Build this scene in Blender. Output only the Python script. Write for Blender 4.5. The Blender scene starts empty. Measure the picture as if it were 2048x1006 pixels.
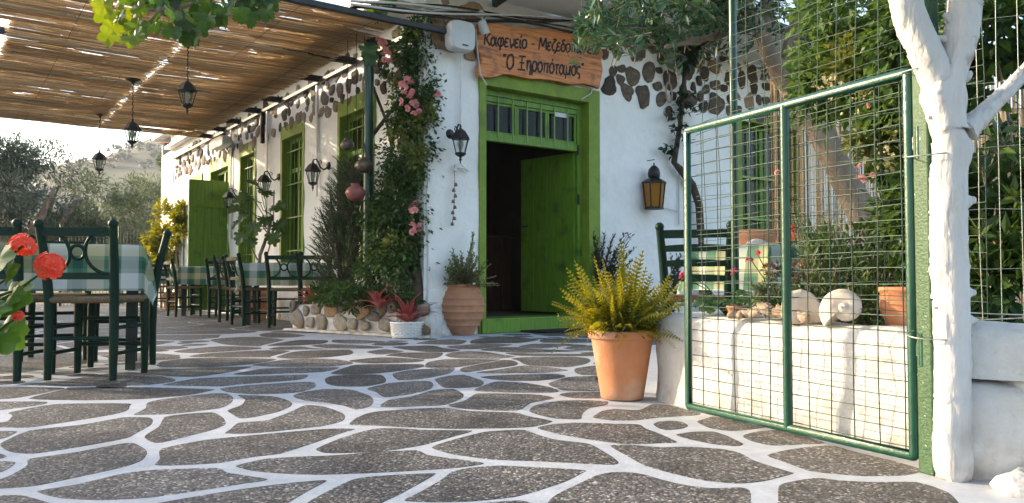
import bpy, bmesh, math, random
import numpy as np
from mathutils import Vector, Matrix, noise, Euler

# ------------------------------------------------------------------ camera, sky, sun, exposure
SC = bpy.context.scene
COL = SC.collection
CAM_H = 0.58
FPX = 1600.0
PITCH = math.atan(58 / FPX)
cam = bpy.data.cameras.new("camera"); cam.sensor_width = 36; cam.lens = FPX / 2048 * 36
cam.clip_start = 0.05; cam.clip_end = 3000
camo = bpy.data.objects.new("camera", cam); COL.objects.link(camo)
camo.location = (0, 0, CAM_H); camo.rotation_euler = (math.pi / 2 + PITCH, 0, 0)
SC.camera = camo
SUN_EL = math.radians(17.0)
SUN_DIR = Vector((-1.0, 0.30, 0)).normalized()        # horizontal direction towards the sun
SUN_AZ = math.atan2(SUN_DIR.x, SUN_DIR.y)
w = bpy.data.worlds.new("World"); SC.world = w; w.use_nodes = True
nt = w.node_tree; nt.nodes.clear()
sky = nt.nodes.new('ShaderNodeTexSky'); sky.sky_type = 'NISHITA'; sky.sun_disc = False
sky.sun_elevation = SUN_EL; sky.sun_rotation = SUN_AZ % (2 * math.pi)
sky.air_density = 1.0; sky.dust_density = 2.5; sky.ozone_density = 1.0
bg = nt.nodes.new('ShaderNodeBackground'); bg.inputs[1].default_value = 0.15
wo = nt.nodes.new('ShaderNodeOutputWorld')
nt.links.new(sky.outputs[0], bg.inputs[0]); nt.links.new(bg.outputs[0], wo.inputs[0])
sl = bpy.data.lights.new("sun", 'SUN'); sl.energy = 2.2; sl.angle = math.radians(0.53); sl.color = (1.0, 0.80, 0.55)
so = bpy.data.objects.new("sun", sl); COL.objects.link(so)
sv = Vector((SUN_DIR.x * math.cos(SUN_EL), SUN_DIR.y * math.cos(SUN_EL), math.sin(SUN_EL)))
so.rotation_euler = sv.to_track_quat('Z', 'Y').to_euler(); so.location = (-20, 6, 12)
SC.view_settings.view_transform = 'Standard'; SC.view_settings.look = 'None'
SC.view_settings.gamma = 1; SC.view_settings.use_curve_mapping = False
SC.view_settings.exposure = 1.95
SC.render.engine = 'CYCLES'
SC.cycles.max_bounces = 8; SC.cycles.transparent_max_bounces = 16
SC.cycles.sample_clamp_indirect = 6

random.seed(7); RNG = np.random.default_rng(7)
R = random.uniform

# ------------------------------------------------------------------ measuring helpers: a pixel of the photograph to a place
def ray(px, py):
    a = (px - 1024) / FPX; b = (503 - py) / FPX
    c, s = math.cos(PITCH), math.sin(PITCH)
    return Vector((a, c - s * b, s + c * b))
EYE = Vector((0, 0, CAM_H))
def G(px, py, z=0.0):                  # on the level z
    d = ray(px, py); t = (z - CAM_H) / d.z
    return EYE + d * t
def D(px, py, Y):                      # at the depth Y
    d = ray(px, py); return EYE + d * (Y / d.y)
CORNER = G(850, 673)
A_ = Vector((-0.5806, 0.8142, 0)); AN = Vector((-0.8142, -0.5806, 0))     # side front: along, outward
B_ = Vector((0.8142, 0.5806, 0)); BN = Vector((0.5806, -0.8142, 0))       # entrance front: along, outward
def frame(u, n): return Matrix(((u.x, n.x, 0, CORNER.x), (u.y, n.y, 0, CORNER.y), (0, 0, 1, 0), (0, 0, 0, 1)))
ML = frame(A_, AN); MF = frame(B_, BN)
def onwall(px, py, along, n, v=0.0):
    d = ray(px, py); p0 = CORNER + n * v
    t = (p0 - EYE).dot(n) / d.dot(n)
    p = EYE + d * t; r = p - CORNER
    return r.dot(along), p.z
def UF(px, py=500, v=0.0): return onwall(px, py, B_, BN, v)
def UL(px, py=500, v=0.0): return onwall(px, py, A_, AN, v)

# ------------------------------------------------------------------ materials
def _nodes(name):
    m = bpy.data.materials.new(name); m.use_nodes = True
    n = m.node_tree; n.nodes.clear()
    o = n.nodes.new('ShaderNodeOutputMaterial')
    return m, n, o
def _N(n, typ, **kw):
    x = n.nodes.new(typ)
    for k, v in kw.items():
        if k.startswith('i_'): x.inputs[k[2:].replace('_', ' ')].default_value = v
        else: setattr(x, k, v)
    return x
def c4(c): return (c[0], c[1], c[2], 1)
def mat(name, c1, c2=None, rough=0.6, scale=8.0, detail=5, bump=0.0, bscale=40.0, metal=0.0, spec=0.4, lo=0.35, hi=0.65,
        rnd=0.0, coat=0.0, stretch=None, foot=0.0, c3=None, c3scale=1.5, c3lo=0.55, c3hi=0.7, subsurf=0):
    m, n, o = _nodes(name)
    p = _N(n, 'ShaderNodeBsdfPrincipled'); n.links.new(p.outputs[0], o.inputs[0])
    p.inputs['Roughness'].default_value = rough; p.inputs['Metallic'].default_value = metal
    p.inputs['Specular IOR Level'].default_value = spec; p.inputs['Coat Weight'].default_value = coat
    tc = _N(n, 'ShaderNodeTexCoord'); vec = tc.outputs['Object']
    if stretch:
        mp = _N(n, 'ShaderNodeMapping'); mp.inputs['Scale'].default_value = stretch
        n.links.new(vec, mp.inputs[0]); vec = mp.outputs[0]
    col = None
    if c2 is not None:
        ns = _N(n, 'ShaderNodeTexNoise'); ns.inputs['Scale'].default_value = scale; ns.inputs['Detail'].default_value = detail
        ns.inputs['Roughness'].default_value = 0.62
        n.links.new(vec, ns.inputs['Vector'])
        cr = _N(n, 'ShaderNodeValToRGB'); e = cr.color_ramp.elements
        e[0].position = lo; e[0].color = c4(c1); e[1].position = hi; e[1].color = c4(c2)
        n.links.new(ns.outputs[0], cr.inputs[0]); col = cr.outputs[0]
    else:
        rgb = _N(n, 'ShaderNodeRGB'); rgb.outputs[0].default_value = c4(c1); col = rgb.outputs[0]
    if c3 is not None:
        ns = _N(n, 'ShaderNodeTexNoise'); ns.inputs['Scale'].default_value = c3scale; ns.inputs['Detail'].default_value = 6
        n.links.new(tc.outputs['Object'], ns.inputs['Vector'])
        mr = _N(n, 'ShaderNodeMapRange'); mr.inputs[1].default_value = c3lo; mr.inputs[2].default_value = c3hi
        n.links.new(ns.outputs[0], mr.inputs[0])
        mx = _N(n, 'ShaderNodeMix', data_type='RGBA'); n.links.new(mr.outputs[0], mx.inputs[0])
        n.links.new(col, mx.inputs[6]); mx.inputs[7].default_value = c4(c3); col = mx.outputs[2]
    if foot:                                            # splash dirt and scuffs near the ground
        ge = _N(n, 'ShaderNodeNewGeometry'); sz = _N(n, 'ShaderNodeSeparateXYZ'); n.links.new(ge.outputs['Position'], sz.inputs[0])
        mr = _N(n, 'ShaderNodeMapRange'); mr.inputs[1].default_value = 0; mr.inputs[2].default_value = foot; mr.inputs[3].default_value = .75; mr.inputs[4].default_value = 0; n.links.new(sz.outputs[2], mr.inputs[0])
        ns = _N(n, 'ShaderNodeTexNoise'); ns.inputs['Scale'].default_value = 9; ns.inputs['Detail'].default_value = 8; n.links.new(ge.outputs['Position'], ns.inputs['Vector'])
        m2 = _N(n, 'ShaderNodeMapRange'); m2.inputs[1].default_value = .42; m2.inputs[2].default_value = .66; n.links.new(ns.outputs[0], m2.inputs[0])
        mu = _N(n, 'ShaderNodeMath', operation='MULTIPLY'); n.links.new(mr.outputs[0], mu.inputs[0]); n.links.new(m2.outputs[0], mu.inputs[1])
        mx = _N(n, 'ShaderNodeMix', data_type='RGBA'); n.links.new(mu.outputs[0], mx.inputs[0]); n.links.new(col, mx.inputs[6]); mx.inputs[7].default_value = (.24, .19, .14, 1); col = mx.outputs[2]
    if rnd:
        oi = _N(n, 'ShaderNodeObjectInfo'); mr = _N(n, 'ShaderNodeMapRange')
        mr.inputs[3].default_value = 1 - rnd; mr.inputs[4].default_value = 1 + rnd
        n.links.new(oi.outputs['Random'], mr.inputs[0])
        hs = _N(n, 'ShaderNodeHueSaturation'); n.links.new(mr.outputs[0], hs.inputs['Value']); n.links.new(col, hs.inputs['Color'])
        col = hs.outputs[0]
    n.links.new(col, p.inputs['Base Color'])
    if bump:
        nb = _N(n, 'ShaderNodeTexNoise'); nb.inputs['Scale'].default_value = bscale; nb.inputs['Detail'].default_value = 6
        n.links.new(vec, nb.inputs['Vector'])
        b = _N(n, 'ShaderNodeBump'); b.inputs['Strength'].default_value = bump; b.inputs['Distance'].default_value = 0.02
        n.links.new(nb.outputs[0], b.inputs['Height']); n.links.new(b.outputs[0], p.inputs['Normal'])
    return m
def leafmat(name, c1, c2, trans=0.35, rough=0.42, tcol=None, spec=0.4, backdiff=None):
    """leaf: colour differs from leaf to leaf (face attribute rnd), light passes through"""
    m, n, o = _nodes(name)
    at = _N(n, 'ShaderNodeAttribute', attribute_name='rnd'); oi = _N(n, 'ShaderNodeObjectInfo')
    ad = _N(n, 'ShaderNodeMath', operation='ADD'); n.links.new(at.outputs['Fac'], ad.inputs[0]); n.links.new(oi.outputs['Random'], ad.inputs[1])
    fr = _N(n, 'ShaderNodeMath', operation='FRACT'); n.links.new(ad.outputs[0], fr.inputs[0])
    mx = _N(n, 'ShaderNodeMix', data_type='RGBA'); n.links.new(fr.outputs[0], mx.inputs[0])
    mx.inputs[6].default_value = c4(c1); mx.inputs[7].default_value = c4(c2)
    p = _N(n, 'ShaderNodeBsdfPrincipled'); p.inputs['Roughness'].default_value = rough; p.inputs['Specular IOR Level'].default_value = spec
    n.links.new(mx.outputs[2], p.inputs['Base Color'])
    t = _N(n, 'ShaderNodeBsdfTranslucent')
    hs = _N(n, 'ShaderNodeHueSaturation'); hs.inputs['Hue'].default_value = 0.475; hs.inputs['Saturation'].default_value = 1.1; hs.inputs['Value'].default_value = 1.9
    n.links.new(mx.outputs[2], hs.inputs['Color']); n.links.new(hs.outputs[0], t.inputs[0])
    if tcol: hs.inputs['Saturation'].default_value = 1.0; t.inputs[0].default_value = c4(tcol); n.links.remove(t.inputs[0].links[0])
    ms = _N(n, 'ShaderNodeMixShader'); ms.inputs[0].default_value = trans
    n.links.new(p.outputs[0], ms.inputs[1]); n.links.new(t.outputs[0], ms.inputs[2]); n.links.new(ms.outputs[0], o.inputs[0])
    return m
M = {}
M['whitewash'] = mat('whitewash', (.86, .85, .82), (.79, .78, .75), rough=.85, scale=3, bump=.8, bscale=11, c3=(.55, .53, .48), c3scale=1.1, c3lo=.60, c3hi=.85, foot=.45)
M['whitewash_fine'] = mat('whitewash_fine', (.62, .605, .58), (.52, .505, .475), rough=.8, scale=6, bump=.75, bscale=22, c3=(.36, .31, .25), c3scale=3.1, c3lo=.60, c3hi=.80, foot=.18)
M['white_paint'] = mat('white_paint', (.78, .78, .77), (.70, .70, .68), rough=.5, scale=12, bump=.15, bscale=30)
M['trunk_white'] = mat('trunk_white', (.60, .59, .58), (.52, .51, .495), rough=.65, scale=10, bump=.9, bscale=26, stretch=(1, 1, .25), c3=(.30, .25, .20), c3scale=7, c3lo=.63, c3hi=.72, foot=.28)
M['white_metal'] = mat('white_metal', (.82, .82, .80), (.76, .76, .74), rough=.45, scale=4)
M['white_plastic'] = mat('white_plastic', (.55, .56, .55), (.48, .49, .48), rough=.4, scale=5)
M['canvas'] = mat('canvas', (.66, .63, .56), (.58, .55, .48), rough=.9, scale=2)
M['ground_paint'] = mat('ground_paint', (.52, .545, .58), (.43, .45, .48), rough=.6, scale=14, bump=.12, bscale=60, c3=(.42, .39, .35), c3scale=3, c3lo=.60, c3hi=.85)
M['green_paint'] = mat('green_paint', (.085, .19, .010), (.135, .27, .018), rough=.45, scale=9, bump=.35, bscale=30, stretch=(3.5, 3.5, .35), c3=(.05, .09, .012), c3scale=5, c3lo=.54, c3hi=.74)
M['green_plaster'] = mat('green_plaster', (.145, .225, .016), (.20, .29, .028), rough=.6, scale=5, bump=.45, bscale=15, c3=(.10, .14, .02), c3scale=3, c3lo=.56, c3hi=.75)
M['bar_paint'] = mat('bar_paint', (.20, .34, .08), (.16, .28, .05), rough=.4, scale=10)
M['chair_paint'] = mat('chair_paint', (.004, .020, .012), (.007, .028, .017), rough=.42, scale=12, bump=.06, bscale=60, spec=.16)
M['dark_wood'] = mat('dark_wood', (.010, .018, .013), (.02, .03, .02), rough=.5, scale=12, stretch=(4, 4, 1))
M['gate_paint'] = mat('gate_paint', (.005, .055, .032), (.008, .075, .045), rough=.32, scale=14, bump=.1, bscale=70, coat=.3, c3=(.02, .06, .035), c3scale=9, c3lo=.6, c3hi=.75)
M['post_paint'] = mat('post_paint', (.016, .065, .022), (.04, .10, .04), rough=.5, scale=60, bump=.2, bscale=120, c3=(.55, .58, .5), c3scale=90, c3lo=.68, c3hi=.72)
M['dark_post'] = mat('dark_post', (.010, .05, .03), (.016, .075, .045), rough=.32, scale=5, coat=.3)
M['wire'] = mat('wire', (.02, .045, .033), (.05, .08, .06), rough=.4, scale=30, metal=.4)
M['wire_pale'] = mat('wire_pale', (.42, .44, .40), (.30, .33, .30), rough=.4, scale=30, metal=.4)
M['black_metal'] = mat('black_metal', (.012, .012, .013), (.022, .022, .022), rough=.45, scale=20)
M['cable'] = mat('cable', (.018, .016, .015), rough=.6)
M['cable_white'] = mat('cable_white', (.55, .55, .53), rough=.6)
M['rush'] = mat('rush', (.11, .075, .038), (.24, .17, .09), rough=.8, scale=30, stretch=(14, 1.5, 1), bump=.9, bscale=22)
M['leather'] = mat('leather', (.13, .055, .03), (.18, .08, .045), rough=.5, scale=8)
M['terracotta'] = mat('terracotta', (.52, .21, .095), (.60, .26, .125), rough=.8, scale=5, bump=.12, bscale=60, c3=(.62, .42, .31), c3scale=6, c3lo=.50, c3hi=.78, foot=.10)
M['terracotta_old'] = mat('terracotta_old', (.42, .19, .10), (.50, .25, .14), rough=.85, scale=7, bump=.25, bscale=50, c3=(.30, .16, .10), c3scale=5, c3lo=.55, c3hi=.75)
M['clay_dark'] = mat('clay_dark', (.20, .055, .05), (.28, .09, .08), rough=.35, scale=6)
M['bronze'] = mat('bronze', (.10, .075, .05), (.20, .16, .12), rough=.35, scale=12, metal=.5)
M['rock'] = mat('rock', (.20, .185, .165), (.33, .31, .28), rough=.9, scale=9, bump=.6, bscale=25, rnd=.35, c3=(.28, .19, .11), c3scale=2.5, c3lo=.5, c3hi=.62)
M['rock_brown'] = mat('rock_brown', (.26, .16, .09), (.36, .25, .15), rough=.9, scale=9, bump=.6, bscale=25, rnd=.3)
M['rock_dark'] = mat('rock_dark', (.055, .045, .036), (.17, .14, .11), rough=.9, scale=14, bump=1, bscale=30, rnd=.45, c3=(.20, .13, .08), c3scale=3, c3lo=.52, c3hi=.66)
M['rock_pale'] = mat('rock_pale', (.55, .47, .38), (.66, .58, .49), rough=.9, scale=9, bump=.6, bscale=25)
M['shell'] = mat('shell', (.66, .52, .42), (.74, .64, .55), rough=.45, scale=6, bump=.3, bscale=30)
M['driftwood'] = mat('driftwood', (.34, .24, .165), (.46, .36, .27), rough=.85, scale=8, stretch=(1, 1, 1), bump=.7, bscale=30)
M['bark'] = mat('bark', (.17, .13, .10), (.30, .24, .19), rough=.9, scale=10, stretch=(1, 1, .35), bump=.8, bscale=24)
M['bark_dark'] = mat('bark_dark', (.05, .035, .025), (.10, .075, .055), rough=.9, scale=14, bump=.8, bscale=30)
M['soil'] = mat('soil', (.05, .035, .025), (.10, .075, .05), rough=.95, scale=20, bump=1, bscale=30)
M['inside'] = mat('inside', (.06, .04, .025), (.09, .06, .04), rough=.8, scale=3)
M['counter'] = mat('counter', (.045, .018, .009), (.075, .032, .015), rough=.5, scale=6, stretch=(6, 6, .6))
M['rubber'] = mat('rubber', (.012, .011, .011), (.022, .02, .02), rough=.9, scale=60, bump=.5, bscale=150)
M['cushion'] = mat('cushion', (.62, .58, .52), (.50, .44, .40), rough=.9, scale=18, c3=(.16, .13, .12), c3scale=24, c3lo=.62, c3hi=.66)
M['earth'] = mat('earth', (.20, .15, .09), (.27, .22, .13), rough=.95, scale=.5, bump=.8, bscale=3, c3=(.13, .12, .06), c3scale=.35, c3lo=.45, c3hi=.6)
M['hill'] = mat('hill', (.125, .115, .065), (.155, .14, .085), rough=1, scale=.03, detail=9, c3=(.10, .095, .06), c3scale=.018, c3lo=.48, c3hi=.6)
M['white_notice'] = mat('white_notice', (.62, .62, .60), rough=.5)
M['ink'] = mat('ink', (.012, .010, .008), rough=.6)
M['yellow_plaster'] = M['green_plaster']
def glass_mat():
    m, n, o = _nodes('glass')
    g = _N(n, 'ShaderNodeBsdfGlossy'); g.inputs['Roughness'].default_value = .03; g.inputs[0].default_value = (1, 1, 1, 1)
    t = _N(n, 'ShaderNodeBsdfTransparent'); t.inputs[0].default_value = (.86, .90, .88, 1)
    lw_ = _N(n, 'ShaderNodeLayerWeight'); pw = _N(n, 'ShaderNodeMath', operation='POWER'); pw.inputs[1].default_value = 4; n.links.new(lw_.outputs['Facing'], pw.inputs[0])
    f = _N(n, 'ShaderNodeMath', operation='MULTIPLY_ADD'); f.inputs[1].default_value = .6; f.inputs[2].default_value = .007; n.links.new(pw.outputs[0], f.inputs[0])
    ms = _N(n, 'ShaderNodeMixShader'); n.links.new(f.outputs[0], ms.inputs[0]); n.links.new(t.outputs[0], ms.inputs[1]); n.links.new(g.outputs[0], ms.inputs[2])
    n.links.new(ms.outputs[0], o.inputs[0]); return m
M['glass'] = glass_mat()
def frost_mat(name, c, tr):
    m, n, o = _nodes(name)
    p = _N(n, 'ShaderNodeBsdfPrincipled'); p.inputs['Base Color'].default_value = c4(c); p.inputs['Roughness'].default_value = .25
    t = _N(n, 'ShaderNodeBsdfTranslucent'); t.inputs[0].default_value = c4(c)
    ms = _N(n, 'ShaderNodeMixShader'); ms.inputs[0].default_value = tr
    n.links.new(p.outputs[0], ms.inputs[1]); n.links.new(t.outputs[0], ms.inputs[2]); n.links.new(ms.outputs[0], o.inputs[0]); return m
M['frost'] = frost_mat('frost', (.62, .63, .60), .6)
M['amber'] = frost_mat('amber', (.55, .27, .04), .5)
def paving_mat():
    m, n, o = _nodes('paving')
    p = _N(n, 'ShaderNodeBsdfPrincipled'); n.links.new(p.outputs[0], o.inputs[0])
    p.inputs['Specular IOR Level'].default_value = .35
    g = _N(n, 'ShaderNodeNewGeometry'); oi = _N(n, 'ShaderNodeObjectInfo')
    v = _N(n, 'ShaderNodeTexVoronoi'); v.inputs['Scale'].default_value = 120; n.links.new(g.outputs['Position'], v.inputs['Vector'])
    sep = _N(n, 'ShaderNodeSeparateColor'); n.links.new(v.outputs['Color'], sep.inputs[0])
    cr = _N(n, 'ShaderNodeValToRGB'); cr.color_ramp.interpolation = 'LINEAR'
    e = cr.color_ramp.elements; e[0].position = 0; e[0].color = (.055, .052, .05, 1); e[1].position = 1; e[1].color = (.50, .475, .44, 1)
    for pos, c in ((.45, (.115, .104, .096, 1)), (.72, (.155, .14, .126, 1)), (.90, (.25, .23, .205, 1))):
        x = e.new(pos); x.color = c
    n.links.new(sep.outputs[0], cr.inputs[0])
    # darken between grains
    mr = _N(n, 'ShaderNodeMapRange'); mr.inputs[1].default_value = .25; mr.inputs[2].default_value = .75; mr.inputs[3].default_value = 1; mr.inputs[4].default_value = .55
    n.links.new(v.outputs['Distance'], mr.inputs[0])
    ns = _N(n, 'ShaderNodeTexNoise'); ns.inputs['Scale'].default_value = 2.6; ns.inputs['Detail'].default_value = 7; ns.inputs['Roughness'].default_value = .65
    n.links.new(g.outputs['Position'], ns.inputs['Vector'])
    m2 = _N(n, 'ShaderNodeMapRange'); m2.inputs[1].default_value = .3; m2.inputs[2].default_value = .7; m2.inputs[3].default_value = .55; m2.inputs[4].default_value = 1.5
    n.links.new(ns.outputs[0], m2.inputs[0])
    m3 = _N(n, 'ShaderNodeMapRange'); m3.inputs[3].default_value = .76; m3.inputs[4].default_value = 1.25; n.links.new(oi.outputs['Random'], m3.inputs[0])
    a = _N(n, 'ShaderNodeMath', operation='MULTIPLY'); n.links.new(mr.outputs[0], a.inputs[0]); n.links.new(m2.outputs[0], a.inputs[1])
    b = _N(n, 'ShaderNodeMath', operation='MULTIPLY'); n.links.new(a.outputs[0], b.inputs[0]); n.links.new(m3.outputs[0], b.inputs[1])
    hs = _N(n, 'ShaderNodeHueSaturation'); n.links.new(cr.outputs[0], hs.inputs['Color']); n.links.new(b.outputs[0], hs.inputs['Value'])
    # paint haze and dust, blotches of lime paint scuffed over the stones
    n3 = _N(n, 'ShaderNodeTexNoise'); n3.inputs['Scale'].default_value = 5.5; n3.inputs['Detail'].default_value = 9; n3.inputs['Roughness'].default_value = .7
    n.links.new(g.outputs['Position'], n3.inputs['Vector'])
    m4 = _N(n, 'ShaderNodeMapRange'); m4.inputs[1].default_value = .56; m4.inputs[2].default_value = .82; m4.inputs[4].default_value = .45; n.links.new(n3.outputs[0], m4.inputs[0])
    mx = _N(n, 'ShaderNodeMix', data_type='RGBA'); n.links.new(m4.outputs[0], mx.inputs[0]); n.links.new(hs.outputs[0], mx.inputs[6]); mx.inputs[7].default_value = (.30, .285, .26, 1)
    n.links.new(mx.outputs[2], p.inputs['Base Color'])
    m5 = _N(n, 'ShaderNodeMapRange'); m5.inputs[3].default_value = .42; m5.inputs[4].default_value = .75; n.links.new(ns.outputs[0], m5.inputs[0]); n.links.new(m5.outputs[0], p.inputs['Roughness'])
    bp = _N(n, 'ShaderNodeBump'); bp.inputs['Strength'].default_value = .5; bp.inputs['Distance'].default_value = .004; bp.invert = True
    n.links.new(v.outputs['Distance'], bp.inputs['Height']); n.links.new(bp.outputs[0], p.inputs['Normal'])
    return m
M['paving'] = paving_mat()
def reed_mat():
    m, n, o = _nodes('reed')
    at = _N(n, 'ShaderNodeAttribute', attribute_name='rnd')
    cr = _N(n, 'ShaderNodeValToRGB'); e = cr.color_ramp.elements
    e[0].color = (.25, .175, .095, 1); e[1].color = (.62, .53, .38, 1); x = e.new(.5); x.color = (.43, .33, .20, 1)
    n.links.new(at.outputs['Fac'], cr.inputs[0])
    p = _N(n, 'ShaderNodeBsdfPrincipled'); p.inputs['Roughness'].default_value = .55; n.links.new(cr.outputs[0], p.inputs['Base Color'])
    t = _N(n, 'ShaderNodeBsdfTranslucent')
    hs = _N(n, 'ShaderNodeHueSaturation'); hs.inputs['Value'].default_value = 1.75; hs.inputs['Saturation'].default_value = .88; n.links.new(cr.outputs[0], hs.inputs['Color']); n.links.new(hs.outputs[0], t.inputs[0])
    ms = _N(n, 'ShaderNodeMixShader'); ms.inputs[0].default_value = .66
    n.links.new(p.outputs[0], ms.inputs[1]); n.links.new(t.outputs[0], ms.inputs[2]); n.links.new(ms.outputs[0], o.inputs[0]); return m
M['reed'] = reed_mat()
def check_mat():
    """woven check: white, green and straw threads crossing"""
    m, n, o = _nodes('checked_cloth')
    p = _N(n, 'ShaderNodeBsdfPrincipled'); p.inputs['Roughness'].default_value = .85
    uv = _N(n, 'ShaderNodeUVMap', uv_map='UVMap'); sp = _N(n, 'ShaderNodeSeparateXYZ'); n.links.new(uv.outputs[0], sp.inputs[0])
    cols = []
    W, Gn, Ye, Dg = (.76, .77, .74, 1), (.10, .24, .15, 1), (.62, .55, .30, 1), (.03, .11, .07, 1)
    for k in (0, 1):
        d = _N(n, 'ShaderNodeMath', operation='DIVIDE'); d.inputs[1].default_value = .40; n.links.new(sp.outputs[k], d.inputs[0])
        f = _N(n, 'ShaderNodeMath', operation='FRACT'); n.links.new(d.outputs[0], f.inputs[0])
        cr = _N(n, 'ShaderNodeValToRGB'); cr.color_ramp.interpolation = 'CONSTANT'; e = cr.color_ramp.elements
        e[0].position = 0; e[0].color = W; e[1].position = .25; e[1].color = Gn
        for pos, c in ((.32, Dg), (.46, Gn), (.52, Ye), (.76, Gn)): x = e.new(pos); x.color = c
        n.links.new(f.outputs[0], cr.inputs[0]); cols.append(cr.outputs[0])
    mx = _N(n, 'ShaderNodeMix', data_type='RGBA'); mx.inputs[0].default_value = .5
    n.links.new(cols[0], mx.inputs[6]); n.links.new(cols[1], mx.inputs[7]); n.links.new(mx.outputs[2], p.inputs['Base Color'])
    t = _N(n, 'ShaderNodeBsdfTranslucent'); n.links.new(mx.outputs[2], t.inputs[0])
    ms = _N(n, 'ShaderNodeMixShader'); ms.inputs[0].default_value = .3
    n.links.new(p.outputs[0], ms.inputs[1]); n.links.new(t.outputs[0], ms.inputs[2]); n.links.new(ms.outputs[0], o.inputs[0]); return m
M['check'] = check_mat()
def sign_mat():
    m, n, o = _nodes('sign_wood')
    p = _N(n, 'ShaderNodeBsdfPrincipled'); p.inputs['Roughness'].default_value = .5; n.links.new(p.outputs[0], o.inputs[0])
    tc = _N(n, 'ShaderNodeTexCoord'); mp = _N(n, 'ShaderNodeMapping'); mp.inputs['Scale'].default_value = (1.4, 1.4, 16); mp.inputs['Rotation'].default_value = (0, .05, 0)
    n.links.new(tc.outputs['Object'], mp.inputs[0])
    ns = _N(n, 'ShaderNodeTexNoise'); ns.inputs['Scale'].default_value = 2.2; ns.inputs['Detail'].default_value = 8; ns.inputs['Distortion'].default_value = .8
    n.links.new(mp.outputs[0], ns.inputs['Vector'])
    cr = _N(n, 'ShaderNodeValToRGB'); e = cr.color_ramp.elements
    e[0].position = .30; e[0].color = (.26, .065, .012, 1); e[1].position = .68; e[1].color = (.66, .25, .06, 1); x = e.new(.46); x.color = (.55, .17, .032, 1)
    n.links.new(ns.outputs[0], cr.inputs[0])
    n2 = _N(n, 'ShaderNodeTexNoise'); n2.inputs['Scale'].default_value = 5; n2.inputs['Detail'].default_value = 3; n.links.new(tc.outputs['Object'], n2.inputs['Vector'])
    mr = _N(n, 'ShaderNodeMapRange'); mr.inputs[1].default_value = .56; mr.inputs[2].default_value = .72; mr.inputs[4].default_value = .8; n.links.new(n2.outputs[0], mr.inputs[0])
    mx = _N(n, 'ShaderNodeMix', data_type='RGBA'); n.links.new(mr.outputs[0], mx.inputs[0]); n.links.new(cr.outputs[0], mx.inputs[6]); mx.inputs[7].default_value = (.14, .03, .008, 1)
    n.links.new(mx.outputs[2], p.inputs['Base Color'])
    b = _N(n, 'ShaderNodeBump'); b.inputs['Strength'].default_value = .3; n.links.new(ns.outputs[0], b.inputs['Height']); n.links.new(b.outputs[0], p.inputs['Normal'])
    return m
M['sign_wood'] = sign_mat()
# foliage
M['rose_leaf'] = leafmat('rose_leaf', (.018, .055, .012), (.055, .115, .025), .25)
M['fence_leaf'] = leafmat('fence_leaf', (.035, .085, .018), (.10, .175, .04), .35)
M['rose_leaf_pale'] = leafmat('rose_leaf_pale', (.09, .12, .02), (.16, .19, .05), .3)
M['rosemary'] = leafmat('rosemary', (.018, .05, .014), (.045, .10, .025), .12)
M['shrub_leaf'] = leafmat('shrub_leaf', (.022, .06, .014), (.06, .12, .025), .3)
M['oleander_leaf'] = leafmat('oleander_leaf', (.04, .085, .02), (.09, .15, .04), .3)
M['laurel_leaf'] = leafmat('laurel_leaf', (.018, .060, .028), (.055, .12, .045), .22, rough=.22, spec=.6)
M['vine_leaf'] = leafmat('vine_leaf', (.014, .045, .010), (.055, .12, .014), .35, rough=.4)
M['vine_leaf_lit'] = leafmat('vine_leaf_lit', (.04, .10, .012), (.15, .21, .02), .45, rough=.4)  # sunlit copy of the vine leaf, light put into a yellower colour
M['fern_leaf'] = leafmat('fern_leaf', (.09, .12, .012), (.30, .27, .028), .4, rough=.5)
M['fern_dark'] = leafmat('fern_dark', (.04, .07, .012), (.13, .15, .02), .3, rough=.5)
M['yellow_shrub'] = leafmat('yellow_shrub', (.10, .14, .012), (.24, .22, .02), .4)
M['olive_leaf'] = leafmat('olive_leaf', (.08, .115, .05), (.17, .20, .10), .2, rough=.5)
M['olive_dark'] = leafmat('olive_dark', (.045, .065, .045), (.095, .12, .08), .15, rough=.5)
M['scrub_leaf'] = leafmat('scrub_leaf', (.055, .065, .045), (.08, .09, .06), .1)
M['brom_leaf'] = leafmat('brom_leaf', (.24, .045, .04), (.42, .15, .11), .3, rough=.35)
M['geranium_leaf'] = leafmat('geranium_leaf', (.04, .11, .018), (.10, .19, .03), .4)
M['dark_leaf'] = leafmat('dark_leaf', (.012, .028, .012), (.03, .055, .02), .15)
M['jade_leaf'] = leafmat('jade_leaf', (.06, .105, .018), (.15, .19, .04), .3, rough=.35)
M['philo_leaf'] = leafmat('philo_leaf', (.03, .075, .02), (.07, .12, .03), .25, rough=.3)
M['lavender_leaf'] = leafmat('lavender_leaf', (.10, .14, .07), (.19, .22, .12), .25)
M['dry_leaf'] = leafmat('dry_leaf', (.14, .09, .05), (.24, .17, .09), .25)
M['pink_petal'] = leafmat('pink_petal', (.78, .28, .31), (.86, .48, .47), .4, tcol=(.88, .48, .48))
M['magenta_petal'] = leafmat('magenta_petal', (.70, .05, .16), (.75, .12, .24), .35, tcol=(.8, .12, .3))
M['red_petal'] = leafmat('red_petal', (.80, .06, .035), (.88, .14, .07), .4, tcol=(.95, .16, .08))
M['coral_petal'] = leafmat('coral_petal', (.60, .13, .07), (.7, .22, .12), .35, tcol=(.7, .2, .1))
M['bud'] = leafmat('bud', (.55, .50, .22), (.68, .62, .42), .3)

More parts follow.
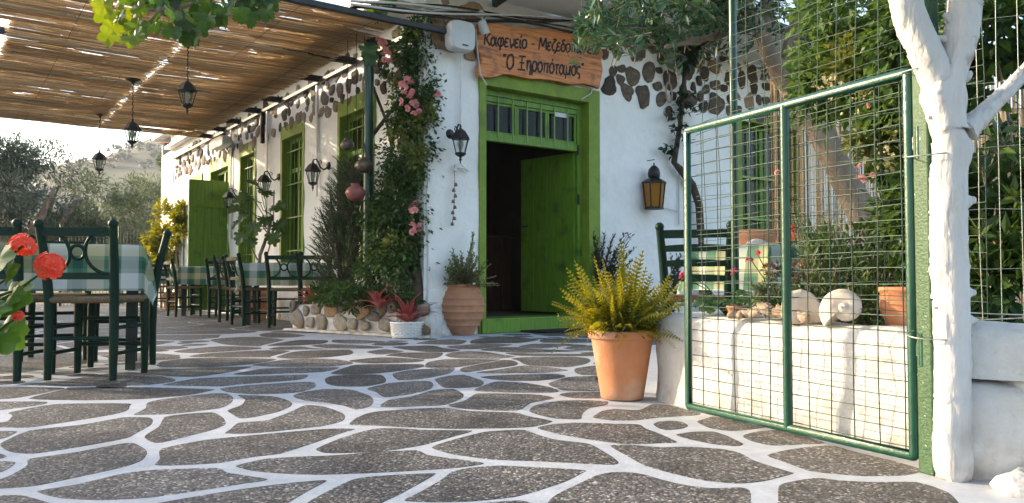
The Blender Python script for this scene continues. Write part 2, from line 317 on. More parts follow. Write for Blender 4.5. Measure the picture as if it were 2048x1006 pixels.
# ------------------------------------------------------------------ mesh helpers
WL = {}                                     # world place of every thing built so far
def wloc(o): return WL.get(o.name, Vector((0, 0, 0))) if o is not None else Vector((0, 0, 0))
def tag(o, label=None, cat=None, group=None, kind=None):
    if label: o['label'] = label
    if cat: o['category'] = cat
    if group: o['group'] = group
    if kind: o['kind'] = kind
    return o
def thing(name, label, cat, loc=(0, 0, 0), group=None):
    o = bpy.data.objects.new(name, None); COL.objects.link(o); o.location = loc
    o.empty_display_size = .1
    WL[o.name] = Vector(loc); return tag(o, label, cat, group)
def link(name, me, parent=None, loc=None, rot=None, scale=None, world=None):
    o = bpy.data.objects.new(name, me); COL.objects.link(o)
    if parent is not None: o.parent = parent
    if loc is not None: o.location = loc
    if rot is not None: o.rotation_euler = rot
    if scale is not None: o.scale = scale if hasattr(scale, '__len__') else (scale,) * 3
    if world is not None: o.matrix_basis = Matrix.Translation(-wloc(parent)) @ world
    WL[o.name] = wloc(parent) + Vector(o.location)
    return o
def np_mesh(name, V, F, mats, rnd=None, smooth=False, uv=None, midx=None):
    """V (n,3); F (m,k) all faces with k corners"""
    me = bpy.data.meshes.new(name); V = np.asarray(V, np.float32); F = np.asarray(F, np.int32)
    m, k = F.shape
    me.vertices.add(len(V)); me.vertices.foreach_set('co', V.ravel())
    me.loops.add(m * k); me.loops.foreach_set('vertex_index', F.ravel())
    me.polygons.add(m); me.polygons.foreach_set('loop_start', np.arange(0, m * k, k, dtype=np.int32))
    me.polygons.foreach_set('use_smooth', np.full(m, smooth))
    for x in (mats if isinstance(mats, (list, tuple)) else [mats]): me.materials.append(x)
    if midx is not None: me.polygons.foreach_set('material_index', np.asarray(midx, np.int32))
    me.update(calc_edges=True)
    if rnd is not None:
        a = me.attributes.new('rnd', 'FLOAT', 'FACE'); a.data.foreach_set('value', np.asarray(rnd, np.float32))
    if uv is not None:
        l = me.uv_layers.new(name='UVMap'); l.data.foreach_set('uv', np.asarray(uv, np.float32)[F.ravel()].ravel())
    return me
class MB:
    def __init__(s, T=None): s.v = []; s.f = []; s.sm = []; s.T = T
    def add(s, verts, faces, smooth=False, T=None):
        b = len(s.v); T = T if T is not None else s.T
        if T is not None: verts = [T @ Vector(p) for p in verts]
        flip = T is not None and T.to_3x3().determinant() < 0
        s.v += [tuple(p) for p in verts]
        for f in faces:
            g = [i + b for i in f]
            s.f.append(g[::-1] if flip else g); s.sm.append(smooth)
        return s
    def box(s, x0, x1, y0, y1, z0, z1, T=None):
        v = [(x, y, z) for x in (x0, x1) for y in (y0, y1) for z in (z0, z1)]
        return s.add(v, [(0, 1, 3, 2), (4, 6, 7, 5), (0, 4, 5, 1), (2, 3, 7, 6), (0, 2, 6, 4), (1, 5, 7, 3)], False, T)
    def bar(s, p, q, w, h, up=(0, 0, 1), T=None):
        p, q = Vector(p), Vector(q); d = (q - p); L = d.length; d.normalize()
        x = d.cross(Vector(up))
        if x.length < 1e-4: x = d.cross(Vector((1, 0, 0)))
        x.normalize(); y = x.cross(d)
        v = [p + x * a * w / 2 + y * b * h / 2 + d * c for c in (0, L) for a, b in ((-1, -1), (1, -1), (1, 1), (-1, 1))]
        return s.add(v, [(3, 2, 1, 0), (4, 5, 6, 7), (0, 1, 5, 4), (1, 2, 6, 5), (2, 3, 7, 6), (3, 0, 4, 7)], False, T)
    def tube(s, pts, r, n=8, cap=True, T=None, smooth=True, closed=False):
        pts = [Vector(p) for p in pts]; k = len(pts)
        rr = r if hasattr(r, '__len__') else [r] * k
        v = []; f = []; prev = None
        for i, p in enumerate(pts):
            if closed: d = pts[(i + 1) % k] - pts[i - 1]
            else: d = pts[min(i + 1, k - 1)] - pts[max(i - 1, 0)]
            if d.length < 1e-9: d = Vector((0, 0, 1))
            d.normalize()
            if prev is None:
                x = d.cross(Vector((0, 0, 1)))
                if x.length < .05: x = d.cross(Vector((1, 0, 0)))
            else: x = prev - d * prev.dot(d)
            x.normalize(); prev = x; y = d.cross(x)
            for j in range(n):
                a = 2 * math.pi * j / n; v.append(p + (x * math.cos(a) + y * math.sin(a)) * rr[i])
        for i in range(k if closed else k - 1):
            for j in range(n):
                i2 = (i + 1) % k
                f.append((i * n + j, i * n + (j + 1) % n, i2 * n + (j + 1) % n, i2 * n + j))
        s.add(v, f, smooth, T)
        if cap and not closed: s.add(v[:n], [tuple(range(n))[::-1]], False, T); s.add(v[-n:], [tuple(range(n))], False, T)
        return s
    def lathe(s, prof, c=(0, 0, 0), n=24, T=None, smooth=True, wob=0):
        v = []; f = []; k = len(prof); c = Vector(c)
        for r, z in prof:
            for j in range(n):
                a = 2 * math.pi * (j + .5) / n
                v.append(c + Vector((r * math.cos(a), r * math.sin(a), z)))
        for i in range(k - 1):
            for j in range(n): f.append((i * n + j, i * n + (j + 1) % n, (i + 1) * n + (j + 1) % n, (i + 1) * n + j))
        s.add(v, f, smooth, T)
        if prof[0][0] > 1e-4: s.add(v[:n], [tuple(range(n))[::-1]], False, T)
        if prof[-1][0] > 1e-4: s.add(v[-n:], [tuple(range(n))], False, T)
        return s
    def prism(s, poly, z0, z1, T=None):              # plan polygon (x, y)
        n = len(poly); v = [(x, y, z0) for x, y in poly] + [(x, y, z1) for x, y in poly]
        f = [tuple(range(n))[::-1], tuple(range(n, 2 * n))] + [(i, (i + 1) % n, n + (i + 1) % n, n + i) for i in range(n)]
        return s.add(v, f, False, T)
    def ball(s, c, r, n=10, m=6, T=None, sq=(1, 1, 1)):
        c = Vector(c); v = [c + Vector((0, 0, r * sq[2]))]; f = []
        for i in range(1, m):
            t = math.pi * i / m
            for j in range(n):
                a = 2 * math.pi * j / n
                v.append(c + Vector((r * sq[0] * math.sin(t) * math.cos(a), r * sq[1] * math.sin(t) * math.sin(a), r * sq[2] * math.cos(t))))
        v.append(c - Vector((0, 0, r * sq[2])))
        for j in range(n):
            f.append((0, 1 + j, 1 + (j + 1) % n)); f.append((len(v) - 1, 1 + (m - 2) * n + (j + 1) % n, 1 + (m - 2) * n + j))
            for i in range(m - 2): f.append((1 + i * n + j, 1 + (i + 1) * n + j, 1 + (i + 1) * n + (j + 1) % n, 1 + i * n + (j + 1) % n))
        return s.add(v, f, True, T)
    def mesh(s, name, m, off=None):
        me = bpy.data.meshes.new(name)
        vs = s.v if off is None else [(x - off.x, y - off.y, z - off.z) for x, y, z in s.v]
        me.from_pydata(vs, [], s.f)
        me.polygons.foreach_set('use_smooth', s.sm)
        me.materials.append(m if not isinstance(m, str) else M[m]); me.update(); return me
    def build(s, name, m, parent=None, bev=0, seg=2):
        o = link(name, s.mesh(name, m, wloc(parent)), parent)
        if bev:
            b = o.modifiers.new('edge', 'BEVEL'); b.width = bev; b.segments = seg; b.limit_method = 'ANGLE'; b.angle_limit = math.radians(40)
        return o
def copy_tree(o, loc=None, rz=None, label=None):
    c = o.copy(); COL.objects.link(c)
    if loc is not None: c.location = loc; WL[c.name] = Vector(loc)
    if rz is not None: c.rotation_euler = (0, 0, rz)
    if label: c['label'] = label
    for ch in list(o.children):
        d = ch.copy(); COL.objects.link(d); d.parent = c
        for g in list(ch.children):
            e = g.copy(); COL.objects.link(e); e.parent = d
    return c
def skin(name, nodes, edges, m, parent=None, sub=2, disp=0.0, dscale=8.0, grain=0.0):
    """limbs that join: nodes = [(pos, radius)], grown with a Skin modifier then roughened"""
    me = bpy.data.meshes.new(name); me.from_pydata([tuple(p) for p, r in nodes], edges, []); me.update()
    o = bpy.data.objects.new('tmp_skin', me); COL.objects.link(o)
    sk = o.modifiers.new('s', 'SKIN'); sk.branch_smoothing = .6; sk.use_smooth_shade = True
    for i, (p, r) in enumerate(nodes):
        d = me.skin_vertices[0].data[i]; d.radius = (r, r); d.use_root = (i == 0)
    su = o.modifiers.new('u', 'SUBSURF'); su.levels = sub; su.render_levels = sub
    dg = bpy.context.evaluated_depsgraph_get()
    nm = bpy.data.meshes.new_from_object(o.evaluated_get(dg)); nm.name = name
    bpy.data.objects.remove(o); bpy.data.meshes.remove(me)
    off = wloc(parent)
    for v in nm.vertices:
        q = v.co.copy()
        if disp: q += v.normal * (noise.fractal(q * dscale, 1, 2, 3) * disp)
        if grain: q += v.normal * (noise.fractal(Vector((q.x * 42, q.y * 42, q.z * 9)), 1, 2, 3) * grain)
        v.co = q - off
    nm.materials.clear(); nm.materials.append(M[m]); nm.polygons.foreach_set('use_smooth', [True] * len(nm.polygons)); nm.update()
    return link(name, nm, parent)

# ------------------------------------------------------------------ leaves
LENS = (np.array([(0, 0, 0), (-.5, .42, .10), (.5, .42, .10), (0, 1, -.06)], float), np.array([(0, 2, 3), (0, 3, 1)]))
def unit(a): return a / np.maximum(np.linalg.norm(a, axis=-1, keepdims=True), 1e-9)
def leaf_mesh(name, P, Dr, L, W, m, tmpl=LENS, up=(0, 0, 1), jit=.6, off=Vector((0, 0, 0))):
    """P (n,3) bases, Dr (n,3) directions, L lengths, W widths -> one mesh"""
    P = np.asarray(P, float); n = len(P)
    Dr = unit(np.asarray(Dr, float)); L = np.broadcast_to(L, (n,)); W = np.broadcast_to(W, (n,))
    U = np.broadcast_to(np.asarray(up, float), (n, 3)) + RNG.normal(0, jit, (n, 3))
    X = unit(np.cross(Dr, U)); Z = np.cross(X, Dr)
    tv, tf = tmpl; k = len(tv)
    V = (P[:, None, :] + X[:, None, :] * (tv[None, :, 0:1] * W[:, None, None]) + Dr[:, None, :] * (tv[None, :, 1:2] * L[:, None, None])
         + Z[:, None, :] * (tv[None, :, 2:3] * W[:, None, None])).reshape(-1, 3) - np.array(off)
    F = (tf[None] + (np.arange(n) * k)[:, None, None]).reshape(-1, tf.shape[1])
    rn = np.repeat(RNG.random(n), len(tf))
    return np_mesh(name, V, F, M[m] if isinstance(m, str) else m, rn)
def blob_pts(blobs, inner=.35):
    """points through ellipsoids (cx,cy,cz,rx,ry,rz,n), thicker towards the outside and clumped; returns P and outward directions"""
    PP, DD = [], []
    for cx, cy, cz, rx, ry, rz, n in blobs:
        n = int(n); nc = max(6, n // 60)
        cd = unit(RNG.normal(size=(nc, 3))); cr = RNG.uniform(inner, .95, nc)
        k = RNG.integers(0, nc, n)
        d = cd[k] * cr[k][:, None] + RNG.normal(0, .20, (n, 3))
        P = d * np.array((rx, ry, rz)) + np.array((cx, cy, cz))
        PP.append(P); DD.append(unit(d) + RNG.normal(0, .55, (n, 3)))
    return np.concatenate(PP), np.concatenate(DD)
def foliage(parent, blobs, size, m, ratio=.5, name='foliage', droop=0.0, inner=.35, zmin=None, kind='stuff', keep=None):
    P, Dr = blob_pts(blobs, inner)
    if zmin is not None: q = P[:, 2] > zmin; P, Dr = P[q], Dr[q]
    if keep is not None: q = keep(P); P, Dr = P[q], Dr[q]
    Dr[:, 2] -= droop
    L = size * RNG.uniform(.6, 1.25, len(P))
    o = link(name, leaf_mesh(name, P, Dr, L, L * ratio, m, off=wloc(parent)), parent)
    if kind: o['kind'] = kind
    return o
def stems(parent, base, tips, r0, r1, m='bark', name='stem', bend=.1, n=5, seg=5):
    mb = MB(); base = Vector(base)
    for t in tips:
        t = Vector(t); pts = []; j = Vector((R(-bend, bend), R(-bend, bend), R(0, bend)))
        for i in range(seg + 1):
            s = i / seg; pts.append(base.lerp(t, s) + j * math.sin(s * math.pi))
        mb.tube(pts, [r0 + (r1 - r0) * i / seg for i in range(seg + 1)], n)
    return mb.build(name, M[m], parent)

# ================================================================== THE SETTING
def sheet(name, x0, x1, y0, y1, z, m, nx=2, ny=2, h=None):
    xs = np.linspace(x0, x1, nx); ys = np.linspace(y0, y1, ny)
    V = [(x, y, z if h is None else h(x, y)) for y in ys for x in xs]
    F = [(j * nx + i, j * nx + i + 1, (j + 1) * nx + i + 1, (j + 1) * nx + i) for j in range(ny - 1) for i in range(nx - 1)]
    o = link(name, np_mesh(name, V, F, M[m], smooth=True)); o['kind'] = 'structure'; return o
def terrain_h(x, y):
    d = max(0, math.hypot(x + 2, y - 6) - 17)
    return -.08 - .25 * min(1, d / 12) + noise.noise(Vector((x * .05, y * .05, 1))) * .5 * min(1, d / 25)
sheet('ground', -500, 500, -60, 760, 0, 'earth', 110, 90, terrain_h)
sheet('terrace_side_ground', 1.28, 5, 1.0, 12.5, -.004, 'earth')
def hill_h(x, y):
    # a long ridge that climbs towards the house
    s = 1 / (1 + math.exp(-(x + 175) / 42)); a = max(0, 1 - abs(y - 360) / 215)
    a = a * a * (3 - 2 * a)
    n = noise.fractal(Vector((x * .011, y * .011, 3)), 1, 2.1, 5)
    return -2 + a * (26 + 52 * s + n * 13)
sheet('hills', -520, 420, 145, 560, 0, 'hill', 130, 70, hill_h)

# terrace: lime-painted joints with flagstones in them
FLOOR_POLY = (-12.5, 2.2, 1.15, 18.3)
floor = link('terrace_floor', MB().box(-12.5, 1.9, 1.15, 18.3, -.12, 0).mesh('terrace_floor', 'ground_paint')); floor['kind'] = 'structure'
# flagstones measured one by one in the photograph: view window (x0, y0, scale) and outlines
TR = {(0, 740, 2.926): [
[(165,168),(385,110),(415,102),(800,100),(1230,112),(1240,120),(1100,148),(840,170),(500,178)],[(-200,110),(0,100),(370,104),(330,120),(90,165),(-200,175)],[(120,84),(380,62),(560,30),(780,15),(1000,48),(1012,68),(850,88),(420,95)],
[(860,90),(1070,50),(1300,38),(1560,30),(1860,22),(1880,38),(1800,60),(1400,90),(1260,104),(900,97)],[(1295,108),(1480,88),(1800,70),(1845,85),(1835,105),(1740,132),(1500,142),(1340,130)],[(0,185),(270,186),(240,205),(0,235),(-200,250),(-200,190)],
[(10,305),(45,265),(30,245),(330,192),(790,188),(805,205),(790,235),(690,262),(400,310),(150,345),(0,345),(-150,345),(-100,320)],[(865,190),(960,170),(1230,138),(1330,138),(1365,165),(1350,195),(1280,225),(1000,258),(860,262),(780,262),(850,225)],
[(1380,140),(1600,148),(1680,165),(1730,190),(1720,215),(1640,250),(1480,285),(1390,292),(1340,265),(1310,240),(1400,205),(1425,170)],[(170,355),(480,320),(720,278),(870,278),(895,295),(880,325),(790,375),(740,400),(500,445),(200,490),(60,480),(0,445),(10,425)],
[(965,275),(1080,258),(1240,248),(1300,275),(1320,305),(1310,325),(1230,355),(950,425),(880,420),(845,395),(860,375),(930,330)],[(1395,310),(1560,295),(1700,245),(1790,205),(1900,215),(2000,250),(2020,275),(2000,300),(1880,330),(1500,370),(1320,372),(1350,345)],
[(0,358),(100,360),(60,385),(0,405),(-150,420),(-150,365)],[(175,520),(450,480),(720,430),(790,430),(850,465),(860,490),(830,530),(720,570),(400,640),(200,680),(0,695),(-200,700),(-200,640),(0,640),(110,590),(160,555)],
[(945,460),(1200,410),(1500,380),(1900,345),(2080,345),(2000,370),(1830,430),(1640,490),(1480,510),(1280,545),(1000,560),(905,555),(935,520)],[(0,490),(40,505),(0,520),(-100,520),(-100,490)],[(0,535),(90,540),(60,570),(0,600),(-120,610),(-120,540)],
[(215,710),(450,670),(700,610),(900,585),(1270,575),(1330,600),(1570,640),(1400,670),(900,745),(600,762),(350,750)],[(0,735),(130,735),(260,770),(350,800),(350,860),(-100,880),(-200,740)],[(950,775),(1300,715),(1640,668),(1890,645),(1905,655),(1800,710),(1650,800),(1500,880),(900,900),(850,800)]],
(600, 740, 2.926): [
[(-70,150),(0,125),(140,105),(310,110),(430,150),(455,185),(430,220),(340,240),(260,215),(150,195),(0,180)],[(-375,560),(-200,520),(0,508),(200,500),(450,480),(680,470),(760,500),(1080,545),(900,575),(500,600),(200,612),(0,612),(-200,600),(-310,585)],
[(95,460),(250,395),(430,345),(600,342),(750,352),(1010,355),(900,390),(720,440),(500,475),(250,488),(140,485)],[(395,108),(520,78),(680,65),(760,68),(780,88),(760,112),(650,140),(500,158),(450,130)],
[(790,55),(870,35),(960,30),(1060,60),(1075,78),(1040,98),(920,105),(840,100)],[(470,215),(520,175),(650,155),(780,118),(900,112),(955,140),(950,165),(880,195),(820,208),(640,215)],[(1020,120),(1120,75),(1180,68),(1330,78),(1460,100),(1510,120),(1480,132),(1250,132)],
[(860,208),(960,180),(1010,150),(1040,138),(1200,138),(1400,145),(1490,165),(1350,195),(1270,238),(1000,232)],[(290,320),(330,280),(430,245),(700,225),(850,222),(1000,240),(1260,250),(1330,268),(1480,300),(1380,330),(1250,340),(900,345),(600,335),(440,325)],
[(1340,240),(1380,205),(1520,180),(1700,178),(1800,185),(1790,205),(1690,225),(1650,260),(1640,288),(1500,285),(1400,265)],[(1515,145),(1570,132),(1700,130),(1800,130),(1800,165),(1600,165)],[(1455,80),(1560,45),(1640,38),(1790,38),(1800,118),(1600,120),(1530,115)],
[(1030,40),(1200,28),(1500,22),(1570,30),(1560,45),(1400,65),(1250,65),(1100,55)],[(770,455),(870,415),(1080,362),(1290,350),(1340,360),(1480,405),(1680,430),(1740,455),(1830,510),(1865,545),(1800,555),(1400,535),(1130,525),(900,495)],
[(610,765),(700,715),(830,640),(890,595),(1000,572),(1180,560),(1350,568),(1660,585),(1650,605),(1550,655),(1400,705),(1250,745),(1000,770),(800,775)],[(40,778),(180,700),(300,645),(400,625),(600,612),(780,605),(790,612),(700,665),(560,740),(480,778),(400,850),(0,850)],
[(650,790),(1000,785),(1280,765),(1370,790),(1370,900),(500,900)]],
(1100, 780, 2.926): [
[(-60,215),(20,200),(150,192),(380,198),(520,202),(560,225),(640,255),(745,305),(650,312),(450,318),(310,302),(200,285),(60,262),(0,245),(-70,228)],[(-60,640),(0,600),(120,545),(240,490),(350,470),(480,475),(560,490),(700,530),(850,560),(1000,575),(1180,570),(1225,585),(1240,610),(1240,660),(1245,760),(0,800),(-100,700)],
[(350,325),(480,322),(640,335),(800,332),(1000,345),(1110,368),(1200,415),(1400,478),(1425,490),(1250,535),(1100,548),(900,530),(720,490),(560,445),(440,380)],[(250,160),(300,125),(370,112),(520,118),(600,84),(700,88),(800,114),(880,135),(860,148),(640,162),(500,178),(350,178)],
[(605,200),(640,185),(720,180),(780,190),(808,210),(770,228),(680,235),(630,222)],[(860,185),(920,165),(960,155),(1100,180),(1280,212),(1180,232),(1050,240),(930,222)],[(735,262),(840,245),(960,245),(1040,270),(1130,315),(1090,330),(960,318),(820,290)],
[(1125,268),(1220,242),(1370,235),(1480,268),(1610,310),(1500,318),(1300,325),(1180,300)],[(1270,382),(1420,345),(1640,325),(1800,365),(2048,425),(2180,470),(2080,500),(1850,505),(1700,495),(1520,475),(1380,425)],[(1340,560),(1420,535),(1560,515),(1700,530),(1900,540),(2150,540),(2330,600),(2420,700),(2430,800),(1340,800),(1335,650)]],
(250, 620, 3.413): [
[(1345,470),(1400,448),(1600,438),(1760,440),(1800,470),(1790,500),(1650,525),(1450,525),(1360,505)],[(1410,430),(1500,395),(1580,375),(1800,370),(2020,372),(2035,385),(1980,400),(1750,430),(1500,440)],[(225,375),(260,350),(450,330),(700,328),(1000,335),(1010,345),(850,370),(600,390),(350,392),(250,388)],
[(880,372),(1050,345),(1250,332),(1450,340),(1540,355),(1545,368),(1400,385),(1100,388),(900,380)],[(110,425),(180,405),(480,398),(780,388),(860,388),(800,405),(650,435),(480,455),(300,450)],[(705,438),(900,402),(1100,392),(1470,390),(1480,400),(1370,425),(1100,435),(800,445)],
[(60,365),(160,360),(150,385),(70,410),(40,400)],[(450,318),(520,300),(750,285),(1000,275),(1120,282),(1000,315),(980,322),(700,322)],[(1040,320),(1160,285),(1350,275),(1520,272),(1555,290),(1530,305),(1400,320),(1150,330)],
[(340,282),(450,265),(640,250),(780,250),(920,258),(910,268),(700,282),(520,292),(400,290)],[(980,265),(1060,252),(1200,250),(1260,258),(1400,268),(1200,270),(1050,272)],[(975,242),(1080,220),(1200,205),(1370,208),(1380,220),(1330,232),(1150,242)],[(1270,245),(1360,235),(1550,238),(1760,252),(1700,262),(1400,262)],
[(580,205),(700,190),(880,185),(1000,195),(1080,205),(960,235),(920,245),(780,240),(680,232)],[(920,165),(1000,155),(1120,160),(1230,175),(1150,185),(1000,188),(930,178)],[(1420,205),(1560,205),(1780,215),(1640,228),(1500,228),(1420,220)]],
(750, 640, 4.096): [
[(150,440),(300,410),(500,398),(640,395),(650,405),(600,440),(400,480),(200,490)],[(0,310),(150,308),(400,325),(330,345),(0,355),(-170,345),(-200,330)],[(415,370),(440,345),(560,325),(800,322),(1020,325),(980,335),(720,380),(560,392),(430,388)],[(705,415),(720,390),(900,355),(1050,330),(1130,335),(1170,355),(1140,375),(950,400),(760,425)],
[(580,285),(640,265),(760,258),(900,262),(1050,285),(1150,300),(1000,315),(700,312),(600,300)],[(1120,318),(1250,305),(1600,302),(1740,315),(1760,340),(1700,365),(1560,385),(1400,378),(1240,365),(1180,335)],[(830,430),(1000,408),(1220,375),(1400,385),(1550,405),(1570,415),(1400,430),(1000,438)],[(1640,400),(1720,385),(1900,370),(1900,445),(1700,448),(1640,430)],
[(340,190),(450,170),(620,160),(740,168),(735,185),(680,200),(520,200),(380,195)],[(795,190),(800,165),(950,140),(1100,138),(1300,155),(1330,165),(1200,185),(1000,190)],[(570,215),(700,205),(900,195),(1150,200),(1100,212),(850,238),(700,240),(600,230)],[(85,290),(200,270),(330,268),(540,270),(545,290),(500,310),(400,318),(200,300)],
[(140,220),(300,215),(480,212),(560,230),(700,245),(600,262),(420,260),(240,240)],[(860,245),(1000,225),(1200,225),(1330,240),(1700,252),(1500,262),(1200,268),(1000,258)],[(1180,215),(1280,198),(1400,195),(1620,198),(1500,220),(1350,232),(1230,225)],[(1070,272),(1300,275),(1850,282),(1840,295),(1300,295),(1150,290)],[(1340,160),(1500,150),(1800,158),(1830,185),(1600,188),(1350,185)],
[(0,185),(150,180),(310,188),(250,208),(60,212),(-60,205)],[(0,245),(100,238),(280,258),(80,285),(0,285),(-100,262)]]}
def closed_curve(pts, k=4):
    P = [Vector((p.x, p.y, 0)) for p in pts]; n = len(P); out = []
    for i in range(n):
        p0, p1, p2, p3 = P[i - 1], P[i], P[(i + 1) % n], P[(i + 2) % n]
        for j in range(k):
            t = j / k; q = .5 * ((2 * p1) + (p2 - p0) * t * .8 + (2 * p0 - 5 * p1 + 4 * p2 - p3) * t * t * .8 + (3 * p1 - p0 - 3 * p2 + p3) * t ** 3 * .8)
            q = q * .0 + p1.lerp(p2, t) * .35 + (.5 * ((2 * p1) + (p2 - p0) * t + (2 * p0 - 5 * p1 + 4 * p2 - p3) * t * t + (3 * p1 - p0 - 3 * p2 + p3) * t ** 3)) * .65
            out.append((q.x, q.y))
    return out
def inside(poly, x, y):
    c = False; j = len(poly) - 1
    for i in range(len(poly)):
        if (poly[i][1] > y) != (poly[j][1] > y) and x < (poly[j][0] - poly[i][0]) * (y - poly[i][1]) / (poly[j][1] - poly[i][1]) + poly[i][0]: c = not c
        j = i
    return c
traced = []; seeds = []
for (x0, y0, sc), polys in TR.items():
    for pl in polys:
        poly = closed_curve([G(x0 + a / sc, y0 + b / sc) for a, b in pl])
        cx, cy = sum(p[0] for p in poly) / len(poly), sum(p[1] for p in poly) / len(poly)
        if cy > 4.2:
            k = min(1.10, 1.03 + (cy - 4.2) * .02); poly = [(cx + (x - cx) * 1.015, cy + (y - cy) * k) for x, y in poly]
        for tries in range(5):
            if not any(any(inside(t, *p) for p in poly) or any(inside(poly, *p) for p in t) for t in traced): break
            poly = [(cx + (x - cx) * .9, cy + (y - cy) * .9) for x, y in poly]
        else: continue
        traced.append(poly)
        seeds.append((sum(p[0] for p in poly) / len(poly), sum(p[1] for p in poly) / len(poly)))
NTR = len(traced)
def hits(poly):
    for t in traced:
        if any(inside(t, *p) for p in poly) or any(inside(poly, *p) for p in t): return True
    return False
def near(x, y, d): return any((x - a) ** 2 + (y - b) ** 2 < d * d for a, b in seeds)
rr = random.Random(5)
yy = 1.3
while yy < 18.2:
    xx = -12
    while xx < 2:
        x = xx + rr.uniform(-.26, .26); y = yy + rr.uniform(-.24, .24)
        if not near(x, y, .60) and not any(inside(t, x, y) for t in traced): seeds.append((x, y))
        xx += .76
    yy += .70
def clip(poly, nx, ny, c):
    out = []
    for i in range(len(poly)):
        p, q = poly[i], poly[(i + 1) % len(poly)]
        a = nx * p[0] + ny * p[1] - c; b = nx * q[0] + ny * q[1] - c
        if a <= 0: out.append(p)
        if (a < 0) != (b < 0) and a != b:
            t = a / (a - b); out.append((p[0] + (q[0] - p[0]) * t, p[1] + (q[1] - p[1]) * t))
    return out
def warp(x, y):
    v = Vector((x * 1.15, y * 1.15, 0))
    return (x + .17 * noise.noise(v) + .03 * noise.noise(v * 3.1), y + .17 * noise.noise(v + Vector((9, 4, 2))) + .03 * noise.noise(v * 3.1 + Vector((3, 1, 7))))
sarr = np.array(seeds); stone_polys = []
gate_a, gate_b = Vector((1.36, 2.50, 0)), Vector((.684, 3.85, 0))
for i, (sx, sy) in enumerate(seeds):
    if i < NTR: stone_polys.append((sy, sx, traced[i])); continue
    p = Vector((sx, sy, 0))
    if sy < 1.2 or abs(sx) > .80 * sy + .5: continue                      # never in view
    r = p - CORNER; ul, vl, uf, vf = r.dot(A_), r.dot(AN), r.dot(B_), r.dot(BN)
    if vl < .05 and vf < .12: continue                                   # under the house
    if sy < 4.3 and (p - gate_a).dot(Vector((.894, .447, 0))) > -.01: continue
    if sx > 1.16 and sy < 2.45: continue
    if sx > .75 and 3.8 < sy < 7: continue
    poly = [(sx - 1.3, sy - 1.3), (sx + 1.3, sy - 1.3), (sx + 1.3, sy + 1.3), (sx - 1.3, sy + 1.3)]
    d2 = ((sarr - (sx, sy)) ** 2).sum(1); gap = rr.uniform(.015, .021)
    for j in np.argsort(d2)[1:22]:
        qx, qy = seeds[j]; dx, dy = qx - sx, qy - sy; L = math.hypot(dx, dy)
        if L > 2.6: break
        dx /= L; dy /= L
        poly = clip(poly, dx, dy, dx * sx + dy * sy + L / 2 - gap)
        if len(poly) < 3: break
    # against the house, the planter and the wall behind the gate
    for nv, c in ((Vector((.894, .447, 0)), gate_a.dot(Vector((.894, .447, 0))) - .035),):
        if sy < 4.6 and sx < 1.3: poly = clip(poly, nv.x, nv.y, c)
    if uf > -.1 and len(poly) > 2: poly = clip(poly, -BN.x, -BN.y, -BN.dot(CORNER) - .10)
    if len(poly) < 3: continue
    # rounded corners, then bent edges
    for it in range(3):
        q = []
        for k in range(len(poly)):
            a, b = poly[k], poly[(k + 1) % len(poly)]
            t = min(.30, .034 / max(.001, math.hypot(b[0] - a[0], b[1] - a[1]))) if it == 0 else .25
            q += [(a[0] + (b[0] - a[0]) * t, a[1] + (b[1] - a[1]) * t), (a[0] + (b[0] - a[0]) * (1 - t), a[1] + (b[1] - a[1]) * (1 - t))]
        poly = q
        if it == 0:
            q = []
            for k in range(len(poly)):
                a, b = poly[k], poly[(k + 1) % len(poly)]; ns = max(1, int(math.hypot(b[0] - a[0], b[1] - a[1]) / .06))
                q += [(a[0] + (b[0] - a[0]) * j / ns, a[1] + (b[1] - a[1]) * j / ns) for j in range(ns)]
            poly = q
    q = []
    for x, y in poly:
        if not q or math.hypot(x - q[-1][0], y - q[-1][1]) > .022: q.append((x, y))
    if len(q) < 5: continue
    area = .5 * abs(sum(q[k][0] * q[(k + 1) % len(q)][1] - q[(k + 1) % len(q)][0] * q[k][1] for k in range(len(q))))
    if area < .02: continue
    q = [warp(x, y) for x, y in q]
    for tries in range(4):
        if not hits(q): stone_polys.append((sy, sx, q)); break
        mx, my = sum(p[0] for p in q) / len(q), sum(p[1] for p in q) / len(q); q = [(mx + (x - mx) * .84, my + (y - my) * .84) for x, y in q]
# small stones fill what is left between
for k in range(2600):
    y = rr.uniform(2.2, 11.5); x = rr.uniform(-.66, .5) * y; p = Vector((x, y, 0)); r_ = p - CORNER
    if (r_.dot(A_) > -.3 and r_.dot(AN) < .3 and r_.dot(BN) < .3) or r_.dot(BN) < .3 and r_.dot(AN) < 1.6: continue
    if y < 4.3 and (p - gate_a).dot(Vector((.894, .447, 0))) > -.16 or x > .75 and y > 3.8: continue
    d = min(min((a - x) ** 2 + (b - y) ** 2 for a, b in q[2][::3]) for q in stone_polys) ** .5 - .045
    if d < .07 or any(inside(q[2], x, y) for q in stone_polys if abs(q[0] - y) < 1.6): continue
    d = min(d, .30); stone_polys.append((y, x, [(x + d * math.cos(t * .449) * (1 + .1 * math.sin(t + k)), y + d * math.sin(t * .449)) for t in range(14)]))
stone_polys.sort()
def flag_bm(mb, poly):
    n = len(poly); cx = sum(p[0] for p in poly) / n; cy = sum(p[1] for p in poly) / n
    v = [(x, y, .0003) for x, y in poly] + [(cx + (x - cx) * .985, cy + (y - cy) * .99, .0011) for x, y in poly]
    mb.add(v, [(i, (i + 1) % n, n + (i + 1) % n, n + i) for i in range(n)] + [tuple(range(n, 2 * n))])
for y, x, poly in stone_polys[:295]:
    mb = MB(); flag_bm(mb, poly); mb.build('paving_stone', 'paving', floor)
if stone_polys[295:]:
    mb = MB()
    for y, x, poly in stone_polys[295:]: flag_bm(mb, poly)
    mb.build('paving_stones_beyond', 'paving', floor)['kind'] = 'stuff'
print('flagstones', len(stone_polys))

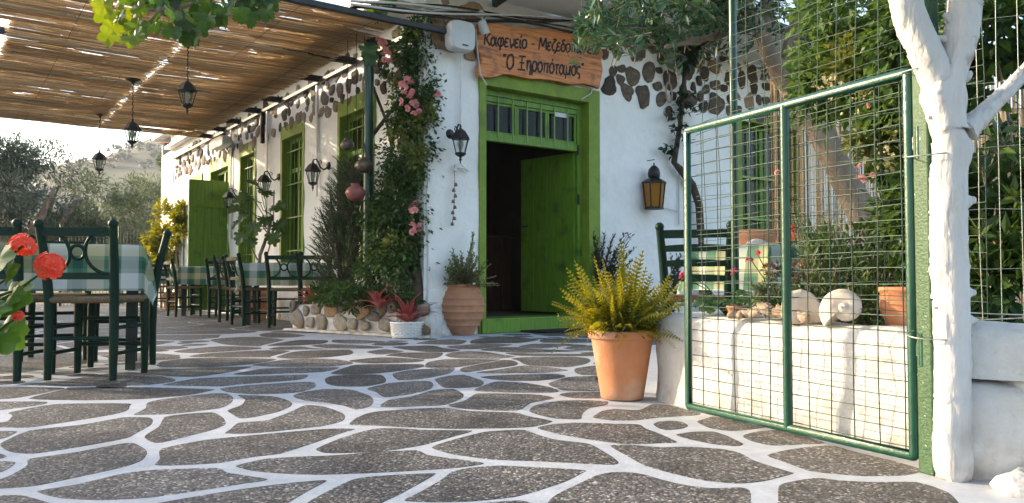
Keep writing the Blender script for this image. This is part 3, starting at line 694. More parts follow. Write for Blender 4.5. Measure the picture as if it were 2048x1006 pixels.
# ================================================================== THE HOUSE
LEN_L, LEN_F, HEAVE = 12.3, 9.0, 3.80
house = thing('taverna_building', 'whitewashed stone taverna with green doors and windows and bare stones under its eaves', 'building', CORNER)
def lerp(a, b, t): return a + (b - a) * t
def wall_grid(T, u0, u1, z0, top, holes, amp, step=.085):
    us = sorted(set([round(x, 4) for x in np.linspace(u0, u1, int((u1 - u0) / step) + 1)] + [round(h[k], 4) for h in holes for k in (0, 1)]))
    zs = sorted(set([round(x, 4) for x in np.linspace(z0, top, int((top - z0) / step) + 1)] + [round(h[k], 4) for h in holes for k in (2, 3)]))
    V = []; F = []; nz = len(zs)
    for u in us:
        for z in zs:
            d = amp * noise.fractal(Vector((u * 1.3, z * 1.3, T[0][0])), 1, 2, 4) + amp * .45 * noise.noise(Vector((u * 6, z * 6, 3)))
            if u < .18: d -= (.18 - u) ** 2 * 1.1                          # rounded corner
            V.append(T @ Vector((u, d, z)))
    for i in range(len(us) - 1):
        for j in range(nz - 1):
            cu, cz = (us[i] + us[i + 1]) / 2, (zs[j] + zs[j + 1]) / 2
            if any(h[0] < cu < h[1] and h[2] < cz < h[3] for h in holes): continue
            F.append((i * nz + j, (i + 1) * nz + j, (i + 1) * nz + j + 1, i * nz + j + 1))
    return V, F
# entrance opening, its window, and the openings of the long side, all in wall metres
dU0, dU1 = UF(957, 420)[0], UF(1198, 420)[0]
oU0, oU1 = UF(969, 420)[0] + .01, UF(1176, 420)[0]
DZ = (UF(972, 172)[1] + UF(1172, 204)[1]) / 2; DTOP = DZ + .16
wU0, wU1 = UF(1472, 350)[0], UF(1602, 350)[0]; wZ1 = UF(1472, 214)[1]; wZ0 = .85
front_holes = [(oU0, oU1, .0, DZ), (wU0 + .12, wU1 - .12, wZ0 + .1, wZ1 - .18)]
side = []
for far, nearx, ytop, z0, kind in ((677, 750, 206, .80, 'w'), (563, 610, 255, .72, 'w'), (480, 513, 293, .72, 'w'), (421, 460, 325, .04, 'd'), (384, 405, 355, .04, 'd')):
    uf_, zt = UL(far, ytop); un = UL(nearx, ytop)[0]
    side.append((un, uf_, z0, zt, kind))
JB, LB = .07, .20                       # painted bands beside and over each opening
side_holes = [(a + JB, b - JB, z0, zt - LB) for a, b, z0, zt, k in side]
off = CORNER
def wall_obj(name, T, *a):
    V, F = wall_grid(T, *a)
    me = np_mesh(name, [tuple(v - off) for v in V], F, M['whitewash'], smooth=True)
    return link(name, me, house)
front_wall = wall_obj('front_wall', MF, 0, LEN_F, -.02, HEAVE, front_holes, .028)
side_wall = wall_obj('side_wall', ML, 0, LEN_L, -.02, 3.45, side_holes, .022)
# far end of the side: sloping white buttress, and the closing walls, roof and room behind
mb = MB(ML)
mb.add([(LEN_L - 1.15, .03, 0), (LEN_L + .05, .03, 0), (LEN_L + .05, .03, 2.15), (LEN_L - .45, .03, 2.75), (LEN_L - .75, .03, 3.0), (LEN_L - 1.15, .03, 3.0),
        (LEN_L - 1.15, -.6, 0), (LEN_L + .05, -.6, 0), (LEN_L + .05, -.6, 2.15), (LEN_L - .45, -.6, 2.75), (LEN_L - .75, -.6, 3.0), (LEN_L - 1.15, -.6, 3.0)],
       [(0, 1, 2, 3, 4, 5), (11, 10, 9, 8, 7, 6)] + [(i, (i + 1) % 6 + 0, (i + 1) % 6 + 6, i + 6)[::-1] for i in range(6)])
mb.build('end_buttress', 'whitewash', house, .03, 3)
mb = MB(MF)
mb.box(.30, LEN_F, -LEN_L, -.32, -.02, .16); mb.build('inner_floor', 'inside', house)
mb = MB(MF); mb.box(-.22, LEN_F + .1, -LEN_L - .1, .0, 3.78, 3.92); mb.build('roof', 'whitewash', house)
mb = MB(MF); mb.box(0, LEN_F + .1, -LEN_L - .1, -LEN_L, 0, 3.7); mb.box(LEN_F, LEN_F + .1, -LEN_L, -.02, 0, 3.7); mb.build('rear_wall', 'whitewash', house)
mb = MB(MF); mb.box(3.3, 3.4, -6, -.34, .16, 3.6); mb.box(.34, 3.3, -6, -5.9, .16, 3.6); mb.box(.33, .40, -5.9, -.30, .16, 3.6); mb.box(.40, 3.3, -5.9, -.30, 3.5, 3.6); mb.build('blackout_partition', 'inside', house)  # inner side wall and ceiling added to keep window light out of the room
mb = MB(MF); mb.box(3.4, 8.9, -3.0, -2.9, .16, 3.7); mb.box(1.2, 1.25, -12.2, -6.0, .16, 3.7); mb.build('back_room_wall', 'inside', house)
mb = MB(ML); mb.box(-.02, (G(397, 273, 3.2) - CORNER).dot(A_) + .3, -.15, .50, 3.46, 3.52); mb.box((G(397, 273, 3.2) - CORNER).dot(A_) + .3, LEN_L - .9, -.15, .16, 3.46, 3.52); mb.box(-.02, LEN_L - .9, -.3, .02, 3.44, 3.78); mb.build('eave', 'white_paint', house)
# stones left bare under the eaves
def stone_mesh(i, m, flat=.45, e=2.0):
    r_ = random.Random(i); n = 14; ring = []; f1, f2 = r_.uniform(0, 6), r_.uniform(0, 6); A1, A2 = r_.uniform(.05, .2), r_.uniform(.04, .15)
    for k in range(n):
        a = 2 * math.pi * k / n; q = 1 + A1 * math.sin(2 * a + f1) + A2 * math.sin(3 * a + f2) + r_.uniform(-.06, .06); ring.append((math.copysign(abs(math.cos(a)) ** (2 / e), math.cos(a)) * q * .5, math.copysign(abs(math.sin(a)) ** (2 / e), math.sin(a)) * q * .5))
    v = [(x, -.1, z) for x, z in ring] + [(x * .97, flat * .26, z * .97) for x, z in ring] + [(x * .72 + r_.uniform(-.04, .04), flat * r_.uniform(.40, .58), z * .72 + r_.uniform(-.04, .04)) for x, z in ring] + [(0, flat * .55, 0)]
    f = []
    for b in (0, n): f += [(b + k, b + (k + 1) % n, b + n + (k + 1) % n, b + n + k) for k in range(n)]
    f += [(2 * n + k, 2 * n + (k + 1) % n, 3 * n) for k in range(n)]
    me = bpy.data.meshes.new('stone'); me.from_pydata(v, [], f); me.polygons.foreach_set('use_smooth', [len(x) == 4 for x in f]); me.materials.append(M[m]); me.update(); return me
ST = {m: [stone_mesh(i + 10 * j, m, e=(2.0, 2.6, 3.2)[i % 3]) for i in range(9)] for j, m in enumerate(('rock', 'rock_brown', 'rock_dark'))}
def put_stone(T, u, v, z, du, dz, dv, m, parent, ang=None):
    o = link('stone', random.choice(ST[m]), parent)
    W = T @ Matrix.Translation((u, v, z)) @ Matrix.Rotation(R(-.5, .5) if ang is None else ang, 4, 'Y') @ Matrix.Diagonal((du, dv, dz, 1))
    o.matrix_basis = Matrix.Translation(-off if parent in (front_wall, side_wall) else -wloc(parent)) @ W
    return o
def frieze(T, parent, u0, u1, z0, z1, size, mats, dens=1.0, skip=(), pack=.48):
    placed = []
    for k in range(int(900 * dens)):
        u, z = R(u0, u1), R(z0, z1); s = R(.45, 1.35) * size
        if any(a < u < b for a, b in skip): continue
        if all(math.hypot((u - a), (z - b) * 1.1) > (s + c) * pack for a, b, c in placed):
            placed.append((u, z, s))
            put_stone(T, u, .004, z, s * R(.8, 1.1), s * R(.72, 1.0), .085, random.choice(mats), parent)
    return len(placed)
pipe_u = [UL(640, 250)[0], UL(540, 250)[0], UL(467, 300)[0]]
frieze(ML, side_wall, .55, LEN_L - 1.3, 2.78, 3.34, .21, ('rock', 'rock', 'rock_dark'), 1.0, [(p - .06, p + .06) for p in pipe_u])
frieze(MF, front_wall, dU1 + .08, 6.9, 2.93, 3.7, .25, ('rock_dark', 'rock_dark', 'rock_dark', 'rock_dark', 'rock_brown'), 7, (), .505)
frieze(MF, front_wall, .12, dU0 - .05, 3.0, 3.55, .24, ('rock', 'rock_brown'), .8)

def strip_frame(mb, u0, u1, z0, z1, wd, v0, v1, bottom=True, T=None):
    """a rectangular frame of four bars butted end to end"""
    mb.box(u0, u0 + wd, v0, v1, z0, z1); mb.box(u1 - wd, u1, v0, v1, z0, z1)
    mb.box(u0 + wd, u1 - wd, v0, v1, z1 - wd, z1)
    if bottom: mb.box(u0 + wd, u1 - wd, v0, v1, z0, z0 + wd)
# --- windows of the long side
def side_window(u0, u1, z0, zt, kind):
    a, b, zl = u0 + JB, u1 - JB, zt - LB
    mb = MB(ML)
    for x0, x1, y0, y1 in ((u0, a, z0, zt), (b, u1, z0, zt), (a, b, zl, zt)): mb.box(x0, x1, -.05, .014, y0, y1)
    mb.box(a, a + .004, -.22, .0, z0, zl); mb.box(b - .004, b, -.22, .0, z0, zl); mb.box(a, b, -.22, .0, zl - .004, zl)
    if kind == 'w': mb.box(u0, u1, -.22, .05, z0 - .06, z0 + .004)
    win = mb.build('window' if kind == 'w' else 'doorway', 'green_plaster', house, .006)
    mb = MB(ML); A, B = a + .004, b - .004
    mid = (A + B) / 2; strip_frame(mb, A, B, z0 + .004, zl - .004, .055, -.15, -.10)
    mb.box(mid - .035, mid + .035, -.145, -.095, z0 + .06, zl - .06)
    zt2 = zl - .50; mb.box(A + .055, mid - .035, -.145, -.10, zt2, zt2 + .06); mb.box(mid + .035, B - .055, -.145, -.10, zt2, zt2 + .06)
    mb.build('sash', 'green_paint', win, .004)
    mb = MB(ML); mb.box(A + .05, mid - .03, -.128, -.122, z0 + .05, zl - .05); mb.build('pane', 'glass', win)
    mb = MB(ML); mb.box(mid + .03, B - .05, -.128, -.122, z0 + .05, zl - .05); mb.build('pane', 'glass', win)
    if kind == 'w':
        n = 6
        for k in range(n):
            u = lerp(A, B, (k + .5) / n); mb = MB(ML); mb.tube([(u, -.06, z0), (u, -.06, zl - .01)], .007, 6); mb.build('bar', 'green_paint', win)
        for k in range(4):
            z = lerp(z0, zl, (k + .6) / 4); mb = MB(ML); mb.box(A, B, -.062, -.048, z - .008, z + .008); mb.build('bar', 'green_paint', win)
    return win
for s_ in side: side_window(*s_)
# green plank leaf of the side doorway, swung out over the terrace
a4, b4, z4, t4, _ = side[3]
hu = a4 + JB
mb = MB(ML); leaf = None
for k in range(5):
    m2 = MB(ML); v0 = .03 + k * .128
    m2.box(hu - .02, hu + .022, v0, v0 + .124, .07, 2.32)
    if leaf is None:
        leaf = m2.build('door_leaf', 'green_paint', house, .004)
    else: m2.build('plank', 'green_paint', leaf, .004)
m2 = MB(ML); m2.box(hu - .045, hu - .0205, .06, .63, .35, .47); m2.build('ledge', 'green_paint', leaf, .004); m2 = MB(ML); m2.box(hu - .045, hu - .0205, .06, .63, 1.85, 1.97); m2.build('ledge', 'green_paint', leaf, .004)
# far pinkish shutter in the buttress
fu0, fu1 = UL(371, 390)[0], UL(356, 390)[0]
mb = MB(ML); strip_frame(mb, fu0, fu1, .75, 2.1, .07, .031, .05); mb.box(fu0 + .07, fu1 - .07, .031, .04, .82, 2.03); mb.build('shutter', 'white_paint', house, .004)

# --- entrance: painted surround, sill, transom, open leaf
mb = MB(MF)
mb.box(dU0, oU0, -.05, .022, 0, DTOP); mb.box(oU1, dU1, -.05, .022, 0, DTOP); mb.box(oU0, oU1, -.05, .022, DZ, DTOP)
mb.box(oU0, oU0 + .004, -.26, -.0, .0, DZ); mb.box(oU1 - .004, oU1, -.26, -.0, .0, DZ); mb.box(oU0 + .004, oU1 - .004, -.26, 0, DZ - .004, DZ)
entrance = mb.build('entrance', 'green_plaster', house, .012)
TZ = (UF(972, 273)[1] + UF(1165, 291)[1]) / 2 + .0
SZ = .17
A, B = oU0 + .004, oU1 - .004
mb = MB(MF); mb.box(dU0 + .02, dU1 - .02, .0, .05, .0, SZ - .002); mb.box(A, B, -.26, .0, .0, SZ); mb.build('threshold', 'green_paint', entrance, .012)
mb = MB(MF)
mb.box(A, A + .065, -.17, -.10, SZ, DZ - .005); mb.box(B - .075, B, -.17, -.10, SZ, DZ - .005)
mb.box(A + .065, B - .075, -.17, -.10, TZ - .04, TZ + .05); mb.box(A + .065, B - .075, -.17, -.10, DZ - .075, DZ - .005)
mb.box(A + .065, B - .075, -.155, -.105, DZ - .14, DZ - .078)
mb.build('door_frame', 'green_paint', entrance, .006)
tz0, tz1 = TZ + .05, DZ - .14; ta, tb = A + .065, B - .075
mb = MB(MF)
for k in range(3):
    x0, x1 = lerp(ta, tb, k / 3), lerp(ta, tb, (k + 1) / 3); strip_frame(mb, x0 + .001, x1 - .001, tz0 + .001, tz1 - .001, .028, -.155, -.122)
mb.build('transom_sash', 'green_paint', entrance, .004)
for k in range(3):
    x0, x1 = lerp(ta, tb, k / 3), lerp(ta, tb, (k + 1) / 3)
    m2 = MB(MF); m2.box(x0 + .02, x1 - .02, -.142, -.136, tz0 + .02, tz1 - .02); m2.build('pane', 'glass', entrance)
for k in range(6):
    u = lerp(ta, tb, (k + .85) / 6.6); m2 = MB(MF); m2.tube([(u, -.10, TZ + .0), (u, -.10, DZ - .08)], .009, 7); m2.build('bar', 'bar_paint', entrance)
nu, nz = UF(1122, 227, -.12)
m2 = MB(MF); m2.box(nu - .10, nu + .10, -.1205, -.1185, nz - .045, nz + .045); nt_ = m2.build('notice', 'white_notice', entrance)
# door leaf, opened into the room
th = math.radians(80); hx, hv = B - .075, -.15
du, dv = -math.cos(th), -math.sin(th)
TL = MF @ Matrix(((du, -dv, 0, hx), (dv, du, 0, hv), (0, 0, 1, 0), (0, 0, 0, 1)))
lw = (oU1 - oU0) * .60
dl = None
for k in range(4):
    m2 = MB(TL); x0 = k * lw / 4; m2.box(x0 + .001, x0 + lw / 4 - .001, -.02, .022, SZ + .02, TZ - .05)
    if dl is None: dl = m2.build('door_leaf', 'green_paint', house, .004)
    else: m2.build('plank', 'green_paint', dl, .004)
m2 = MB(TL); m2.box(lw - .10, lw - .05, .0225, .045, 1.20, 1.36); m2.tube([(lw - .075, .045, 1.27), (lw - .075, .10, 1.27), (lw - .18, .105, 1.27)], .010, 8); m2.tube([(lw - .075, -.02, 1.27), (lw - .075, -.08, 1.27), (lw - .18, -.085, 1.27)], .010, 8)
m2.build('handle', 'black_metal', dl)
m2 = MB(MF)
for z in (.5, 1.5, 2.1): m2.tube([(B - .066, -.095, z), (B - .066, -.095, z + .12)], .014, 8)
m2.build('hinge', 'black_metal', entrance)

# --- window of the entrance front, seen through the gate
mb = MB(MF); a, b, zl, z0 = wU0 + .12, wU1 - .12, wZ1 - .18, wZ0 + .1
mb.box(wU0, a, -.05, .016, wZ0, wZ1); mb.box(b, wU1, -.05, .016, wZ0, wZ1); mb.box(a, b, -.05, .016, zl, wZ1); mb.box(a, b, -.05, .016, wZ0, z0)
mb.box(a, a + .004, -.25, 0, z0, zl); mb.box(b - .004, b, -.25, 0, z0, zl); mb.box(a + .004, b - .004, -.25, 0, zl - .004, zl)
win = mb.build('window', 'green_plaster', house, .006)
mb = MB(MF); strip_frame(mb, a + .004, b - .004, z0, zl - .004, .06, -.2, -.14); mid = (a + b) / 2; mb.box(mid - .04, mid + .04, -.195, -.145, z0 + .06, zl - .064)
mb.build('sash', 'green_paint', win, .004)
for x0, x1 in ((a + .06, mid - .04), (mid + .04, b - .06)):
    m2 = MB(MF); m2.box(x0, x1, -.172, -.166, z0 + .05, zl - .05); m2.build('pane', 'glass', win)
for k in range(5):
    u = lerp(a, b, (k + 1) / 6); m2 = MB(MF); m2.tube([(u, -.07, z0), (u, -.07, zl)], .010, 7); m2.build('bar', 'bar_paint', win)
for z in (z0 + .5, z0 + 1.1): m2 = MB(MF); m2.box(a + .004, b - .004, -.08, -.06, z, z + .03); m2.build('bar', 'bar_paint', win)

# --- counter seen in the dark room
ct = thing('counter', 'dark wooden counter standing in the unlit room behind the open entrance', 'counter', MF @ Vector((1.3, -2.0, .16)))
for k in range(11):
    m2 = MB(MF); x0 = .75 + k * .16; m2.box(x0, x0 + .152, -2.0, -1.97, .18, 1.18); m2.build('board', 'counter', ct, .004)
m2 = MB(MF); m2.box(.7, 2.6, -2.6, -1.93, 1.185, 1.23); m2.build('top', 'counter', ct, .006)
m2 = MB(MF); m2.box(.75, 2.5, -2.55, -2.005, .165, 1.18); m2.build('body', 'counter', ct)
# doormat
c = G(1090, 660) + BN * .26
mb = MB(); pts = []
for k in range(28):
    t = 2 * math.pi * k / 28; e = 2.6
    x = math.copysign(abs(math.cos(t)) ** (2 / e), math.cos(t)) * .50; y = math.copysign(abs(math.sin(t)) ** (2 / e), math.sin(t)) * .26
    q = c + B_ * x + BN * y; pts.append((q.x, q.y))
mb.prism(pts, .0065, .026); tag(mb.build('doormat', 'rubber', None, .006), 'black rubber doormat lying before the green threshold', 'doormat')

# ================================================================== ROOF OVER THE TERRACE
pg = thing('pergola', 'dark timber pergola built out from the long side of the taverna over the tables', 'pergola', CORNER + A_ * 6 + AN * 2)
MATZ = 3.20
uN = (G(750, 35, MATZ) - CORNER).dot(A_); uFar = (G(397, 273, MATZ) - CORNER).dot(A_)
vR = (G(560, 176, MATZ) - CORNER).dot(AN); vS = (G(275, 165, MATZ) - CORNER).dot(AN)
VL = 4.4
for px, py in ((402, 271), (428, 257), (456, 241), (492, 219), (535, 197), (597, 152), (668, 116), (716, 76)):
    u = (G(px, py, MATZ + .06) - CORNER).dot(A_)
    m2 = MB(ML); m2.box(u - .03, u + .03, -.0, VL + .2, MATZ + .022, MATZ + .10); m2.build('rafter', 'cable', pg, .004)
m2 = MB(ML); m2.box(.2, LEN_L - 1.3, .03, .075, MATZ + .0, MATZ + .05); m2.build('wall_plate', 'black_metal', pg, .004)
m2 = MB(ML); m2.box(uN - .08, uN - .02, -.3, VL + .2, MATZ - .04, MATZ + .02); m2.build('edge_beam', 'black_metal', pg, .006)
m2 = MB(ML); m2.box(uN, uFar, VL, VL + .1, MATZ - .1, MATZ + .02); m2.build('outer_beam', 'black_metal', pg, .006)
for u in (uN, (uN + uFar) / 2, uFar - .1):
    m2 = MB(ML); m2.tube([(u, VL + .05, 0), (u, VL + .05, MATZ - .1)], .05, 12); m2.build('post', 'dark_post', pg)
bu = UL(533, 210)[0]; m2 = MB(ML); m2.box(bu - .03, bu + .03, .03, .09, 2.72, 3.2); m2.build('bracket', 'black_metal', pg, .004)
# white boards over the rafters beside the wall
for k in range(9):
    u0, u1 = lerp(.2, uFar, k / 9), lerp(.2, uFar, (k + 1) / 9)
    m2 = MB(ML); m2.box(u0 + .004, u1 - .004, .52, 1.05, MATZ + .125, MATZ + .14); m2.build('roof_board', 'canvas', pg)
for px in (-1,): pass
# notch in the mat where sky shows at its outer edge
cu = [(G(22, 35, MATZ) - CORNER).dot(A_), (G(22, 118, MATZ) - CORNER).dot(A_)]; cv = (G(22, 75, MATZ) - CORNER).dot(AN)
mats = []
for (v0, v1, lab) in ((vR, vS - .015, 'brown reed mat roofing the terrace between the taverna wall and the bright seam'),
                      (vS + .015, VL, 'brown reed mat roofing the outer half of the terrace beyond the bright seam')):
    th_ = thing('reed_mat', lab, 'reed mat', ML @ Vector(((uN + uFar) / 2, (v0 + v1) / 2, MATZ)), 'reed mats over the terrace')
    P0, P1, RN = [], [], []
    u = uN + R(0, .01); row = 0
    while u < uFar:
        st = .07; v = v0 + R(-.05, .05); run = None; z = R(-.006, .006); base = R(0, 1); du = R(-.006, .006)
        band = noise.noise(Vector((u * 1.1, v0, 7)))
        while v < v1 + R(-.03, .05):
            g = noise.noise(Vector((u * 5.5, v * 1.1, 2 + v0))) + .55 * noise.noise(Vector((u * 21, v * 2.8, 9 + v0)))
            hole = g > .53 + .25 * noise.noise(Vector((u * .7, v * .7, 4))) or noise.noise(Vector((u * 40, v * 9, 3 + v0))) > .56
            if cu[1] < u < cu[0] and v > cv or cu[0] < u < cu[1] and v > cv: hole = True
            br = R(0, 1) < .09
            if not hole and run is None: run = v
            if run is not None and (hole or br or v + st >= v1):
                e = v if not br else v + st * .8
                if e - run > .04:
                    P0.append((u + du, run, z)); P1.append((u + R(-.012, .012), e, z + R(-.004, .004))); RN.append(min(1, max(0, .5 + .35 * R(-1, 1) + .35 * (base - .5) + band * .25)))
                run = None
            v += st * R(.7, 1.3)
        u += R(.0046, .0070); row += 1
    n = len(P0); P0 = np.array(P0); P1 = np.array(P1); r = RNG.uniform(.0026, .0046, n)
    V = np.zeros((n, 8, 3)); ang = [(1, 0), (0, 1), (-1, 0), (0, -1)]
    for k, (a, b) in enumerate(ang):
        V[:, k] = P0; V[:, k, 0] += a * r; V[:, k, 2] += b * r
        V[:, 4 + k] = P1; V[:, 4 + k, 0] += a * r; V[:, 4 + k, 2] += b * r
    sag = np.sin(V[..., 1] * 2.2) * .012 + np.sin(V[..., 0] * 1.7) * .015
    V[..., 2] += MATZ - .02 + sag
    V = V.reshape(-1, 3); W3 = np.array(ML.to_3x3()); V = V @ W3.T + np.array(ML.translation) - np.array(th_.location)
    f = np.array([(k, (k + 1) % 4, 4 + (k + 1) % 4, 4 + k) for k in range(4)])
    F = (f[None] + (np.arange(n) * 8)[:, None, None]).reshape(-1, 4)
    o = link('reed', np_mesh('reed', V, F, M['reed'], np.repeat(RN, 4)), th_); o['kind'] = 'stuff'
    mb = MB(ML)
    k = v0 + .25
    while k < v1: mb.tube([(uN, k, MATZ - .032), (uFar, k, MATZ - .032)], .0022, 4); k += .75
    mb.build('binding_wire', 'cable', th_)
# white canopy over the entrance
cn = thing('canopy', 'white canopy on black beams over the entrance front', 'canopy', CORNER + B_ * 3 + BN * 1.2 + Vector((0, 0, 3.7)))
m2 = MB(MF); m2.add([(-.75, .02, 3.70), (8, .02, 3.70), (8, 1.1, 3.81), (-.75, 1.1, 3.81), (-.75, .02, 3.73), (8, .02, 3.73), (8, 1.1, 3.84), (-.75, 1.1, 3.84)],
   [(3, 2, 1, 0), (4, 5, 6, 7), (0, 1, 5, 4), (1, 2, 6, 5), (2, 3, 7, 6), (3, 0, 4, 7)]); m2.build('canopy_sheet', 'white_metal', cn)
for px, py in ((985, 22), (1172, 40), (870, 5), (1370, 30)):
    u = UF(px, py)[0]; m2 = MB(MF); m2.bar((u, .03, 3.655), (u, 1.1, 3.765), .06, .085); m2.build('beam', 'black_metal', cn, .004)
m2 = MB(MF); m2.box(-.75, 8, 1.105, 1.16, 3.70, 3.82); m2.build('front_beam', 'black_metal', cn, .004)
for u in (-.7, 7.8):
    m2 = MB(MF); m2.tube([(u, 1.13, 0), (u, 1.13, 3.7)], .045, 12)
    if u > 0: m2.build('post', 'dark_post', cn)

# ================================================================== FITTINGS ON THE HOUSE
def lantern_body(parent, o, s=1.0, hexn=6, bulb=True):
    """roof, glazing bars, panes, base; o = top of the roof"""
    o = Vector(o); T = Matrix.Translation(o) @ Matrix.Scale(s, 4)
    m2 = MB(T); m2.lathe([(.006, .035), (.014, .03), (.010, .015), (.02, .0), (.045, -.015), (.062, -.03), (.108, -.098), (.110, -.104), (.098, -.108)], n=hexn, smooth=False); m2.build('lantern_roof', 'black_metal', parent)
    m2 = MB(T)
    for k in range(hexn):
        a = 2 * math.pi * (k + .5) / hexn; c, s_ = math.cos(a), math.sin(a)
        m2.tube([(.092 * c, .092 * s_, -.106), (.052 * c, .052 * s_, -.255)], .0055, 5)
    m2.lathe([(.054, -.25), (.062, -.255), (.058, -.268), (.035, -.285), (.016, -.292), (.010, -.31), (.017, -.322), (.008, -.335), (.004, -.365)], n=10)
    m2.build('lantern_frame', 'black_metal', parent)
    m2 = MB(T); m2.lathe([(.086, -.108), (.049, -.252)], n=hexn, smooth=False); m2.f = [f for f in m2.f if len(f) == 4 or True]; m2.build('pane', 'glass', parent)
    m2 = MB(T); m2.lathe([(.012, -.25), (.016, -.215), (.03, -.18), (.034, -.155), (.026, -.128), (.012, -.115)], n=10); m2.build('bulb', 'frost', parent)
def hanging_lantern(px, ptop, Y, label, plate=True, zc=MATZ - .03):
    top = D(px, ptop, Y); t = thing('hanging_lantern', label, 'lantern', (top.x, top.y, zc), 'black lanterns hanging from the reed roof')
    lantern_body(t, top)
    m2 = MB(); pts = []
    n = 22
    for k in range(n + 1):
        z = lerp(top.z + .03, zc, k / n); pts.append((top.x + .006 * math.sin(k * 2.1), top.y + .006 * math.cos(k * 1.7), z))
    m2.tube(pts, .006, 6); m2.build('chain', 'cable', t)
    m2 = MB(); m2.lathe([(.09, 0), (.095, -.012), (.05, -.03), (.02, -.05), (.012, -.07)], (top.x, top.y, zc), 16); m2.build('ceiling_plate', 'black_metal', t)
hanging_lantern(375, 163, 8.6, 'black hanging lantern nearest to the grape leaves, with a frosted bulb in its glass')
hanging_lantern(265, 243, 10.2, 'black hanging lantern on a long cord between the two other hanging ones')
hanging_lantern(199, 305, 12.3, 'smallest black hanging lantern, farthest out before the hazy hillside')
def wall_lantern(px, py, T, along, n, label):
    u, z = onwall(px, py, along, n, .22); W = lambda v, dz=0: T @ Vector((u, v, z + dz))
    t = thing('wall_lantern', label, 'lantern', W(.02), 'black lanterns along the whitewashed walls')
    lantern_body(t, W(.22))
    m2 = MB(); m2.lathe([(.0, .03), (.035, .028), (.05, .015), (.055, 0)], (0, 0, 0), 12, T=Matrix.Translation(W(.0, -.02)) @ T.to_3x3().to_4x4() @ Matrix.Rotation(-math.pi / 2, 4, 'X'))
    pts = [W(.02, -.04), W(.07, -.075), W(.12, -.05), W(.15, .02), W(.18, .055), W(.22, .04)]
    m2.tube(pts, [.012, .011, .010, .010, .010, .009], 7)
    m2.tube([W(.15, .02), W(.12, .045), W(.10, .02), (W(.115, -.0))], .006, 6)
    m2.build('bracket', 'black_metal', t)
wall_lantern(921, 258, MF, B_, BN, 'black wall lantern beside the green entrance, above the white hanging ornament')
wall_lantern(626, 326, ML, A_, AN, 'black wall lantern between the rosemary bush and the nearest clear green window')
wall_lantern(529, 349, ML, A_, AN, 'black wall lantern above the large-leaved plant, between two green windows')
wall_lantern(458, 383, ML, A_, AN, 'black wall lantern just beside the open green plank leaf')

# moorish lantern
u, z = onwall(1308, 335, B_, BN, .14); P = MF @ Vector((u, .14, z))
t = thing('moorish_lantern', 'domed dark lantern with amber glass hung on the white entrance wall', 'lantern', P)
T = Matrix.Translation(P) @ Matrix.Rotation(.5, 4, 'Z')
m2 = MB(T); m2.lathe([(.004, .06), (.012, .05), (.006, .03), (.03, .02), (.065, -.02), (.078, -.07), (.075, -.12), (.06, -.14)], n=16); m2.build('dome', 'black_metal', t)
m2 = MB(T); m2.lathe([(.06, -.13), (.10, -.15), (.155, -.185), (.158, -.20), (.14, -.205)], n=6, smooth=False); m2.build('lantern_hood', 'black_metal', t); m2 = MB(T); m2.lathe([(.105, -.50), (.122, -.51), (.122, -.53), (.0, -.54)], n=6, smooth=False)
for k in range(6):
    a = 2 * math.pi * (k + .5) / 6; c, s_ = math.cos(a), math.sin(a); m2.tube([(.140 * c, .140 * s_, -.2), (.105 * c, .105 * s_, -.51)], .010, 5)
m2.build('lantern_frame', 'black_metal', t)
for k in range(6):
    a0, a1 = 2 * math.pi * (k + .5) / 6, 2 * math.pi * (k + 1.5) / 6; m2 = MB(T)
    q = [(.135 * math.cos(a0), .135 * math.sin(a0), -.2), (.135 * math.cos(a1), .135 * math.sin(a1), -.2), (.101 * math.cos(a1), .101 * math.sin(a1), -.508), (.101 * math.cos(a0), .101 * math.sin(a0), -.508)]
    m2.add(q, [(0, 1, 2, 3)]); m2.build('pane', 'amber', t)
m2 = MB(MF); m2.tube([(u, .02, z + .10), (u, .15, z + .10)], .006, 5); m2.build('hook', 'black_metal', t)
m2 = MB(MF); m2.tube([(u + .12, .035, z - .47), (u + .38, .035, z - .50), (u + .55, .035, z - .52)], .006, 5); m2.tube([(u + .56, .035, z - .7), (u + .57, .035, z + .1)], .010, 5)
tag(m2.build('wall_cable', 'cable_white'), 'thin white cable running along the wall from the domed lantern', 'cable')

# loudspeakers
def speaker(T, u0, u1, z0, z1, dep, label, back):
    c = T @ Vector(((u0 + u1) / 2, back, (z0 + z1) / 2)); t = thing('loudspeaker', label, 'loudspeaker', c, 'white loudspeakers under the eaves')
    m2 = MB(T); w_, h_ = (u1 - u0) / 2, (z1 - z0) / 2; uc, zc = (u0 + u1) / 2, (z0 + z1) / 2
    ring = []
    for k in range(28):
        a = 2 * math.pi * k / 28; e = 4.5
        ring.append((math.copysign(abs(math.cos(a)) ** (2 / e), math.cos(a)) * w_, math.copysign(abs(math.sin(a)) ** (2 / e), math.sin(a)) * h_))
    v = []; f = []; n = 28
    for sc, vv in ((.86, back + .04), (1, back + .10), (1, back + dep * .8), (.93, back + dep), (.86, back + dep - .004)): v += [(uc + x * sc, vv, zc + y * sc) for x, y in ring]
    for b in range(4): f += [(b * n + k, b * n + (k + 1) % n, (b + 1) * n + (k + 1) % n, (b + 1) * n + k) for k in range(n)]
    f += [tuple(range(n)), tuple(range(4 * n, 5 * n))]
    m2.add(v, f, True); m2.build('cabinet', 'white_plastic', t)
    m2 = MB(T); m2.box(uc - .04, uc + .04, .02, back + .05, zc - .06, zc + .06); m2.build('bracket', 'white_plastic', t)
    m2 = MB(T); m2.box(uc - .02, uc + .05, back + dep + .001, back + dep + .004, z0 + .05, z0 + .062); m2.build('badge', 'black_metal', t)
a, b = UF(897, 38, .2), UF(945, 108, .2)
speaker(MF, a[0], b[0], b[1], a[1], .22, 'white loudspeaker on the entrance wall beside the orange wooden sign', .05)
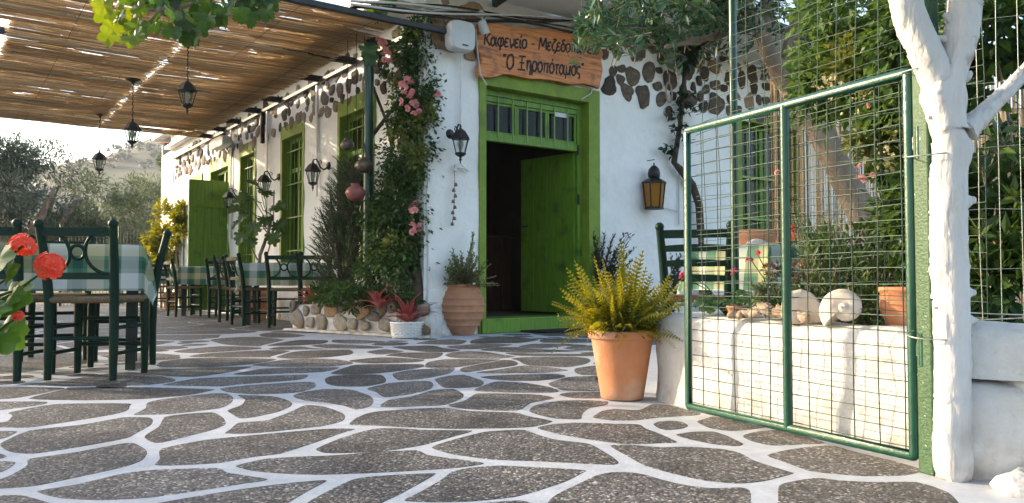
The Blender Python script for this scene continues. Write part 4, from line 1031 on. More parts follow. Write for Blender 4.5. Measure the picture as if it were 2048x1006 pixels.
a, b = UL(452, 268, .25), UL(424, 303, .25)
speaker(ML, a[0], b[0], b[1], a[1], .2, 'white loudspeaker high on the long side wall below the eave', .1)
# conduits and cables
m2 = MB(MF); u = UF(917, 200)[0]; m2.tube([(u, .045, UF(917, 112)[1]), (u, .045, UF(917, 258)[1])], .012, 6); tag(m2.build('conduit', 'white_paint'), 'white cable conduit from the loudspeaker down to the wall lantern', 'conduit', 'white conduits')
for k, px in enumerate((640, 541, 468)):
    u = pipe_u[k]; m2 = MB(ML); m2.box(u - .03, u + .03, .03, .06, 1.7 - .2 * k, 3.2); tag(m2.build('conduit', 'white_paint', None, .008), ('white conduit above the lantern nearest the rosemary', 'white conduit between the second and third green windows', 'white conduit beside the loudspeaker of the long side')[k], 'conduit', 'white conduits')
cab = thing('cable_bundle', 'dark bundle of sagging cables strung along the top of the entrance wall', 'cables', MF @ Vector((1.3, .1, 3.6)))
for k in range(7):
    m2 = MB(); pts = []
    z0, z1 = R(-12, 26), R(-8, 14)
    for i in range(15):
        s_ = i / 14; px = lerp(700, 1190, s_); py = lerp(2 + z0 * .5, 52 + z1, s_) + 5 * math.sin(s_ * math.pi * (2 + k % 3) + k)
        uu, zz = UF(px, py, .1 + .015 * k); pts.append(MF @ Vector((uu, .1 + .015 * k, zz)))
    m2.tube(pts, R(.006, .014), 6); m2.build('cable', 'cable' if k % 3 else 'cable_white', cab)
m2 = MB(MF); a, b = UF(962, 100, .05), UF(972, 172, .05); pts = [UF(x, y, .07) for x, y in ((946, 60), (950, 110), (955, 150), (968, 172), (1100, 200), (1165, 198), (1185, 186), (1195, 150))]
m2.tube([(p[0], .125, p[1]) for p in pts[:4]], .007, 6); m2.tube([(p[0], .045, p[1]) for p in pts[5:]], .007, 6); m2.build('cable', 'cable_white', cab)

# sign
outline = [(957, 45), (975, 45), (1000, 48), (1030, 54), (1050, 55), (1075, 58), (1100, 58), (1130, 63), (1150, 63), (1180, 68), (1205, 70), (1203, 95), (1207, 108), (1203, 120), (1206, 140), (1203, 158), (1199, 177),
           (1186, 172), (1165, 167), (1140, 169), (1120, 164), (1100, 160), (1080, 158), (1060, 158), (1040, 154), (1020, 149), (1005, 149), (990, 154), (975, 156), (958, 152), (956, 135), (963, 120), (957, 105), (953, 88), (956, 62)]
us = [UF(x, y, .09) for x, y in outline]; sc_ = MF @ Vector((sum(p[0] for p in us) / len(us), .06, sum(p[1] for p in us) / len(us)))
sg = thing('sign', 'rough orange wooden sign with black Greek lettering over the entrance', 'sign', sc_)
m2 = MB(MF); n = len(us)
cu_, cz_ = sum(p[0] for p in us) / n, sum(p[1] for p in us) / n
sh = lambda k: [(cu_ + (p[0] - cu_) * k, cz_ + (p[1] - cz_) * k) for p in us]
v = [(a, .045, b) for a, b in us] + [(a, .085, b) for a, b in us] + [(a, .095, b) for a, b in sh(.985)]
m2.add(v, [(i, (i + 1) % n, n + (i + 1) % n, n + i) for i in range(n)] + [(n + i, n + (i + 1) % n, 2 * n + (i + 1) % n, 2 * n + i) for i in range(n)] + [tuple(range(n))[::-1], tuple(range(2 * n, 3 * n))])
m2.build('board', 'sign_wood', sg)
O_ = [(.62, .55), (.55, .88), (.30, 1.0), (.08, .80), (.04, .42), (.18, .06), (.42, .02), (.60, .28), (.62, .55)]
E_ = [(.52, .90), (.30, 1.0), (.10, .84), (.18, .58), (.36, .53), (.12, .46), (.03, .22), (.20, .0), (.54, .12)]
A_L = [(.66, 1.0), (.56, .5), (.42, .10), (.22, .0), (.04, .24), (.06, .66), (.24, .98), (.44, .84), (.56, .45), (.70, .04), (.80, .06)]
TON = [(.30, 1.22), (.42, 1.50)]
GLY = {'Κ': (.86, [[(.12, 1.42), (.10, .0)], [(.74, 1.40), (.16, .66)], [(.30, .78), (.52, .36), (.82, .0)]]),
 'α': (.84, [A_L]), 'φ': (.92, [[(.40, .98), (.10, .80), (.06, .34), (.30, .02), (.66, .12), (.80, .55), (.66, .95), (.48, .90), (.44, .4), (.40, -.45)]]),
 'ε': (.62, [E_]), 'ν': (.70, [[(.04, .98), (.28, .02), (.36, .06), (.62, .62), (.58, .98)]]), 'ί': (.34, [[(.10, .98), (.10, .16), (.22, .0), (.32, .08)], [(.12, 1.20), (.26, 1.48)]]),
 'ο': (.72, [O_]), '-': (.70, [[(.14, .58), (.56, .58)]]), 'Μ': (1.18, [[(.04, .0), (.20, 1.42), (.52, .42), (.92, 1.42), (1.08, .0)]]),
 'ζ': (.66, [[(.12, 1.36), (.56, 1.36), (.16, .84), (.06, .36), (.26, .04), (.54, .0), (.52, -.24), (.34, -.34)]]), 'δ': (.74, [[(.56, 1.30), (.30, 1.38), (.22, 1.12), (.60, .72), (.58, .22), (.32, .0), (.06, .26), (.12, .74), (.42, .86)]]),
 'π': (.84, [[(.02, .92), (.80, .96)], [(.22, .92), (.18, .02)], [(.60, .94), (.58, .14), (.72, .02)]]), 'ω': (1.0, [[(.16, .98), (.04, .5), (.16, .04), (.34, .06), (.46, .5), (.58, .06), (.76, .04), (.88, .5), (.76, .98)]]),
 'λ': (.76, [[(.08, 1.40), (.24, 1.32), (.66, .04)], [(.40, .78), (.06, .0)]]), '"': (.50, [[(.14, 1.46), (.08, 1.14)], [(.32, 1.46), (.28, 1.14)]]),
 'Ο': (1.0, [[(.86, .74), (.72, 1.32), (.42, 1.42), (.12, 1.12), (.06, .5), (.26, .04), (.58, .02), (.82, .38), (.86, .74)]]), 'Ξ': (1.02, [[(.02, 1.38), (.92, 1.40)], [(.14, .74), (.78, .74)], [(-.02, .02), (.96, .02)], [(.46, 1.36), (.46, .04)]]),
 'η': (.74, [[(.04, .90), (.14, .98), (.16, .02)], [(.16, .62), (.36, .98), (.56, .86), (.58, .2), (.56, -.42)]]), 'ρ': (.74, [[(.08, -.44), (.08, .55), (.24, .98), (.52, .92), (.64, .5), (.48, .06), (.22, .04), (.10, .3)]]),
 'ό': (.72, [O_, TON]), 'τ': (.64, [[(.02, .92), (.60, .96)], [(.30, .94), (.28, .14), (.44, .0)]]), 'μ': (.80, [[(.06, -.44), (.14, .98)], [(.12, .3), (.24, .04), (.44, .10), (.58, .4)], [(.60, .98), (.58, .14), (.72, .02)]]),
 'ς': (.62, [[(.56, .90), (.30, 1.0), (.06, .70), (.12, .34), (.46, .16), (.48, -.16), (.26, -.26)]]), ' ': (.44, [])}
def smooth(pts, k=5):
    if len(pts) < 3: return [Vector((*p, 0)) for p in pts]
    P = [Vector((*p, 0)) for p in pts]; out = []
    for i in range(len(P) - 1):
        p0, p1, p2, p3 = P[max(i - 1, 0)], P[i], P[i + 1], P[min(i + 2, len(P) - 1)]
        for j in range(k):
            t = j / k; out.append(.5 * ((2 * p1) + (p2 - p0) * t + (2 * p0 - 5 * p1 + 4 * p2 - p3) * t * t + (3 * p1 - p0 - 3 * p2 + p3) * t ** 3))
    return out + [P[-1]]
def lettering(body, x0, x1, base, xh):
    """brush lettering painted on the board between two measured ends"""
    tot = sum(GLY[ch][0] for ch in body); ua, za = UF(x0, base[0], .096); ub, zb = UF(x1, base[1], .096); sx = (ub - ua) / tot; x = 0; lay = 0
    for ch in body:
        adv, strokes = GLY[ch]; mb = MB(MF)
        for st in strokes:
            pts = smooth(st); n = len(pts); V = []; F = []; lay = (lay + 1) % 6
            for i, p in enumerate(pts):
                d = (pts[min(i + 1, n - 1)] - pts[max(i - 1, 0)]).normalized(); w_ = (.115 + .02 * math.sin(i * .9 + x * 3)) * (.8 if i in (0, n - 1) else 1)
                for s_ in (-1, 1):
                    q = p + Vector((-d.y, d.x, 0)) * w_ * s_; gx = x + q.x + q.y * .09
                    V.append((ua + gx * sx, .0962 + lay * .0005, lerp(za, zb, gx / tot) + q.y * xh))
            F = [(2 * i, 2 * i + 1, 2 * i + 3, 2 * i + 2) for i in range(n - 1)]; mb.add(V, F)
        if strokes: mb.build('letter', 'ink', sg)
        x += adv
lettering('Καφενείο - Μεζεδοπωλείο', 967, 1198, (90, 109), .098)
lettering('"Ο Ξηροπόταμος"', 1004, 1168, (136, 153), .112)
# white spot lamp over the sign
P = MF @ Vector((UF(966, 52, .2)[0], .2, UF(966, 52, .2)[1]))
t = thing('spot_lamp', 'small white spot lamp clipped over the upper corner of the orange sign', 'spot lamp', P)
m2 = MB(Matrix.Translation(P) @ Matrix.Rotation(.35, 4, 'X') @ Matrix.Rotation(-.3, 4, 'Y')); m2.lathe([(.05, -.085), (.052, -.075), (.046, .05), (.03, .062), (.0, .065)], n=16); m2.build('lamp_head', 'white_plastic', t)
m2 = MB(); m2.tube([P + Vector((0, 0, .06)), P + Vector((-.02, .03, .12)), P + Vector((-.03, .12, .16))], .012, 7); m2.ball(P + Vector((-.03, .10, .16)), .05, 10, 6); m2.build('lamp_arm', 'white_plastic', t)

# white ornament with a string of bells
P = MF @ Vector((UF(920, 330, .05)[0], .05, UF(920, 330, .05)[1]))
t = thing('wall_ornament', 'white driftwood ornament on the wall below the entrance lantern', 'ornament', P)
m2 = MB()
for a0, a1 in (((-.07, -.06), (0, .03)), ((.09, -.07), (-.0, .03)), ((-.07, -.03), (.09, -.03)), ((-.085, -.05), (-.02, -.085)), ((.03, -.01), (.12, -.06))):
    q0, q1 = P + B_ * a0[0] + Vector((0, 0, a0[1])), P + B_ * a1[0] + Vector((0, 0, a1[1])); m2.tube([q0, q0.lerp(q1, .5) + BN * .012, q1], [.010, .013, .008], 6)
m2.build('driftwood_piece', 'white_paint', t)
t = thing('bell_string', 'string of little metal bells hanging on the white wall beside the entrance', 'bell string', P + Vector((0, 0, -.1)))
q = MF @ Vector((UF(909, 352, .05)[0], .05, UF(909, 352, .05)[1])); e = MF @ Vector((UF(905, 448, .05)[0], .05, UF(905, 448, .05)[1]))
m2 = MB(); m2.tube([q + Vector((0, 0, .12)), q, q.lerp(e, .5) + B_ * .012, e], .005, 5); m2.build('string', 'driftwood', t)
for k in range(8):
    p = q.lerp(e, .18 + .82 * k / 7) + B_ * (.012 * (-1) ** k) + BN * .015
    m2 = MB(); m2.lathe([(.004, .02), (.014, .012), (.019, -.006), (.021, -.018), (.0, -.02)], p, 9); m2.build('bell', 'bronze', t)
# rope loop and tag on the stones
P = MF @ Vector((UF(1338, 185, .06)[0], .06, UF(1338, 185, .06)[1]))
m2 = MB(); pts = []
for k in range(20):
    a = 2 * math.pi * k / 20; pts.append(P + B_ * (.055 * math.sin(a)) + Vector((0, 0, .13 * math.cos(a) - .015 * math.sin(a))))
m2.tube(pts, .012, 6, closed=True); m2.tube([P + Vector((0, 0, .12)), P + Vector((.01, 0, .24))], .012, 6)
tag(m2.build('rope_loop', 'driftwood'), 'old rope loop hung from the bare stones of the entrance wall', 'rope')
m2 = MB(); q = MF @ Vector((UF(1338, 221, .05)[0], .05, UF(1338, 221, .05)[1])); m2.ball(q, .06, 8, 6, sq=(.8, .4, 1.1)); tag(m2.build('wooden_clapper', 'bark_dark'), 'small dark wooden clapper on the wall under the rope loop', 'ornament')

# ================================================================== CHAIRS AND TABLES
def make_chair(label, kind='rings', seatm='rush'):
    t = thing('taverna_chair', label, 'chair', (0, 0, 0), 'dark green taverna chairs')
    def post(s):
        m = MB(); x = s * .185; m.tube([(x, -.185, 0), (x, -.18, .25), (x, -.185, .47), (x * 1.05, -.215, .68), (x * 1.12, -.262, .885)], [.021, .026, .027, .026, .023], 10)
        m.ball((x * 1.125, -.266, .897), .028, 10, 6); m.build('rear_post', 'chair_paint', t)
        m = MB(); m.tube([(s * .205, .19, 0), (s * .205, .19, .25), (s * .20, .185, .462)], [.020, .025, .027], 10); m.build('leg', 'chair_paint', t)
    post(-1); post(1)
    m = MB(); n = 7; v = []; f = []
    hs = [(-.175, -.18), (.175, -.18), (.20, .20), (-.20, .20)]
    for j in range(n):
        for i in range(n):
            a, b = i / (n - 1), j / (n - 1); x = lerp(lerp(hs[0][0], hs[1][0], a), lerp(hs[3][0], hs[2][0], a), b); y = lerp(-.185, .205, b)
            dp = -.016 * math.sin(a * math.pi) * math.sin(b * math.pi); v.append((x, y, .478 + dp))
    for j in range(n - 1):
        for i in range(n - 1): f.append((j * n + i, j * n + i + 1, (j + 1) * n + i + 1, (j + 1) * n + i))
    m.add(v, f, True)
    e = [.172, .198]
    m.tube([(-e[0], -.19, .462), (e[0], -.19, .462)], .020, 8); m.tube([(-e[1], .205, .462), (e[1], .205, .462)], .021, 8)
    m.tube([(-e[0], -.185, .462), (-e[1], .2, .462)], .020, 8); m.tube([(e[0], -.185, .462), (e[1], .2, .462)], .020, 8)
    m.add([(-e[0], -.185, .452), (e[0], -.185, .452), (e[1], .2, .452), (-e[1], .2, .452)], [(3, 2, 1, 0)])
    m.build('seat', seatm, t)
    m = MB()
    for s in (-1, 1):
        for z in (.15, .30): m.tube([(s * .185, -.182, z), (s * .205, .19, z)], .012, 7)
    for z in (.18, .34): m.tube([(-.205, .19, z), (.205, .19, z)], .012, 7)
    m.tube([(-.185, -.182, .24), (.185, -.182, .24)], .012, 7); m.build('stretcher', 'chair_paint', t)
    yb = lambda z: -.185 - max(0, z - .47) * .185
    def rail(z, h, name='back_rail', bow=.0):
        m = MB(); k = 8; v = []; f = []
        for i in range(k + 1):
            x = lerp(-.197, .197, i / k); dy = -.012 * math.sin(i / k * math.pi); top = bow * math.sin(i / k * math.pi)
            for yy_, zz in ((-.011, -h / 2), (.011, -h / 2), (.011, h / 2 + top), (-.011, h / 2 + top)): v.append((x, yb(z) + dy + yy_, z + zz))
        for i in range(k):
            for c in range(4): f.append((i * 4 + c, (i + 1) * 4 + c, (i + 1) * 4 + (c + 1) % 4, i * 4 + (c + 1) % 4))
        m.add(v, f); m.build(name, 'chair_paint', t, .003)
    rail(.852, .050)
    if kind == 'rings':
        rail(.60, .040)
        m = MB()
        def arc(cx, cz, r, a0, a1, k=18, tr=.0105):
            pts = []
            for i in range(k + 1):
                a = lerp(a0, a1, i / k); z = cz + r * math.sin(a); pts.append((cx + r * math.cos(a), yb(z) - .008, z))
            m.tube(pts, tr, 7)
        arc(0, .735, .040, 0, 2 * math.pi)
        arc(-.165, .735, .122, -math.pi / 2, math.pi / 2); arc(.165, .735, .122, math.pi / 2, 3 * math.pi / 2)
        m.build('ring_work', 'chair_paint', t)
    else:
        for z in (.585, .675, .765): rail(z, .036, 'slat', .008)
    return t
chairA = make_chair('dark green chair with ring-worked back, drawn up before the nearest checked table')
spots = [  # x, y, turn, label
    (-3.02, 4.74, .10, 'dark green chair at the picture edge behind the red geranium, beside the nearest ring-backed chair'),
    (-2.70, 5.58, 1.994, 'dark green chair seen edge-on past the hanging cloth corner of the nearest table'),
    (-3.36, 5.92, -2.72, 'dark green chair beyond the nearest checked table, its top rail showing over the cloth'),
    (D(567, 600, 9.75).x, 9.94, .06, 'ring-backed green chair before the middle of the checked table by the second window'),
    (D(634, 600, 9.75).x, 9.93, -.10, 'ring-backed green chair half hidden by the rosemary and red bromeliad'),
    (D(503, 600, 10.45).x, 10.45, -.85, 'green chair turned sideways at the end of the checked table by the second window'),
    (D(474, 600, 11.25).x, 11.25, -1.5, 'green chair side-on in front of the potted large-leaved plant'),
    (D(441, 600, 12.35).x, 12.55, .03, 'ring-backed green chair in front of the open green plank leaf'),
    (D(368, 600, 12.9).x, 12.9, -.85, 'green chair turned sideways at the end of the table before the plank leaf'),
]
CH = [chairA]
for x, y, rz, lab in spots:
    c = copy_tree(chairA, (x, y, .006), rz, lab); CH.append(c)
chairA.location = (-2.49, 4.81, .006); chairA.rotation_euler = (0, 0, .03)
lad = make_chair('ladder-backed green chair farthest along the terrace, before the yellow-green shrubs', 'ladder', 'leather')
lad2 = copy_tree(lad, (D(296, 600, 15.9).x - .1, 15.9, .006), -1.2, 'green chair side-on at the farthest table near the wire fence')
lad3 = copy_tree(lad, (1.17, 5.0, .006), -.32, 'green chair with slatted back standing behind the wire gate')
lad.location = (D(322, 600, 15.1).x, 15.1, .006); lad.rotation_euler = (0, 0, .05)
for c in CH[4:10]:
    for ch in c.children:
        if ch.name.startswith('seat'):
            pass

def table(x, y, lx, ly, rz, label, clabel, drop=.30, top=.80):
    t = thing('table', label, 'table', (x, y, .006), 'square-legged tables under checked cloths'); t.rotation_euler = (0, 0, rz)
    m = MB(); m.box(-lx / 2, lx / 2, -ly / 2, ly / 2, top - .03, top); o = link('tabletop', m.mesh('tabletop', M['dark_wood']), t)
    for sx in (-1, 1):
        for sy in (-1, 1):
            m = MB(); cx, cy = sx * (lx / 2 - .06), sy * (ly / 2 - .06); m.box(cx - .03, cx + .03, cy - .03, cy + .03, 0, top - .031); link('leg', m.mesh('leg', M['dark_wood']), t)
    m = MB()
    for sx in (-1, 1): m.box(sx * (lx / 2 - .06) - .01, sx * (lx / 2 - .06) + .01, -ly / 2 + .091, ly / 2 - .091, top - .12, top - .031)
    for sy in (-1, 1): m.box(-lx / 2 + .091, lx / 2 - .091, sy * (ly / 2 - .06) - .01, sy * (ly / 2 - .06) + .01, top - .12, top - .031)
    link('apron', m.mesh('apron', M['dark_wood']), t)
    # cloth: lies on the top, hangs with folds, corners reach lower
    nx, ny = 66, 56; V = []; UVs = []; ph = R(0, 6)
    a, b = lx / 2 + .004, ly / 2 + .004
    for j in range(ny):
        for i in range(nx):
            s = lerp(-a - drop, a + drop, i / (nx - 1)); q = lerp(-b - drop, b + drop, j / (ny - 1))
            ex, ey = max(0, abs(s) - a), max(0, abs(q) - b); sx, sy = math.copysign(1, s), math.copysign(1, q)
            cx, cy = max(-a, min(a, s)), max(-b, min(b, q)); L = math.hypot(ex, ey); z = top + .004
            if L > 0:
                ox, oy = sx * ex / L, sy * ey / L
                corner = min(ex, ey) / max(ex, ey) if max(ex, ey) > 0 else 0
                per = (s if ey > ex else q) * 1.0
                fold = .014 * math.sin(per * 21 + ph) * min(1, L / .12) + .02 * math.sin(per * 8.3 + ph * 2) * min(1, L / .2)
                out = .012 + .10 * L * (1 + 1.4 * corner) + fold
                rb = min(1, L / .03)
                cx += ox * out * rb; cy += oy * out * rb; z -= L * (.985 - .05 * corner)
            else: z += .0015 * noise.noise(Vector((s * 6, q * 6, ph)))
            V.append((cx, cy, z)); UVs.append((s + 3 + x, q + 3 + y))
    F = [(j * nx + i, j * nx + i + 1, (j + 1) * nx + i + 1, (j + 1) * nx + i) for j in range(ny - 1) for i in range(nx - 1)]
    me = np_mesh('tablecloth', V, F, M['check'], smooth=True, uv=UVs)
    c = link('tablecloth', me, None, (x, y, .006), (0, 0, rz)); tag(c, clabel, 'tablecloth', 'green and white checked tablecloths')
    return t
table(-3.09, 5.24, 1.22, .70, .42, 'dark table nearest the viewer, behind the first ring-backed chair', 'green, white and straw checked cloth on the nearest table, its corner hanging low')
table(-2.98, 10.62, 1.02, .62, .10, 'dark table in front of the second green window, beside the rosemary', 'checked green and white cloth on the table beside the rosemary bush')
table(-4.92, 13.35, 1.02, .66, .12, 'dark table in front of the open green plank leaf', 'checked cloth on the table in front of the green plank leaf')
table(-6.85, 16.0, .95, .7, .12, 'dark table farthest along the terrace near the wire fence', 'pale checked cloth on the farthest table near the wire fence')
table(1.95, 5.6, 1.1, .75, .45, 'table standing behind the wire gate and low white wall', 'checked straw and green cloth on the table behind the wire gate')

# ================================================================== POTS
def pot(name, label, c, prof, m, n=40, bump=None, extra=None, group=None):
    t = thing(name, label, 'flower pot', c, group)
    mb = MB(Matrix.Translation(c)); mb.lathe(prof, n=n); mb.build('body', m, t)
    r = prof[-1][0]
    mb = MB(Matrix.Translation(c)); mb.lathe([(r - .003, prof[-1][1]), (.0, prof[-1][1] + .015)], n=n); mb.build('soil', 'soil', t)
    return t
# big ribbed oil-jar
c = G(924, 670); c = c + Vector((0, .03, .006))
prof = []
for k in range(60):
    s = k / 59; z = s * .50
    r = .135 + .125 * math.sin(min(1, s / .62) * math.pi / 2) if s < .62 else .26 - .07 * ((s - .62) / .38) ** 1.7
    rib = 0
    for zr in (.10, .17, .245, .315, .385, .45): rib += .012 * math.exp(-((z - zr) / .010) ** 2)
    prof.append((r * .92 + rib, z))
prof += [(.178, .505), (.196, .510), (.200, .522), (.196, .534), (.165, .535), (.15, .50)]
jar = pot('terracotta_jar', 'big ribbed terracotta jar beside the green entrance', c, prof, 'terracotta_old', 48)
JAR = c
# tall smooth pot with the fern
c = G(1252, 806) + Vector((0, .13, .006)); FERN = c
prof = [(.098, 0), (.104, .004), (.108, .03), (.150, .285), (.153, .29), (.162, .292), (.166, .30), (.166, .325), (.160, .332), (.146, .332), (.142, .30)]
pot('terracotta_pot', 'smooth orange terracotta pot holding the fern at the end of the low wall', c, prof, 'terracotta', 48, group='terracotta pots')
# pot under the large-leaved plant, pot on the wall behind the gate, white pot by the door
c = D(512, 640, 11.7); c.z = .006; PHIL = c
pot('terracotta_pot', 'terracotta pot among chair legs under the large-leaved plant', c, [(.13, 0), (.14, .03), (.17, .36), (.185, .365), (.188, .42), (.17, .425), (.16, .39)], 'terracotta', 28, group='terracotta pots')
WN = Vector((.894, .447, 0)); WD = Vector((-.447, .894, 0))
wallpt = lambda s, o=0, z=0: gate_a + WD * s + WN * o + Vector((0, 0, z))      # along the low wall, across it
c = D(1815, 640, 2.95); c.z = .40; WPOT = c
pot('terracotta_pot', 'small round terracotta pot on the low white wall beside the gate post', c, [(.05, 0), (.06, .005), (.088, .05), (.095, .09), (.092, .135), (.098, .138), (.098, .155), (.085, .157), (.08, .14)], 'terracotta', 28, group='terracotta pots')
c = D(1195, 600, 9.75); c.z = .006; WHP = c
pot('white_pot', 'white pot half hidden behind the fern beside the entrance', c, [(.14, 0), (.15, .02), (.19, .34), (.20, .345), (.20, .38), (.18, .38)], 'white_paint', 28)
c = D(340, 600, 15.6); c.z = .006
pot('terracotta_pot', 'small terracotta pot under the farthest chairs', c, [(.10, 0), (.14, .28), (.15, .29), (.15, .33), (.13, .33)], 'terracotta', 20, group='terracotta pots')
# white wicker basket
c = G(812, 678) + Vector((0, .13, .006)); BASK = c
t = thing('wicker_basket', 'white painted wicker basket holding a red bromeliad before the stone planter', 'basket', c)
for k in range(9):
    m2 = MB(); pts = []
    for i in range(64):
        a = 2 * math.pi * i / 64; r = .150 + .002 * k + .0075 * math.cos(16 * a + math.pi * (k % 2)); pts.append(c + Vector((r * math.cos(a), r * math.sin(a), .014 + k * .0148)))
    m2.tube(pts, .0072, 6, closed=True); m2.build('weave', 'white_paint', t)
m2 = MB()
for k in range(32):
    a = 2 * math.pi * (k + .25) / 32; m2.tube([c + Vector((.149 * math.cos(a), .149 * math.sin(a), 0)), c + Vector((.165 * math.cos(a), .165 * math.sin(a), .15))], .005, 5)
m2.build('stakes', 'white_paint', t)['kind'] = 'stuff'
m2 = MB(); pts = [c + Vector((.168 * math.cos(2 * math.pi * i / 48), .168 * math.sin(2 * math.pi * i / 48), .152 + .003 * math.sin(i * 2))) for i in range(48)]; m2.tube(pts, .012, 7, closed=True); m2.build('rim', 'white_paint', t)
m2 = MB(); m2.lathe([(.14, .004), (.145, .11), (.0, .125)], c, 24); m2.build('filling', 'rock_pale', t)

# ================================================================== STONE PLANTER
pA, pB = G(852, 677), G(584, 661); dAB = (pB - pA).normalized(); nAB = Vector((dAB.y, -dAB.x, 0));
if nAB.y > 0: nAB = -nAB
LAB = (pB - pA).length; MP = Matrix(((dAB.x, nAB.x, 0, pA.x), (dAB.y, nAB.y, 0, pA.y), (0, 0, 1, 0), (0, 0, 0, 1)))
def to_wall(p):
    r = p - CORNER; return p - AN * max(0, r.dot(AN)) * 1.0
pl_ = thing('stone_planter', 'low planter of rough stones with whitewashed joints at the house corner', 'planter', pA.lerp(pB, .5))
def lumpy(path, wid, h, name, m, parent, seed=0, amp=.02, step=.05, rt=.05, base=0.0, cap=True, prof=None):
    pts = [Vector(p) for p in path]; out = [pts[0]]
    for a, b in zip(pts, pts[1:]):
        k = max(1, int((b - a).length / step))
        out += [a.lerp(b, (i + 1) / k) for i in range(k)]
    w = wid / 2; zz = list(np.linspace(0, h - rt, max(3, int(h / step)))); cs = [(-w, z) for z in zz]
    cs += [(-w + rt * .3, h - rt * .3), (-w + rt, h)] + [(x, h) for x in np.linspace(-w + rt, w - rt, max(3, int(wid / step)))[1:-1]] + [(w - rt, h), (w - rt * .3, h - rt * .3)] + [(w, z) for z in zz[::-1]]
    V = []; F = []; k = len(cs); n = len(out)
    for i, p in enumerate(out):
        d = (out[min(i + 1, n - 1)] - out[max(i - 1, 0)]).normalized(); x = Vector((d.y, -d.x, 0))
        for o, z in cs:
            q = p + x * o + Vector((0, 0, base + z)); e = Vector((q.x * 2.2, q.y * 2.2, q.z * 2.6 + seed))
            f = amp * (noise.fractal(e, 1, 2, 4))
            if i in (0, n - 1): q = q - d * (0 if 0 < z < h else 0)
            q = q + x * (f * (1 if o > 0 else -1)) + Vector((0, 0, f * .6 if z > h * .9 else 0)); V.append(q)
    for i in range(n - 1):
        for j in range(k - 1): F.append((i * k + j, i * k + j + 1, (i + 1) * k + j + 1, (i + 1) * k + j))
    off_ = wloc(parent)
    mb = MB(); mb.add(V, F, True)
    # rounded ends
    for i0, s in ((0, -1), (n - 1, 1)):
        ring = V[i0 * k:(i0 + 1) * k]; cen = sum(ring, Vector()) / k
        d = (out[1] - out[0]).normalized() * -1 if i0 == 0 else (out[-1] - out[-2]).normalized()
        r1 = [q.lerp(Vector((cen.x, cen.y, q.z)), .18) .lerp(q, 0) + d * (rt * .75) for q in ring]
        fs = [(j, j + 1, k + j + 1, k + j) for j in range(k - 1)]; fs = fs if s > 0 else [f[::-1] for f in fs]
        mb.add(ring + r1, fs, True); mb.add(r1, [tuple(range(k)) if s > 0 else tuple(range(k))[::-1]], False)
    return mb.build(name, m, parent)
bend = pB + (-AN) * .0
ret = pB - AN * ((pB - CORNER).dot(AN) - .02)
mort = lumpy([pA - nAB * .11, pB - nAB * .11 - dAB * .02, ret - nAB * .05], .20, .30, 'mortar_wall', 'whitewash_fine', pl_, 3, .02)
m2 = MB(MP); m2.add([(-.03, .10, .006), (LAB + .06, .09, .006), (LAB + .05, -.1, .006), (-.03, -.1, .006), (-.03, .085, .03), (LAB + .05, .075, .03), (LAB + .04, -.1, .03), (-.03, -.1, .03)], [(4, 5, 6, 7), (0, 1, 5, 4), (1, 2, 6, 5), (3, 0, 4, 7)])
m2.build('plinth', 'whitewash_fine', pl_)
random.seed(19)
frieze(MP, pl_, .03, LAB, .09, .30, .25, ('rock', 'rock', 'rock', 'rock', 'rock_brown'), 4, (), .475)
put_stone(MP, .50, -.04, .325, .24, .10, .16, 'rock_brown', pl_, 0)
MP2 = Matrix(((-nAB.x, dAB.x, 0, pB.x), (-nAB.y, dAB.y, 0, pB.y), (0, 0, 1, 0), (0, 0, 0, 1)))
frieze(MP2, pl_, .02, .5, .09, .29, .24, ('rock', 'rock', 'rock_brown'), .8, (), .415)
m2 = MB(); q = [pA - nAB * .15, pB - nAB * .15, ret, CORNER + AN * .02]; m2.prism([(p.x, p.y) for p in q], .01, .26); m2.build('soil', 'soil', pl_)

# ================================================================== LOW WALLS, GATE, FENCE
t = thing('low_wall', 'low whitewashed wall behind the green wire gate', 'wall', wallpt(.7))
lumpy([wallpt(-.30, .17), wallpt(.5, .17), wallpt(1.0, .17), wallpt(1.48, .17), wallpt(1.60, .26), wallpt(1.78, .52)], .30, .415, 'wall_body', 'whitewash_fine', t, 5, .022, .04, .06)
t = thing('garden_wall', 'white block wall with a dark open joint beyond the white tree trunk', 'wall', (1.6, 2.4, 0))
for z0, z1, sd in ((0, .275, 2), (.292, .455, 8)):
    lumpy([(1.36, 2.50, 0), (1.60, 2.37, 0), (2.3, 2.0, 0)], .24, z1 - z0, 'block', 'whitewash_fine', t, sd, .03, .04, .05, base=z0)
m2 = MB(); m2.ball((1.46, 2.20, -.01), .10, 24, 16, sq=(1.3, 1.0, .7)); o = m2.build('limed_stone', 'whitewash_fine'); tag(o, 'lumpy limewashed stone on the ground by the white block wall', 'stone')
for v in o.data.vertices: v.co += v.normal * .05 * noise.fractal(v.co * 11, 1, 2, 5)

